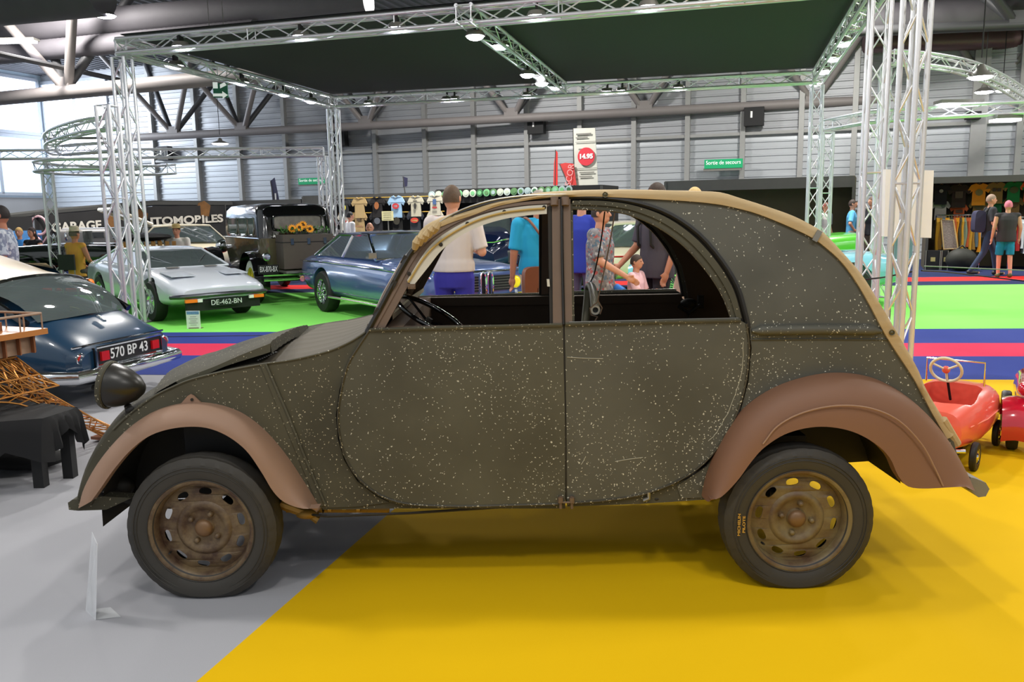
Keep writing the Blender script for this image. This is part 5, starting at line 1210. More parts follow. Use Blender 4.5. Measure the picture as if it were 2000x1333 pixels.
# roof and rear window
rows = []
for i in range(15):
    u = i/14; x = .95-2.42*u; z = 1.22+.13*math.sin(math.pi*min(1, u*.95+.18))-.17*max(0, u-.5)*1.9; hw = .60-.04*u
    rows.append([V((x, hw*math.sin(math.pi/2*(k-7)/7), z-.10*(1-math.cos(math.pi/2*(k-7)/7)))) for k in range(15)])
rfm = MB().grid(rows); rfm.grid([[p-V((0, 0, .03)) for p in r] for r in rows]); rfm.grid([rows[-1], [p-V((0, 0, .03)) for p in rows[-1]]]); rfm.build('roof', FAWN, DS, angle=60)
last = rows[-1]
def lowp(k): u = (k-7)/7; return V((-2.02-.0*abs(u)+.10*abs(u)**2, .52*u*1.1, .735-.02*abs(u)))
MB().grid([[last[k].lerp(lowp(k), t)+V((-.05*math.sin(math.pi*t), 0, .03*math.sin(math.pi*t))) for k in range(1, 14)] for t in (0, .2, .4, .6, .8, 1)]).build('rear_window', glass_mat('ds_glass', (150, 165, 165), .3, .25), DS)
MB().tube([last[k]+V((-.01, 0, -.01)) for k in range(15)], .022, 8).tube([last[0], lowp(0)], .03, 8).tube([last[-1], lowp(14)], .03, 8).build('window_seal', BLACKG, DS)
MB().tube([last[0]+V((0, -.0, -.02)), last[7]+V((-.02, 0, .0)), last[-1]+V((0, 0, -.02))], .010, 6).build('roof_chrome', CHROME, DS)
for s_, k in ((-1, 0), (1, 14)):
    MB().lathe([(.05, 0), (.045, .06), (.02, .26)], last[k]+V((-.03, s_*.03, -.02)), 'X', 16).build('trumpet', mat('orange_brown_paint', (140, 64, 30), .3), DS); MB().ell(last[k]+V((-.035, s_*.03, -.02)), (.02, .045, .045), 12, 8).build('indicator', AMBER, DS)
    MB().grid([[V((.95-1.95*u, s_*.60*(1), 1.13)) for u in (0, .5, 1)], [V((1.3-2.6*u, s_*.70, .88)) for u in (0, .5, 1)]]).build('side_window', GLASSD, DS)
    MB().tube([(.9, s_*.58, 1.16), (1.35, s_*.68, .88)], .02, 6).build('pillar', BLACKG, DS)
    road_wheel(DS, 1.4, s_, s_*.76, .33, .17); 
    road_wheel(DS, -1.5, s_, s_*.60, .31, .15)
    yy = s_*wv.length/2
    lampd(DS, 'reflector', (-2.335, yy, .43), .040, (-1, 0, 0), REDL); MB().tube([(-2.345, yy+.045*math.cos(a), .43+.045*math.sin(a)) for a in [2*math.pi*i/18 for i in range(18)]], .007, 5, closed=True).build('reflector_ring', CHROME, DS)
pw = wv.length*.36
MB().box((-2.37, 0, .43), (.04, pw*2+.05, .145)).build('plate_panel', PLB, DS, smooth=False)
MB().tube([(-2.395, -pw-.03, .355), (-2.395, -pw-.03, .505), (-2.395, pw+.03, .505), (-2.395, pw+.03, .355)], .012, 6, closed=True).build('plate_surround', CHROME, DS)
for s_ in (-1, 1): MB().box((-2.395, s_*(pw-.055), .43), (.03, .085, .075)).build('tail_lamp', REDL, DS)
mw = DS.matrix_basis
text_obj('plate_lettering', '570 BP 43', .12, PLW, DS, mw @ V((-2.395, .01, .43)), mw.to_3x3() @ V((0, -1, 0)), (0, 0, 1), .002, width=pw*2-.27, bold=.001)
MB().tube([(-2.05, -wt-.12, .30), (-2.38, -wt, .295), (-2.45, 0, .30), (-2.38, wt, .295), (-2.05, wt+.12, .30)], .055, 10).build('bumper', CHROME, DS)
MB().tube([(-2.30, -wt*.9, .52), (-2.36, 0, .535), (-2.30, wt*.9, .52)], .010, 6).build('boot_chrome', CHROME, DS)
MB().box((-2.12, 0, .695), (.10, .03, .02), M=Matrix.Rotation(-.45, 3, 'Y')).build('boot_emblem', CHROME, DS)
for i, (dx, dz) in enumerate(((.0, .0), (.04, .014))): 
    MB().tube([(-1.95+dx*2.2, -.05, .735+dz*2), (-1.90+dx*2.2, 0, .76+dz*2), (-1.95+dx*2.2, .05, .735+dz*2)], .008, 5).build('boot_badge', mat('gold_badge', (200, 180, 120), .25, .9), DS)
MB().tube([(-2.3, .35, .17), (-2.5, .35, .16)], .025, 8).build('exhaust', UNDER, DS)

# --- pale blue roadster on the right, seen through the truss and the back window
LB = mat('pale_blue_enamel', (122, 186, 200), .2, 0, .04, 2, coat=.8)
h5 = math.radians(168); fw = gr(1322, 592); 
RD = thing('roadster', 'pale blue open roadster with wire wheels behind the tail of the olive car', 'car', (4.1, 13.65, 0), h5); RD.scale = (1.1, 1.1, 1.05)
st = ((-1.95, .45, .48, .66), (-1.85, .62, .36, .74), (-1.4, .74, .24, .82), (-.4, .76, .20, .78), (.5, .77, .20, .82), (1.2, .76, .22, .80), (1.7, .68, .30, .72), (1.92, .52, .36, .62))
closed_body([ring(x, hw, zb, zt, 24, .5, .6, .1) for x, hw, zb, zt in st], 'body', LB, RD, (-1.15, 1.2), .31, hw=.76)
for x in (-1.15, 1.2):
    for s_ in (-1, 1): road_wheel(RD, x, s_, s_*.69, .31, .16, CHROME, 28)
MB().box((-.3, 0, .79), (1.1, 1.1, .04)).build('cockpit', BLACKM, RD); MB().tube([(.3, -.55, .8), (.2, -.52, 1.05), (.2, .52, 1.05), (.3, .55, .8)], .012, 6).build('windscreen_frame', CHROME, RD)
for s_ in (-1, 1): MB().box((-1.88, s_*.5, .6), (.06, .08, .12)).build('tail_lamp', REDL, RD)
MB().tube([(-1.85, -.6, .42), (-2.02, 0, .42), (-1.85, .6, .42)], .03, 6).build('bumper', CHROME, RD); MB().tube([(1.8, -.6, .42), (2.0, 0, .42), (1.8, .6, .42)], .03, 6).build('bumper', CHROME, RD)

# --- other cars further back
def simple_car(name, label, px, Y, rz, m, st, cabp=None, wheels=(-1.2, 1.3), R=.32, roofm=None, hwb=.8, extra=None):
    X = at(px, 450, Y).x; t = thing(name, label, 'car', (X, Y, 0), rz)
    closed_body([ring(x, hw, zb, zt, 24, .4, .5, .1) for x, hw, zb, zt in st], 'body', m, t, wheels, R, hw=hwb)
    if cabp: cab(t, *cabp, roofm or m)
    for x in wheels:
        for s_ in (-1, 1): road_wheel(t, x, s_, s_*(hwb-.09), R, .17)
    L0, L1 = st[0][0], st[-1][0]
    MB().tube([(L0+.02, -hwb*.8, .48), (L0-.06, 0, .48), (L0+.02, hwb*.8, .48)], .03, 6).build('rear_bumper', CHROME, t)
    MB().tube([(L1-.02, -hwb*.8, .48), (L1+.06, 0, .48), (L1-.02, hwb*.8, .48)], .03, 6).build('front_bumper', CHROME, t)
    for s_ in (-1, 1): lampd(t, 'headlamp', (L1-.02, s_*hwb*.6, .62), .09, (1, 0, 0), WHITEM)
    return t
NAVYP = mat('midnight_enamel', (18, 28, 62), .1, .1, .2, 6, coat=1)
big = simple_car('round_saloon', 'dark blue round-backed old saloon behind the blue coupe, seen through the front window', 968, 17.9, math.radians(78), NAVYP,
    ((-2.3, .5, .35, .9), (-2.1, .72, .3, 1.15), (-1.5, .82, .28, 1.3), (-.5, .86, .26, 1.15), (.6, .84, .26, 1.1), (1.6, .74, .3, 1.05), (2.3, .5, .4, .9)), (1.12, 1.58, .55, -1.75, .25, -1.1, .72, .56), R=.36, hwb=.84)
MB().tube([(-2.33, -.5, 1.0), (-2.2, -.70, 1.05), (-1.4, -.86, 1.08), (.6, -.86, 1.02)], .014, 6).tube([(-2.33, -.5, 1.0), (-2.36, 0, 1.0), (-2.33, .5, 1.0), (-2.2, .70, 1.05)], .014, 6).build('waist_chrome', CHROME, big)
cr_ = simple_car('cream_car', 'cream coloured car with a thin red stripe behind the woman in the floral top', 1256, 16.4, math.radians(14), mat('cream_enamel', (224, 214, 186), .25, 0, .03, 2, coat=.6),
    ((-2.1, .6, .42, .84), (-1.9, .78, .32, .92), (-.8, .83, .25, .92), (.8, .83, .25, .88), (1.8, .78, .3, .82), (2.1, .62, .4, .74)), (.88, 1.3, .7, -1.4, .3, -.8, .7, .56), hwb=.82)
for s_ in (-1, 1): MB().tube([(-2.0, s_*.79, .70), (0, s_*.835, .70), (1.9, s_*.77, .68)], .016, 6).build('red_stripe', mat('red_stripe', (180, 36, 36), .4), cr_)
simple_car('small_teal_car', 'small teal open car far back, seen high in the rear window', 1228, 21.5, math.radians(10), mat('teal_enamel', (38, 150, 158), .3, 0, .04, 2, coat=.5),
    ((-1.5, .5, .45, .95), (-1.3, .66, .35, 1.05), (0, .7, .3, 1.0), (1.2, .64, .35, 1.0), (1.5, .5, .45, .9)), None, (-.95, .95), .3, hwb=.7)
simple_car('green_car', 'bright green car whose tail shows just behind the canvas roof at right', 1563, 17.5, math.radians(182), mat('bright_green_enamel', (92, 196, 58), .25, 0, .04, 2, coat=.7),
    ((-1.1, .55, .45, .98), (-1.0, .72, .35, 1.02), (-.2, .76, .28, .96), (.8, .76, .28, .84), (1.5, .72, .3, .78), (1.7, .5, .4, .7)), None, (-.75, 1.1), .3, hwb=.76)
# cream hatchback with its tailgate up
HB = simple_car('hatchback', 'cream hatchback with raised tailgate before the dark banner', 372, 22.3, math.radians(40), MATS['cream_enamel'],
    ((-2.0, .62, .42, .9), (-1.8, .78, .32, .96), (-.8, .83, .25, .95), (.8, .83, .25, .9), (1.8, .78, .3, .84), (2.1, .62, .4, .74)), (.92, 1.34, .7, -1.6, .3, -1.1, .7, .58), hwb=.82)
tg = [V((-1.15, s_*a, z)) for s_, a, z in ((-1, .56, 1.40), (1, .56, 1.40))] + [V((-2.05, .66, 1.78)), V((-2.05, -.66, 1.78))]
MB().tube(tg, .045, 8, closed=True).build('tailgate_frame', MATS['cream_enamel'], HB); MB().add([p for p in tg], [(0, 1, 2, 3)]).build('tailgate_glass', GLASSD, HB)
# dark vintage tourer with lamps, hood folded and a slatted crate
VT = thing('vintage_tourer', 'dark vintage touring car with chrome lamps and wooden slats behind the left towers', 'car', (at(195, 500, 18.4).x, 18.4, 0), math.radians(197))
DG = mat('dark_green_black', (22, 30, 26), .15, 0, .2, 3, coat=1)
MB().grid([ring(*a) for a in ((-.4, .58, .5, 1.02), (.5, .55, .5, 1.05), (1.1, .40, .52, 1.02), (1.75, .32, .5, .98))], closed=True, caps=True).build('body', DG, VT)
for s_ in (-1, 1):
    for xw in (-1.2, 1.45):
        rows = [[V((xw+.48*math.cos(a), s_*(.66+y), .40+.44*math.sin(a))) for y in (-.12, 0, .12)] for a in [math.radians(-15+i*14) for i in range(16)]]
        MB().grid(rows).build('fender', BLACKG, VT); road_wheel(VT, xw, s_, s_*.66, .37, .13, BLACKG, 12, rr=.66)
    lampd(VT, 'headlamp', (1.85, s_*.36, .95), .13, (1, 0, 0), CHROME); lampd(VT, 'side_lamp', (.75, s_*.6, 1.16), .09, (1, 0, 0), CHROME)
    MB().lathe([(0, -.03), (.10, 0), (.06, .14), (0, .18)], (1.8, s_*.36, .95), 'X', 14).build('lamp_shell', CHROME, VT)
    for i in range(9): MB().box((-1.6+i*.14, s_*.6, .86), (.08, .03, .36)).build('slat', mat('varnished_wood', (176, 120, 54), .4, 0, .15, 12), VT, smooth=False)
MB().box((-1.0, 0, .72), (1.35, 1.15, .08)).build('bed', DG, VT); MB().ell((-.9, 0, 1.13), (.62, .62, .10), 18, 8).build('folded_hood', BLACKM, VT)
MB().box((.2, 0, 1.15), (.02, 1.0, .28)).build('windscreen', GLASS, VT); MB().box((0, 0, .48), (3.4, .6, .08)).build('chassis', BLACKM, VT)
# grey van body far left
t = thing('grey_van', 'grey boxy van body in front of the banner, behind the man in the orange vest', 'van', (at(200, 470, 22).x, 22, 0), .15)
MB().grid([ring(x, hw, .4, zt, 20, .25, .25, .02) for x, hw, zt in ((-.75, .9, 1.28), (-.7, .95, 1.33), (.95, .95, 1.33), (1.0, .9, 1.28))], closed=True, caps=True).build('body', mat('van_grey', (132, 130, 128), .4, .1, .05, 3), t)
MB().box((.1, -.96, 1.15), (.5, .02, .14)).build('window', BLACKG, t, smooth=False); MB().box((.62, -.965, .85), (.03, .03, .7)).build('handle_bar', mat('van_red', (150, 60, 50), .5), t, smooth=False)
for x in (-.55, .75):
    for s_ in (-1, 1): road_wheel(t, x, s_, s_*.85, .3, .16)
# ================================================================== STALLS, SHIRTS, BANNERS
STALLM = mat('stall_rail', (70, 70, 68), .6, .1, .1, 4); STALLB = mat('stall_black', (26, 26, 25), .8, 0, .2, 3)
SP0, SDD = V((11, 19.9, 0)), V((-17, 7.4, 0)).normalized()      # long row of market stalls
SB = SP0 + SDD*18.5
def onstall(px, py, off=0.):
    n = V((SDD.y, -SDD.x, 0)); n = n if n.y < 0 else -n; d = ray(px, py); t = (SP0+n*off-EYE).dot(n)/d.dot(n); return EYE+d*t
SN = V((SDD.y, -SDD.x, 0)); SN = SN if SN.y < 0 else -SN
SR_ = -SDD
def stall(label, pxa, pxb, pyt, depth=1.6, back=STALLB, header=.28, headm=None, ypost=True, off=0.):
    a, b = onstall(pxa, pyt, off), onstall(pxb, pyt, off); zt = (a.z+b.z)/2; a.z = b.z = 0; L_ = (b-a).length; c = (a+b)/2; rz = math.atan2((b-a).y, (b-a).x)
    t = thing('market_stall', label, 'stall', c, rz)
    MB().box((0, depth, zt/2), (L_, .06, zt)).build('back_panel', back, t, smooth=False)
    for s_ in (-1, 1): MB().box((s_*L_/2, depth/2, zt/2), (.05, depth, zt)).build('side_panel', back, t, smooth=False)
    MB().box((0, 0, zt-header/2), (L_, .07, header)).build('header', headm or STALLM, t, smooth=False)
    n = max(1, int(L_/2.6))
    for i in range(n+1): MB().box((-L_/2+L_*i/n, -.02, (zt-.02)/2), (.06, .06, zt-.02)).build('post', STALLM, t, smooth=False)
    MB().box((0, depth/2, zt-.02), (L_, depth, .03)).build('top_cover', back, t, smooth=False)
    return t, zt, rz
ST1, z1_, rz1 = stall('open black T-shirt stall with clothes rails at the right edge', 1818, 2075, 343, header=.15, back=mat('stall_back_brown', (88, 80, 62), .8, 0, .15, 2))
ST2, z2_, rz2 = stall('wide olive-black market stall behind the back right canopy tower', 1300, 1668, 349, back=mat('olive_black', (98, 92, 62), .7, 0, .2, 2))
ST4, z4_, rz4 = stall('dark T-shirt stall hung with printed shirts, left of centre', 592, 842, 380, header=.30)
ST3, z3_, rz3 = stall('black stall with a row of round emblems along its header, centre', 853, 1175, 366, header=.42, headm=STALLB)
ST5, z5_, rz5 = stall('dark grey low stall behind the vintage saloon', 300, 588, 393, header=.26)

# round emblems
pal = [(120, 190, 130), (200, 210, 190), (150, 200, 170), (210, 225, 215), (96, 140, 90), (170, 190, 190), (60, 110, 70)]
ep = thing('round_emblem', 'round green and white emblem on the dark header of the centre stall', 'emblem', onstall(843, 379, .12), 0, 'round emblems along the centre stall header')
for i in range(21):
    px = 843+i*13.4; c = onstall(px, 381-i*.55, .09); k = c.y/FPX; r = 7.0*k
    lab = ORD[i]+' round emblem from the left on the dark header of the centre stall'
    e_ = ep if i == 0 else ep.copy()
    if i: C.objects.link(e_)
    e_.location = c; e_.rotation_euler = (0, 0, rz3); e_['label'] = lab
    e_.matrix_basis = Matrix.Translation(c) @ Matrix.Rotation(rz3, 4, 'Z')
    col = random.choice(pal); col2 = random.choice(pal)
    MB().lathe([(0, -.015), (r*.98, -.012), (r, 0), (r, .02)], (0, 0, 0), 'Y', 20).build('disc', mat('emblem_%d_%d_%d' % col, col, .5, 0, .08, 20), e_)
    MB().lathe([(0, -.022), (r*.6, -.020), (r*.62, -.012)], (0, 0, 0), 'Y', 7).build('motif', mat('emblem_%d_%d_%d' % col2, col2, .5, 0, .3, 30), e_)

def tshirt(label, c, w_, rz, rgb, motif=None, group=None, hanger=True, logo=None):
    """flat hung shirt with real thickness; c = centre, w_ = width over the sleeves"""
    t = thing('t_shirt', label, 'T-shirt', c, rz, group); s_ = w_/1.0
    pts = [(-.30, -.52), (.30, -.52), (.29, 0), (.28, .12), (.42, .02), (.50, .16), (.36, .38), (.14, .46), (.08, .41), (0, .385), (-.08, .41), (-.14, .46), (-.36, .38), (-.50, .16), (-.42, .02), (-.28, .12), (-.29, 0)]
    m = mat('shirt_%d_%d_%d' % rgb, rgb, .85, 0, .08, 14, .2)
    n0 = len(pts); A = [V((x*1.06*s_, -.02-.015*math.cos(x*9), (z*1.2-.04)*s_)) for x, z in pts]
    mb = MB(); tri = tessellate_polygon([[V((x, z, 0)) for x, z in pts]]); B = [p+V((0, .04, 0)) for p in A]
    mb.add(A+B, [tuple(f) for f in tri]+[tuple(i+n0 for i in reversed(f)) for f in tri]+[(i, (i+1) % n0, (i+1) % n0+n0, i+n0) for i in range(n0)])
    mb.build('fabric', m, t, smooth=False)
    MB().tube([(-.10*s_, -.025, .44*s_), (0, -.03, .385*s_), (.10*s_, -.025, .44*s_)], .012*s_, 6).build('collar', m, t)
    if motif:
        for (kind, mx_, mz, mw_, mh, mc) in motif:
            mm = mat('print_%d_%d_%d' % mc, mc, .7, 0, .25, 40)
            if kind == 'o': MB().plate([[(mx_*s_+mw_*s_/2*math.cos(a), mz*s_+mh*s_/2*math.sin(a)) for a in [2*math.pi*i/20 for i in range(20)]]], lambda p: (p[0], -.052, p[1]), (0, .008, 0)).build('print', mm, t, smooth=False)
            else: MB().box((mx_*s_, -.048, mz*s_), (mw_*s_, .008, mh*s_)).build('print', mm, t, smooth=False)
    if hanger: MB().tube([(-.16*s_, .0, .40*s_), (0, 0, .50*s_), (.16*s_, 0, .40*s_)], .010*s_, 6).tube([(0, 0, .50*s_), (0, 0, .56*s_)], .007*s_, 5).build('hanger', mat('wood_hanger', (190, 150, 100), .5), t)
    return t
def rail_(t_, z_, y_, L_): MB().tube([(-L_/2, y_, z_), (L_/2, y_, z_)], .02, 8).build('hanging_rail', STEEL, t_)
# right stall shirts
for px, py, wpx, rgb, mo, lab in (
    (1838, 377, 34, (24, 24, 34), (('o', 0, .1, .2, .2, (150, 150, 150)),), 'navy-black T-shirt with a small round print, first in the upper row at right'),
    (1873, 380, 38, (44, 30, 26), (('b', 0, -.02, .34, .34, (70, 56, 44)),), 'dark brown T-shirt in the upper row beside the orange one'),
    (1912, 377, 36, (220, 140, 30), (('o', 0, .02, .36, .34, (120, 110, 60)),), 'bright orange T-shirt with a grey-green print in the upper row'),
    (1946, 374, 35, (138, 112, 62), (('b', -.1, .08, .18, .18, (60, 50, 40)), ('b', .12, .08, .18, .18, (60, 50, 40))), 'khaki T-shirt with two dark square prints in the upper row'),
    (1980, 372, 34, (24, 120, 62), (('o', 0, .02, .42, .38, (70, 80, 40)),), 'green T-shirt with a dark round print in the upper row'),
    (2013, 371, 34, (222, 90, 40), None, 'orange-red T-shirt cut off by the right edge'),
    (1837, 408, 32, (200, 194, 186), (('o', .14, .16, .24, .24, (120, 120, 120)),), 'white T-shirt with a grey dot in the lower row'),
    (1873, 413, 30, (206, 96, 50), (('b', 0, 0, .4, .2, (90, 60, 40)),), 'orange T-shirt mostly hidden below the dark brown one'),
    (1912, 407, 34, (140, 112, 66), (('o', 0, .12, .5, .4, (84, 76, 52)),), 'khaki T-shirt with a dark oval print, below the bright orange one'),
    (1945, 404, 32, (20, 98, 58), None, 'dark green T-shirt in the lower row behind the man with the backpack'),
    (1979, 402, 34, (136, 108, 62), (('o', 0, .1, .45, .42, (96, 70, 44)),), 'khaki T-shirt with a brown round print, below the green one')):
    up_ = py < 395; c = onstall(px, py, -.95 if up_ else -1.15); k = c.y/FPX; tshirt(lab, c, wpx*k, rz1, rgb, mo)
    if py in (377,) and px == 1838: zrail = c.z+.5*wpx*k
lg = (onstall(1826, 360)-onstall(2060, 340)).length; MB().tube([(-lg/2, .93, zrail+.08), (lg/2, .93, zrail+.08)], .015, 6).build('hanging_rail', STEEL, ST1)
# lower clothes rails with garments seen edge-on
def garment_rail(label, pa, pb, py, pyb, n, cols, off):
    a, b = onstall(pa, py, off), onstall(pb, py, off); z = a.z; b.z = z
    t = thing('clothes_rail', label, 'clothes rail', V((a.x, a.y, 0))); R_ = MB().tube([a, b], .018, 8); R_.build('bar', CHROME, t, world=True)
    for p in (a, b): MB().tube([p, V((p.x, p.y, .03))], .016, 6).build('upright', CHROME, t, world=True)
    for p in (a, b): MB().box(V((p.x, p.y, .02)), (.06, .5, .03), rz1).build('foot', CHROME, t, world=True)
    hb = onstall((pa+pb)/2, pyb, off).z; d = (b-a)
    for i in range(n):
        p = a+d*((i+.6)/(n+.3)); rgb = cols[i % len(cols)]
        g_ = thing('hanging_garment', '%s shirt, %s from the left on the %s' % ({(214, 140, 20): 'orange', (200, 150, 40): 'mustard yellow', (180, 84, 40): 'rust', (70, 66, 44): 'dark khaki', (120, 140, 120): 'grey-green', (150, 110, 40): 'ochre', (90, 110, 120): 'slate blue', (206, 216, 222): 'pale', (160, 30, 30): 'red'}[rgb], ORD[i], 'yellow and orange clothes rail' if pa < 1900 else 'clothes rail at the right edge'), 'shirt', p, rz1, 'shirts on the lower clothes rails, %d %d %d' % rgb)
        hh = z-hb-.06*(i % 3); wv_ = .036; rows = []
        for j in range(9):
            u = j/8; zz = -.06-hh*u; dp = .20 if u > .12 else .06+.14*u/.12
            rows.append([V((wv_*(1+.3*math.sin(i*3+u*6))*sx+.012*math.sin(u*7+i), sy*dp, zz)) for sx, sy in ((-1, -.9), (0, -1), (1, -.9), (1, 0), (1, .9), (0, 1), (-1, .9), (-1, 0))])
        MB().grid(rows, closed=True, caps=True).build('fabric', mat('cloth_%d_%d_%d' % rgb, rgb, .85, 0, .12, 14, .2), g_)
        MB().tube([(0, 0, .02), (0, 0, -.06)], .006, 5).build('hanger', STEEL, g_)
cl = [(200, 150, 40), (150, 110, 40), (90, 110, 120), (214, 140, 20), (200, 150, 40), (70, 66, 44), (180, 84, 40), (214, 140, 20), (70, 66, 44), (200, 150, 40), (120, 140, 120), (180, 84, 40)]
garment_rail('chrome clothes rail full of yellow and orange shirts at right', 1829, 1918, 421, 487, 16, cl, -.35)
garment_rail('chrome clothes rail at the right edge with red and pale shirts', 1975, 2055, 424, 490, 9, [(200, 150, 40), (160, 30, 30), (206, 216, 222), (206, 216, 222), (90, 110, 120)], -.3)
# framed poster, cases, bags
t = thing('framed_poster', 'framed collage poster leaning on the lower clothes rail', 'poster', onstall(1855, 488, -.15), rz1); a, b, c_, d_ = [onstall(x, y, -.12) for x, y in ((1838, 430), (1862, 430), (1871, 486), (1843, 487))]
MB().add([a, b, c_, d_]+[p-SN*.03 for p in (a, b, c_, d_)], [(3, 2, 1, 0), (4, 5, 6, 7), (0, 1, 5, 4), (1, 2, 6, 5), (2, 3, 7, 6), (3, 0, 4, 7)]).build('picture', mat('collage', (150, 136, 130), .5, 0, .9, 34), t, world=True, smooth=False)
MB().tube([p+SN*.01 for p in (a, b, c_, d_)], .018, 6, closed=True).build('frame', mat('pine_frame', (206, 176, 120), .5), t, world=True)
def fcase(px0, px1, y0, y1, off, label, name='flight_case'):
    a, b = onstall(px0, y1, off), onstall(px1, y1, off); c = (a+b)/2; k = c.y/FPX; hh = c.z+(y1-y0)*k; t = thing(name, label, 'case', V((c.x, c.y, 0)), rz1); L_ = (b-a).length
    MB().box((0, .25, hh/2), (L_, .5, hh)).build('body', BLACKM, t, smooth=False); MB().box((0, -.01, hh*.55), (L_*.3, .02, .10)).build('latch_plate', mat('gold_latch', (190, 180, 120), .4, .5), t, smooth=False)
    for s_ in (-1, 1): MB().box((s_*(L_/2-.01), -.005, hh/2), (.02, .02, hh)).build('edge_strip', STEEL, t, smooth=False)
fcase(1806, 1836, 490, 525, .12, 'black flight case under the clothes rail, left of the stall post'); fcase(1837, 1851, 490, 525, .12, 'narrow black flight case right of the stall post')
c = onstall(1876, 528, .35); t = thing('black_sack', 'large round black bag on the floor before the clothes rail', 'bag', V((c.x, c.y, 0)), rz1); MB().ell((0, 0, .27), (.34, .26, .27), 20, 12).build('bag_body', mat('sack_black', (28, 30, 22), .7, 0, .3, 5, .3), t); MB().tube([(-.12, 0, .5), (0, 0, .60), (.12, 0, .5)], .02, 6).build('strap', BLACKM, t)

# left stall shirts
for px, py, wpx, rgb, mo, lab in (
    (672, 403, 30, (48, 48, 50), (('o', .1, -.1, .2, .3, (190, 180, 60)),), 'dark grey T-shirt with a yellow print, next to the back left tower'),
    (702, 403, 34, (176, 150, 104), None, 'tan T-shirt in the upper row of the left stall'),
    (737, 402, 34, (26, 22, 22), (('o', 0, .0, .3, .42, (160, 96, 50)),), 'black T-shirt with an orange-brown portrait print'),
    (774, 401, 36, (150, 184, 212), (('o', 0, -.05, .42, .3, (196, 46, 50)), ('b', 0, -.05, .22, .12, (220, 200, 210))), 'light blue T-shirt with a red oval print'),
    (812, 400, 34, (186, 180, 158), (('b', 0, .2, .26, .06, (70, 66, 60)), ('o', 0, -.08, .16, .34, (50, 48, 46))), 'cream T-shirt with a dark figure print'),
    (850, 398, 34, (192, 186, 166), (('b', 0, .1, .22, .3, (70, 96, 140)), ('b', 0, -.22, .3, .1, (170, 60, 60))), 'cream T-shirt with a blue and red print beside the head of the man in white'),
    (673, 430, 30, (196, 190, 178), (('b', .1, -.1, .24, .14, (170, 70, 66)),), 'off-white T-shirt in the lower row of the left stall'),
    (702, 431, 34, (170, 144, 100), (('b', 0, .05, .22, .18, (80, 66, 50)), ('b', 0, -.32, .44, .08, (150, 110, 80))), 'tan T-shirt with a brown print, lower row'),
    (737, 430, 34, (24, 24, 28), (('o', .04, -.05, .4, .36, (84, 88, 96)),), 'black T-shirt with a grey print in the lower row, above the bald man'),
    (776, 430, 34, (22, 22, 20), (('o', 0, -.05, .42, .42, (70, 66, 54)),), 'black T-shirt with a dim round print, lower row'),
    (811, 429, 36, (40, 44, 52), (('o', 0, -.04, .48, .28, (196, 60, 44)), ('b', 0, -.06, .36, .08, (224, 206, 120))), 'charcoal T-shirt with a red and yellow oval print'),
    (850, 427, 34, (182, 176, 156), (('o', .1, .0, .3, .3, (190, 120, 110)),), 'cream T-shirt with a faint red print, lower row')):
    c = onstall(px, py, .10 if py < 410 else .06); k = c.y/FPX; tshirt(lab, c, wpx*k, rz4, rgb, mo, hanger=False)
mb_ = MB().tube([onstall(662, 388, .08), onstall(868, 383, .08)], .015, 6).tube([onstall(662, 417, .03), onstall(868, 413, .03)], .015, 6); mb_.build('shirt_rail', mat('yellow_pole', (196, 160, 70), .5), ST4, world=True)
c = onstall(757, 422, .35); k = c.y/FPX; t = thing('price_board', 'pale yellow handwritten board on a stand in front of the shirts', 'sign board', V((c.x, c.y, 0)), rz4)
MB().box((0, 0, c.z), (25*k, .03, 18*k)).build('panel', mat('pale_yellow', (206, 200, 150), .6, 0, .2, 12), t, smooth=False); MB().tube([(0, .03, .0), (0, .03, c.z)], .02, 6).build('post', STEEL, t); MB().box((0, .03, .01), (.35, .35, .02)).build('foot', STEEL, t, smooth=False)
for i in range(4): MB().box((0, -.018, c.z+6*k-i*4*k), (18*k, .004, .6*k)).build('writing_line', GREYM, t, smooth=False)

# garage banner
def wallb(px, py, Yl=24.0, Yr=28.5):
    A = at(80, 440, Yl); B = at(440, 420, Yr); return onseg(px, py, A, B)
BK = mat('banner_black', (30, 29, 30), .7, 0, .25, 3, .1); BW = mat('banner_letter', (206, 200, 188), .6, 0, .06, 6)
t = thing('fabric_banner', 'long black banner lettered GARAGE and AUTOMOBILES behind the white coupe', 'banner', V((wallb(260, 500).x, wallb(260, 500).y, 0)))
ptop = [wallb(x, y) for x, y in ((66, 421), (150, 415), (250, 405), (360, 402), (438, 402))]; rows = []
for i in range(25):
    u = i/24*4; j = min(3, int(u)); p = ptop[j].lerp(ptop[j+1], u-j); rows.append([p+V((0, -.03*math.sin(i*1.7), 0)), V((p.x, p.y-.03*math.sin(i*1.7+1), p.z*.5)), V((p.x, p.y, .02))])
mb = MB().grid(rows); mb.grid([[p+V((0, .02, 0)) for p in r] for r in rows]); mb.build('cloth', BK, t, world=True)
for p in (ptop[0], ptop[2], ptop[4]): MB().tube([V((p.x, p.y+.08, 0)), V((p.x, p.y+.08, p.z+.05))], .03, 6).build('post', STALLM, t, world=True)
for body, pa, pb, hp in (('GARAGE', (99, 446), (196, 440), 17), ('AUTOMOBILES', (258, 436), (434, 427), 15)):
    a, b = wallb(*pa), wallb(*pb); c = (a+b)/2; k = c.y/FPX; r = (b-a).normalized(); nn = r.cross(V((0, 0, 1)))
    text_obj('banner_lettering', body, hp*k*1.38, BW, t, c+nn*.07, r, (0, 0, 1), .003, width=(b-a).length, bold=.012)
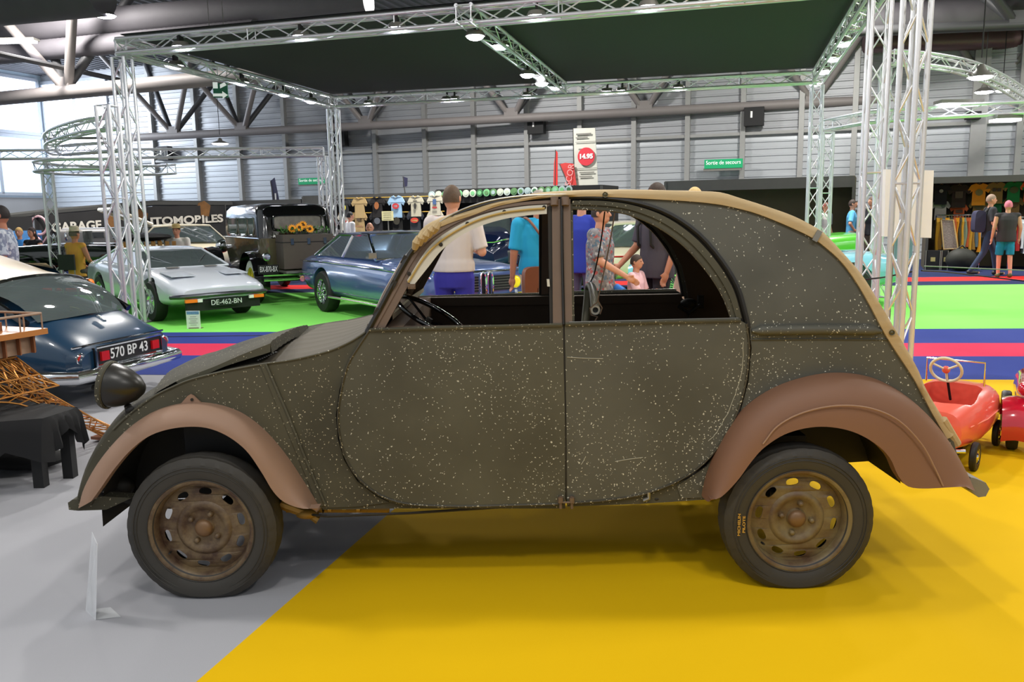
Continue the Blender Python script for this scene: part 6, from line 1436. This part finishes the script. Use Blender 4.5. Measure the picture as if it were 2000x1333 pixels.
em = MB(); c = wallb(80, 444); em.tube([c+V((.0+.22*math.cos(a), -.08, .05+.26*math.sin(a))) for a in [2*math.pi*i/16 for i in range(16)]], .035, 6, closed=True).tube([c+V((-.2, -.08, -.1)), c+V((.05, -.08, -.45)), c+V((.25, -.08, -.2))], .035, 6); em.build('emblem', mat('emblem_pink', (214, 170, 176), .5), t, world=True)
for (x, y, w_) in ((215, 436, 20), (395, 408, 30), (272, 424, 20)):
    c = wallb(x, y); MB().plate([[(-.25, -.2), (.22, -.25), (.3, .1), (.1, .26), (-.2, .15)]], lambda p: (c.x+p[0], c.y-.05, c.z+p[1]), (0, .01, 0)).build('orange_figure', mat('burnt_orange', (126, 86, 44), .7, 0, .6, 5), t, world=True, smooth=False)
a, b = wallb(-60, 428), wallb(62, 420); c = (a+b)/2
t = thing('dark_partition', 'low dark partition left of the banner, with blue poster', 'partition', V((c.x, c.y, 0)), math.atan2((b-a).y, (b-a).x)); L_ = (b-a).length
MB().box((0, .05, c.z/2), (L_, .08, c.z)).build('panel', BK, t, smooth=False); MB().box((L_*.28, -.01, c.z*.52), (1.1, .03, .8)).build('blue_poster', mat('poster_blue', (70, 130, 190), .6, 0, .4, 3), t, smooth=False)
a, b = wallb(-40, 424), wallb(440, 398); tag(MB().tube([wallb(-60, 430)+V((0, .5, 0)), wallb(88, 414)+V((0, .2, 0)), wallb(295, 397)+V((0, .2, 0)), wallb(470, 398)+V((0, .2, 0))], .09, 6).build('stall_beam', STALLM), 'grey stall beam running above the garage banner', 'beam')

# roll up banner, feather flags
def flag(label, pts, base, m, Yf=None, off=1.9, marks=None):
    P = [onstall(x, y, -off) for x, y in pts]; bp = onstall(base[0], base[1], -off); t = thing('feather_flag', label, 'flag', V((bp.x, bp.y, 0)))
    n = len(P); mb = MB(); tri = tessellate_polygon([[V((p.x, p.z, 0)) for p in P]]); mb.add(P+[p-SN*.015 for p in P], [tuple(f) for f in tri]+[tuple(i+n for i in reversed(f)) for f in tri]+[(i, (i+1) % n, (i+1) % n+n, i+n) for i in range(n)])
    mb.build('cloth', m, t, world=True, smooth=False); MB().tube([P[0], bp, V((bp.x, bp.y, 0))], .018, 6).build('pole', STALLM, t, world=True); MB().box(V((bp.x, bp.y, .02)), (.4, .4, .04)).build('foot', STALLM, t, world=True, smooth=False)
    if marks:
        for q in marks: c = onstall(q[0], q[1], -off+.03); MB().box(c, (q[2]*c.y/FPX, .012, q[3]*c.y/FPX), math.atan2(SR_.y, SR_.x)).build('mark', WHITEM, t, world=True, smooth=False)
    return t
RF = mat('flag_red', (214, 36, 34), .7, 0, .08, 5); RF2 = mat('flag_red_dull', (186, 52, 50), .7, 0, .12, 5); NF = mat('flag_navy', (56, 56, 84), .7, 0, .12, 5)
flag('thin bright red feather flag above the centre stall', ((1085, 293), (1089, 298), (1089, 362), (1081, 362), (1082, 320)), (1084, 380), RF)
f2 = flag('wider dull red feather flag with pale letters beside the price banner', ((1093, 321), (1104, 318), (1120, 320), (1126, 362), (1109, 362)), (1118, 380), RF2)
cc = onstall(1113, 342, -1.84); text_obj('flag_lettering', 'SCOR', .26, mat('flag_pink', (226, 160, 160), .7), f2, cc, (.18, 0, .98), (-.98, 0, .18), .003)
flag('navy feather flag with a white mark above the vintage saloon', ((528, 354), (536, 347), (548, 405), (534, 408)), (540, 420), NF, marks=((538, 384, 3, 12),))
flag('small navy flag above the shirt stall, left of centre', ((787, 345), (796, 348), (795, 364), (787, 366)), (792, 385), NF)
q = [onstall(x, y, -2.0) for x, y in ((1120, 251), (1162, 250), (1168, 366), (1123, 366))]; t = thing('hanging_banner', 'tall white banner with a red disc reading 14.95', 'banner', V((q[3].x, q[3].y, 0)))
MB().add(q+[p-SN*.03 for p in q], [(3, 2, 1, 0), (4, 5, 6, 7), (0, 1, 5, 4), (1, 2, 6, 5), (2, 3, 7, 6), (3, 0, 4, 7)]).build('cloth', mat('banner_grey_white', (196, 196, 186), .6, 0, .05, 4), t, world=True, smooth=False)
c = onstall(1145, 306, -1.96); k = c.y/FPX; R3 = Matrix.Rotation(math.atan2(SR_.y, SR_.x), 3, 'Z')
o = MB().lathe([(0, -.02), (17*k, -.02), (17*k, 0)], (0, 0, 0), 'Y', 32); o.v = [c+R3 @ p for p in o.v]; o.build('red_disc', mat('disc_red', (196, 40, 56), .6), t, world=True)
text_obj('price_lettering', '14.95', 12*k, WHITEM, t, c+SN*.03, SR_, (0, 0, 1), .003, width=26*k, bold=.01)
for (x, y, w_, h_) in ((1140, 262, 30, 3), (1136, 269, 24, 2), (1145, 277, 44, 1), (1146, 329, 44, 1), (1146, 337, 30, 2), (1144, 345, 26, 2), (1135, 292, 10, 3)):
    cc = onstall(x, y, -1.96); MB().box(cc, (w_*k, .01, h_*k), math.atan2(SR_.y, SR_.x)).build('printed_line', GREYM, t, world=True, smooth=False)
MB().tube([V((q[3].x, q[3].y+.05, 0)), q[0]+V((0, .05, 0))], .02, 6).tube([V((q[2].x, q[2].y+.05, 0)), q[1]+V((0, .05, 0))], .02, 6).build('pole', STALLM, t, world=True)
# ================================================================== PEOPLE
SKIN = mat('skin', (206, 148, 120), .55, 0, .06, 9); SKIN_D = mat('skin_tanned', (176, 116, 88), .55, 0, .06, 9)
def capsule(mb, a, ra, b, rb, n=10):
    a, b = V(a), V(b); mb.tube([a, b], [ra, rb], n); mb.ell(a, (ra,)*3, n, 8); mb.ell(b, (rb,)*3, n, 8)
def rings_(mb, R, n=18):
    rows = [[V((cx+rx*math.cos(2*math.pi*k/n), cy+ry*math.sin(2*math.pi*k/n), z)) for k in range(n)] for (cx, cy, z, rx, ry) in R]; mb.grid(rows, closed=True, caps=True)
def limb(a, b, f): return V(a).lerp(V(b), f)
def remesh(mb, name, m, parent, vox, it=3):
    o = mb.build(name, m, parent)
    realize(o, [('REMESH', dict(mode='VOXEL', voxel_size=vox)), ('SMOOTH', dict(iterations=it, factor=.5))])
    if not o.data.materials: o.data.materials.append(m)
    return o
def person(label, px, Y, face=0., h=1.75, shirt=(200, 200, 200), legs=(60, 60, 70), hair=(50, 36, 28), sleeve='short', leg='long', L=None, R=None, walk=0., sit=False,
           skin=None, vox=.014, build_=1.0, hairlen='short', shoes=(40, 36, 34), shirtmat=None, skirt=False, X=None, group=None, bald=False, headyaw=0., tb=.83):
    s = h/1.75; x0 = at(px, 440, Y).x if X is None else X; skin = skin or SKIN
    t = thing('person', label, 'person', (x0, Y, 0), math.radians(face), group)
    dz = -.42 if sit else 0
    def q(x, y, z): return V((x*s, y*s, (z+dz)*s))
    def ab(x, y, z): return V((x*s, y*s, z*s))
    hip = {-1: q(-.095, 0, .93), 1: q(.095, 0, .93)}
    if sit: knee = {i: ab(i*.12, -.42, .50) for i in (-1, 1)}; ank = {i: ab(i*.13, -.40, .09) for i in (-1, 1)}
    else: knee = {i: q(i*.10, -.03-walk*i*.22, .51) for i in (-1, 1)}; ank = {i: q(i*.10, .02-walk*i*.40+(walk*.12 if i < 0 else 0), .085+(.05*abs(walk) if i*walk < 0 else 0)) for i in (-1, 1)}
    sh = {i: q(i*.185*build_, .0, 1.425) for i in (-1, 1)}
    df = {i: (q(i*.235*build_, .03, 1.14), q(i*.245*build_, -.05, .90)) for i in (-1, 1)}
    for i, ov in ((-1, R), (1, L)):
        if ov: df[i] = (q(*ov[0]), q(*ov[1]))
    b = MB(); rw = build_
    rings_(b, [(0, 0, (z+dz)*s, rx*s*rw, ry*s*rw) for z, rx, ry in ((.86, .12, .09), (.92, .155, .105), (1.05, .14, .10), (1.2, .155, .105), (1.32, .165, .105), (1.41, .15, .085), (1.46, .08, .06))])
    capsule(b, q(0, .01, 1.42), .058*s, q(0, -.005, 1.55), .052*s)
    for i in (-1, 1):
        capsule(b, sh[i], .058*s, df[i][0], .042*s); capsule(b, df[i][0], .042*s, df[i][1], .028*s)
        capsule(b, hip[i], .085*s, knee[i], .056*s); capsule(b, knee[i], .056*s, ank[i], .038*s)
        capsule(b, ank[i]+V((0, .03*s, -.03*s)), .036*s, ank[i]+V((0, -.16*s, -.05*s)), .03*s)
        # hand: palm, four fingers, thumb
        w_ = df[i][1]; d = (w_-df[i][0]).normalized(); sd = V((0, -1, 0)); sd = (sd-d*sd.dot(d)).normalized(); pn = d.cross(sd)
        palm = w_+d*.06*s; b.ell(w_+d*.05*s, (.024*s, .04*s, .052*s), 10, 8, V((0, 0, 1)).rotation_difference(d).to_matrix())
        for k, fl in enumerate((.062, .074, .07, .055)):
            f0 = palm+sd*(.030-.020*k)*s+d*.02*s; f1 = f0+d*fl*.55*s+pn*.006*i*s; f2 = f1+d*fl*.5*s-pn*.018*i*s; capsule(b, f0, .0095*s, f1, .009*s, 6); capsule(b, f1, .009*s, f2, .0075*s, 6)
        capsule(b, w_+d*.02*s+sd*.02*s, .012*s, w_+d*.06*s+sd*.055*s, .010*s, 6)
    hc_ = q(0, -.01, 1.645); HR = Matrix.Rotation(math.radians(headyaw), 3, 'Z')
    b.ell(hc_, (.076*s, .094*s, .112*s), 18, 14, HR); b.ell(hc_+HR @ V((0, -.03*s, -.055*s)), (.055*s, .062*s, .058*s), 14, 10)
    capsule(b, hc_+HR @ V((0, -.088*s, .008*s)), .011*s, hc_+HR @ V((0, -.105*s, -.022*s)), .015*s, 8)
    for i in (-1, 1): b.ell(hc_+HR @ V((i*.078*s, .008*s, -.005*s)), (.012*s, .022*s, .032*s), 8, 6)
    b.ell(hc_+HR @ V((0, -.085*s, -.06*s)), (.022*s, .012*s, .008*s), 8, 6)
    body = remesh(b, 'body', skin, t, vox*.8, 2)
    ey = MB()
    for i in (-1, 1): ey.ell(hc_+HR @ V((i*.03*s, -.084*s, .012*s)), (.013*s, .008*s, .007*s), 8, 6)
    ey.build('eyes', BLACKM, t)
    # clothes
    sm = shirtmat or mat('top_%d_%d_%d' % shirt, shirt, .85, 0, .07, 7, .15); lm = mat('leg_%d_%d_%d' % legs, legs, .85, 0, .12, 7, .15)
    c = MB()
    rings_(c, [(0, 0, (z+dz)*s, rx*s*rw, ry*s*rw) for z, rx, ry in ((tb, .185, .135), (tb+.08, .185, .135), (1.10, .168, .125), (1.2, .178, .13), (1.32, .19, .128), (1.41, .178, .10), (1.46, .10, .075), (1.475, .075, .07))])
    for i in (-1, 1):
        capsule(c, q(i*.045, .01, 1.445), .05*s, sh[i]+V((0, 0, -.005*s)), .066*s)
        e, w_ = df[i]
        if sleeve == 'short': capsule(c, sh[i], .075*s, limb(sh[i], e, .72), .066*s); c.tube([limb(sh[i], e, .6), limb(sh[i], e, .88)], [.066*s, .068*s], 12)
        elif sleeve == 'long': capsule(c, sh[i], .073*s, e, .058*s); capsule(c, e, .058*s, limb(e, w_, .85), .045*s)
        else: capsule(c, sh[i], .062*s, limb(sh[i], e, .08), .058*s)
    remesh(c, 'top', sm, t, vox)
    c = MB(); rings_(c, [(0, 0, (z+dz)*s, rx*s*rw, ry*s*rw) for z, rx, ry in ((.84, .165, .12), (.92, .178, .125), (1.04, .160, .115))])
    for i in (-1, 1):
        if skirt: continue
        f = {'long': 1, 'short': .82, 'capri': 1}[leg]
        capsule(c, hip[i], .10*s, limb(hip[i], knee[i], f), .076*s if leg != 'long' else .068*s)
        if leg == 'short': c.tube([limb(hip[i], knee[i], .5), limb(hip[i], knee[i], .98)], [.09*s, .088*s], 12)
        if leg == 'long': capsule(c, knee[i], .068*s, ank[i], .052*s)
        if leg == 'capri': capsule(c, knee[i], .076*s, limb(knee[i], ank[i], .35), .07*s)
    if skirt: rings_(c, [(0, 0, z*s, rx*s, ry*s) for z, rx, ry in ((.45, .24, .2), (.7, .22, .17), (.9, .18, .13), (1.0, .16, .12))])
    remesh(c, {'long': 'trousers', 'short': 'shorts', 'capri': 'shorts'}[leg] if not skirt else 'skirt', lm, t, vox)
    for i in (-1, 1):
        a = ank[i]; MB().ell(a+V((0, -.055*s, -.045*s)), (.045*s, .135*s, .038*s), 12, 8).ell(a+V((0, .03*s, -.035*s)), (.042*s, .05*s, .05*s), 10, 8).build('shoe', mat('shoe_%d_%d_%d' % shoes, shoes, .5, 0, .1, 9), t)
    # hair
    if not bald:
        hm = mat('hair_%d_%d_%d' % hair, hair, .7, 0, .25, 60, .3); hb = MB(); n, m_ = 20, 10; vs = []; fs = []
        for j in range(m_+1):
            for k in range(n):
                a = 2*math.pi*k/n; ph = (math.pi*.60 if True else 0)*j/m_; front = max(0, -math.sin(a)); ph *= 1-.42*front**.6
                ln_ = 1.30 if hairlen == 'long' else 1.0
                if hairlen == 'long' and front < .35: ph *= 1.35
                vs.append(hc_+HR @ V((.084*s*math.sin(ph)*math.cos(a)*1.0, (.102*math.sin(ph)*math.sin(a)+.006)*s, .122*s*math.cos(ph)*1.0)))
        for j in range(m_):
            for k in range(n): fs.append((j*n+k, j*n+(k+1) % n, (j+1)*n+(k+1) % n, (j+1)*n+k))
        hb.add(vs, fs)
        if hairlen == 'long': hb.ell(hc_+HR @ V((0, .07*s, -.14*s)), (.085*s, .045*s, .15*s), 14, 10)
        if hairlen == 'bun': hb.ell(hc_+HR @ V((0, .10*s, .03*s)), (.045*s, .04*s, .045*s), 12, 8)
        hb.build('hair', hm, t)
    t['_h'] = s
    del t['_h']
    return t, q, s
def hat(label, t, q, s, rgb, brim=.15):
    p = t.matrix_basis @ q(0, -.01, 1.70); o = MB().lathe([(brim*s, 0), (brim*s, .008), (.088*s, .012), (.086*s, .07*s), (.06*s, .10*s), (.03*s, .095*s), (0, .10*s)], (0, 0, 0), 'Z', 24).build('hat', mat('hat_%d_%d_%d' % rgb, rgb, .8, 0, .1, 30), None)
    o.location = p; tag(o, label, 'hat'); o.rotation_euler = (0, 0, t.rotation_euler.z); return o
def seat_for(t, s, label):
    q_ = t.matrix_basis; c = thing('folding_chair', label, 'chair', t.location, t.rotation_euler.z)
    MB().box((0, .03, .395*s), (.42, .42, .03)).build('seat', BLACKM, c, smooth=False); MB().box((0, .24, .70*s), (.42, .03, .30)).build('backrest', BLACKM, c, smooth=False)
    for x in (-.19, .19):
        for y in (-.15, .22): MB().tube([(x, y, 0), (x, y, .39*s)], .012, 6).build('leg', STEEL, c)
        MB().tube([(x, .24, .38*s), (x, .24, .85*s)], .012, 6).build('back_post', STEEL, c)
FLORAL = mat('floral_print', (150, 148, 150), .85, 0, .10, 6)
def speckle(name, base, spots, scale):
    m = bpy.data.materials.new(name); m.use_nodes = True; nt = m.node_tree; b = nt.nodes['Principled BSDF']; tc = nt.nodes.new('ShaderNodeTexCoord'); vo = nt.nodes.new('ShaderNodeTexVoronoi'); vo.inputs['Scale'].default_value = scale
    rp = nt.nodes.new('ShaderNodeValToRGB'); sp = nt.nodes.new('ShaderNodeSeparateColor'); e = rp.color_ramp; e.interpolation = 'CONSTANT'; e.elements[0].color = lin(base)+(1,); e.elements[1].position = .45; e.elements[1].color = lin(spots[0])+(1,)
    for i, c in enumerate(spots[1:]): el = e.elements.new(.6+.13*i); el.color = lin(c)+(1,)
    nt.links.new(tc.outputs['Object'], vo.inputs['Vector']); nt.links.new(vo.outputs['Color'], sp.inputs[0]); nt.links.new(sp.outputs[0], rp.inputs[0]); nt.links.new(rp.outputs[0], b.inputs['Base Color']); b.inputs['Roughness'].default_value = .85; return m
FLORAL = speckle('floral_cloth', (132, 130, 134), ((108, 106, 112), (170, 168, 170), (168, 84, 84), (90, 110, 130)), 42)
CHECK = speckle('check_cloth', (176, 184, 196), ((140, 148, 166), (196, 200, 206), (120, 128, 150)), 30)
# near group seen through the windows
t, q, s = person('man in white T-shirt and blue shorts seen from behind before the blue coupe', 884, 7.7, 168, 1.78, (206, 196, 192), (44, 40, 142), (86, 66, 48), leg='short', L=((.24, -.02, 1.16), (.30, -.22, 1.14)), R=((-.27, .0, 1.16), (-.12, -.28, 1.18)), vox=.011, build_=1.08, headyaw=-8, tb=.985)
t, q, s = person('man in a turquoise polo shirt with a brown satchel, seen from behind', 1052, 8.4, 200, 1.74, (30, 158, 204), (206, 188, 160), (150, 140, 130), leg='short', skin=SKIN_D, vox=.011, build_=1.18, tb=.92, L=((.27, .0, 1.14), (.28, -.03, .90)), R=((-.28, .02, 1.13), (-.30, -.12, .88)))
mw = t.matrix_basis.copy(); bag = thing('satchel', 'brown leather satchel hanging on the back of the man in turquoise', 'bag', mw @ q(.10, .20, .84), math.radians(200))
LEA = mat('brown_leather', (112, 58, 34), .5, 0, .15, 12)
MB().grid([ring(x, .15, -.17, .17, 20, .5, .35, 0) for x in (-.045, -.035, .035, .045)], closed=True, caps=True).build('pouch', LEA, bag)
for o_ in bag.children: o_.data.transform(Matrix.Rotation(math.pi/2, 4, 'Z'))
MB().box((0, .05, -.10), (.03, .01, .12)).build('flap_strap', mat('leather_dark', (84, 42, 24), .5), bag)
st_ = [(-.13, .17, .90), (-.05, .17, 1.15), (.06, .155, 1.34), (.13, .08, 1.475), (.13, -.03, 1.47), (.10, -.14, 1.36), (-.0, -.20, 1.15), (-.14, -.19, 1.0), (-.22, -.06, .92), (-.13, .17, .90)]
MB().tube([bag.matrix_basis.inverted() @ (mw @ q(x*1.15, y*1.15, z)) for x, y, z in cr([V(p) for p in st_], 5)], .014, 8).build('shoulder_strap', mat('strap_brown', (128, 84, 66), .6), bag)
t, q, s = person('woman in a grey floral top and black trousers, holding the child by the hand', 1172, 8.1, 65, 1.61, (150, 148, 150), (22, 22, 26), (50, 38, 34), shirtmat=FLORAL, vox=.011, build_=1.12, R=((-.24, -.08, 1.16), (-.17, -.34, 1.00)), hairlen='short')
t, q, s = person('man in a royal blue T-shirt behind the woman in the floral top', 1136, 9.6, 150, 1.76, (44, 62, 168), (90, 92, 116), (80, 60, 46), vox=.014)
t, q, s = person('small child in a pink and white T-shirt with dark hair, holding hands', 1243, 8.2, 60, 1.10, (240, 196, 202), (120, 150, 190), (70, 56, 48), vox=.009, L=((.22, -.08, 1.16), (.16, -.25, 1.18)), R=((-.22, -.12, 1.18), (-.14, -.42, 1.10)), leg='short')
c = at(1212, 566, 8.0); o = MB().lathe([(0, -.06), (.032, -.06), (.04, .06), (.036, .06), (.03, -.04), (0, -.05)], (0, 0, 0), 'Y', 20).build('blue_cup', mat('toy_blue', (56, 124, 206), .4)); o.location = c; o.rotation_euler = (.25, 0, .5); tag(o, 'blue plastic cup held between the woman and the child', 'cup')
t, q, s = person('man in a dark grey T-shirt and pinkish backpack reaching down to the child', 1283, 8.5, -62, 1.80, (70, 66, 76), (30, 28, 36), (60, 46, 38), skin=SKIN_D, vox=.011, build_=1.15, R=((-.24, -.06, 1.14), (-.20, -.30, .96)), L=((.24, .04, 1.14), (.24, -.06, .90)))
mw = t.matrix_basis.copy(); bp_ = thing('backpack', 'greyish pink backpack on the man in the dark grey T-shirt', 'backpack', mw @ q(0, .26, 1.16), math.radians(-62)); BPM = mat('mauve_fabric', (128, 100, 106), .8, 0, .08, 12, .2)
MB().grid([ring(x, .12, -.24, .24, 20, .5, .4, .15) for x in (-.15, -.13, .13, .15)], closed=True, caps=True).build('bag_body', BPM, bp_); MB().box((0, .0, -.235), (.28, .2, .03)).build('bag_base', BLACKM, bp_)
for s_ in (-1, 1): MB().tube([bp_.matrix_basis.inverted() @ (mw @ q(s_*.10, y, z)) for y, z in ((.15, 1.36), (.06, 1.47), (-.06, 1.46), (-.16, 1.34), (-.15, 1.16), (.0, 1.04), (.15, 1.02))], .016, 8).build('strap', BLACKM, bp_)
person('blond person in a pale beige dress, hair showing just above the canvas roof', 1356, 8.9, 190, 1.76, (214, 184, 160), (214, 186, 164), (206, 176, 120), skirt=True, hairlen='short', vox=.014)
# left side
person('dark-haired man in a pale check shirt behind the blue saloon', 4, 9.6, -70, 1.70, (176, 184, 196), (60, 64, 80), (28, 20, 18), shirtmat=CHECK, vox=.012, skin=SKIN_D, walk=.4, build_=1.1)
for (lab, px, Y, face, sh_, lg_, hr_, kw, ch_) in (
    ('blond woman in a bright blue T-shirt sitting before the banner at left', 36, 20.2, 10, (62, 140, 214), (50, 60, 90), (196, 160, 96), dict(), 'black folding chair under the woman in blue'),
    ('long-haired woman in a black top sitting beside the woman in blue', 61, 19.6, -15, (24, 24, 28), (40, 40, 50), (44, 28, 22), dict(hairlen='long', sleeve='none'), 'black folding chair under the long-haired woman'),
    ('person in an orange-yellow vest and felt hat, seen from behind near the grey van', 143, 16.4, 160, (204, 148, 60), (60, 56, 50), (90, 80, 70), dict(sleeve='none', skin=SKIN_D), 'black folding chair under the person in the orange vest'),
    ('man in a white shirt and straw hat sitting behind the white coupe', 344, 19.0, 0, (232, 230, 222), (120, 120, 110), (120, 100, 80), dict(build_=1.15), 'black folding chair under the man in the straw hat'),
    ('bald man with glasses in a pale blue shirt sitting behind the blue coupe', 722, 18.2, 5, (176, 186, 210), (70, 74, 90), (150, 140, 130), dict(bald=True, build_=1.1), 'black folding chair under the bald man')):
    t, q, s = person(lab, px, Y, face, 1.80, sh_, lg_, hr_, sit=True, R=((-.25, -.05, 1.16), (-.14, -.28, 1.02)), L=((.25, -.05, 1.16), (.14, -.28, 1.02)), **kw); seat_for(t, s, ch_)
    if 'felt' in lab: hat('beige felt hat on the person in the orange vest', t, q, s, (196, 184, 158), .13)
    if 'straw' in lab: hat('straw hat with wide brim on the man in the white shirt', t, q, s, (200, 176, 120), .17)
person('man in a white shirt and dark cap behind the back left tower', 684, 21.0, 120, 1.62, (214, 216, 220), (70, 70, 80), (24, 28, 34))
# right side
t, q, s = person('man in a dark T-shirt and jeans striding along the stalls', 1932, 18.3, 78, 1.76, (44, 46, 52), (44, 60, 88), (150, 126, 110), walk=.62, L=((.22, .0, 1.14), (.24, -.20, .93)), R=((-.24, .0, 1.14), (-.25, -.18, .92)))
mw = t.matrix_basis.copy(); bp_ = thing('backpack', 'navy backpack on the striding man in the dark T-shirt', 'backpack', mw @ q(0, .22, 1.18), math.radians(78))
MB().grid([ring(x, .11, -.24, .24, 16, .5, .4, .15) for x in (-.14, -.12, .12, .14)], closed=True, caps=True).build('bag_body', mat('navy_fabric', (44, 44, 72), .8, 0, .1, 9), bp_)
for s_ in (-1, 1): MB().tube([bp_.matrix_basis.inverted() @ (mw @ q(s_*.10, y, z)) for y, z in ((.13, 1.36), (.05, 1.48), (-.06, 1.46), (-.15, 1.34), (-.14, 1.16), (.0, 1.04), (.13, 1.02))], .014, 6).build('strap', BLACKM, bp_)
person('pink-haired woman in a black sleeveless top and turquoise shorts at right', 1967, 17.7, 165, 1.62, (50, 46, 50), (0, 128, 158), (206, 112, 132), sleeve='none', leg='short', build_=1.15, shoes=(70, 80, 40), walk=.2)
person('man in a pale blue T-shirt with hand on hip, right of the back right tower', 1663, 20.9, 70, 1.72, (84, 160, 204), (170, 160, 150), (50, 36, 30), R=((-.36, .05, 1.16), (-.2, -.05, 1.02)), leg='short')
person('person in a grey T-shirt and black shorts next to the man in pale blue', 1677, 21.3, -60, 1.72, (120, 116, 118), (26, 26, 30), (60, 40, 34), leg='short')
person('man in a black T-shirt behind the front right canopy tower', 1702, 20.7, -80, 1.78, (28, 28, 34), (110, 96, 84), (80, 60, 50))
person('person in a pale top partly hidden by the back right tower', 1611, 21.2, 30, 1.66, (190, 186, 184), (70, 70, 84), (120, 60, 50))
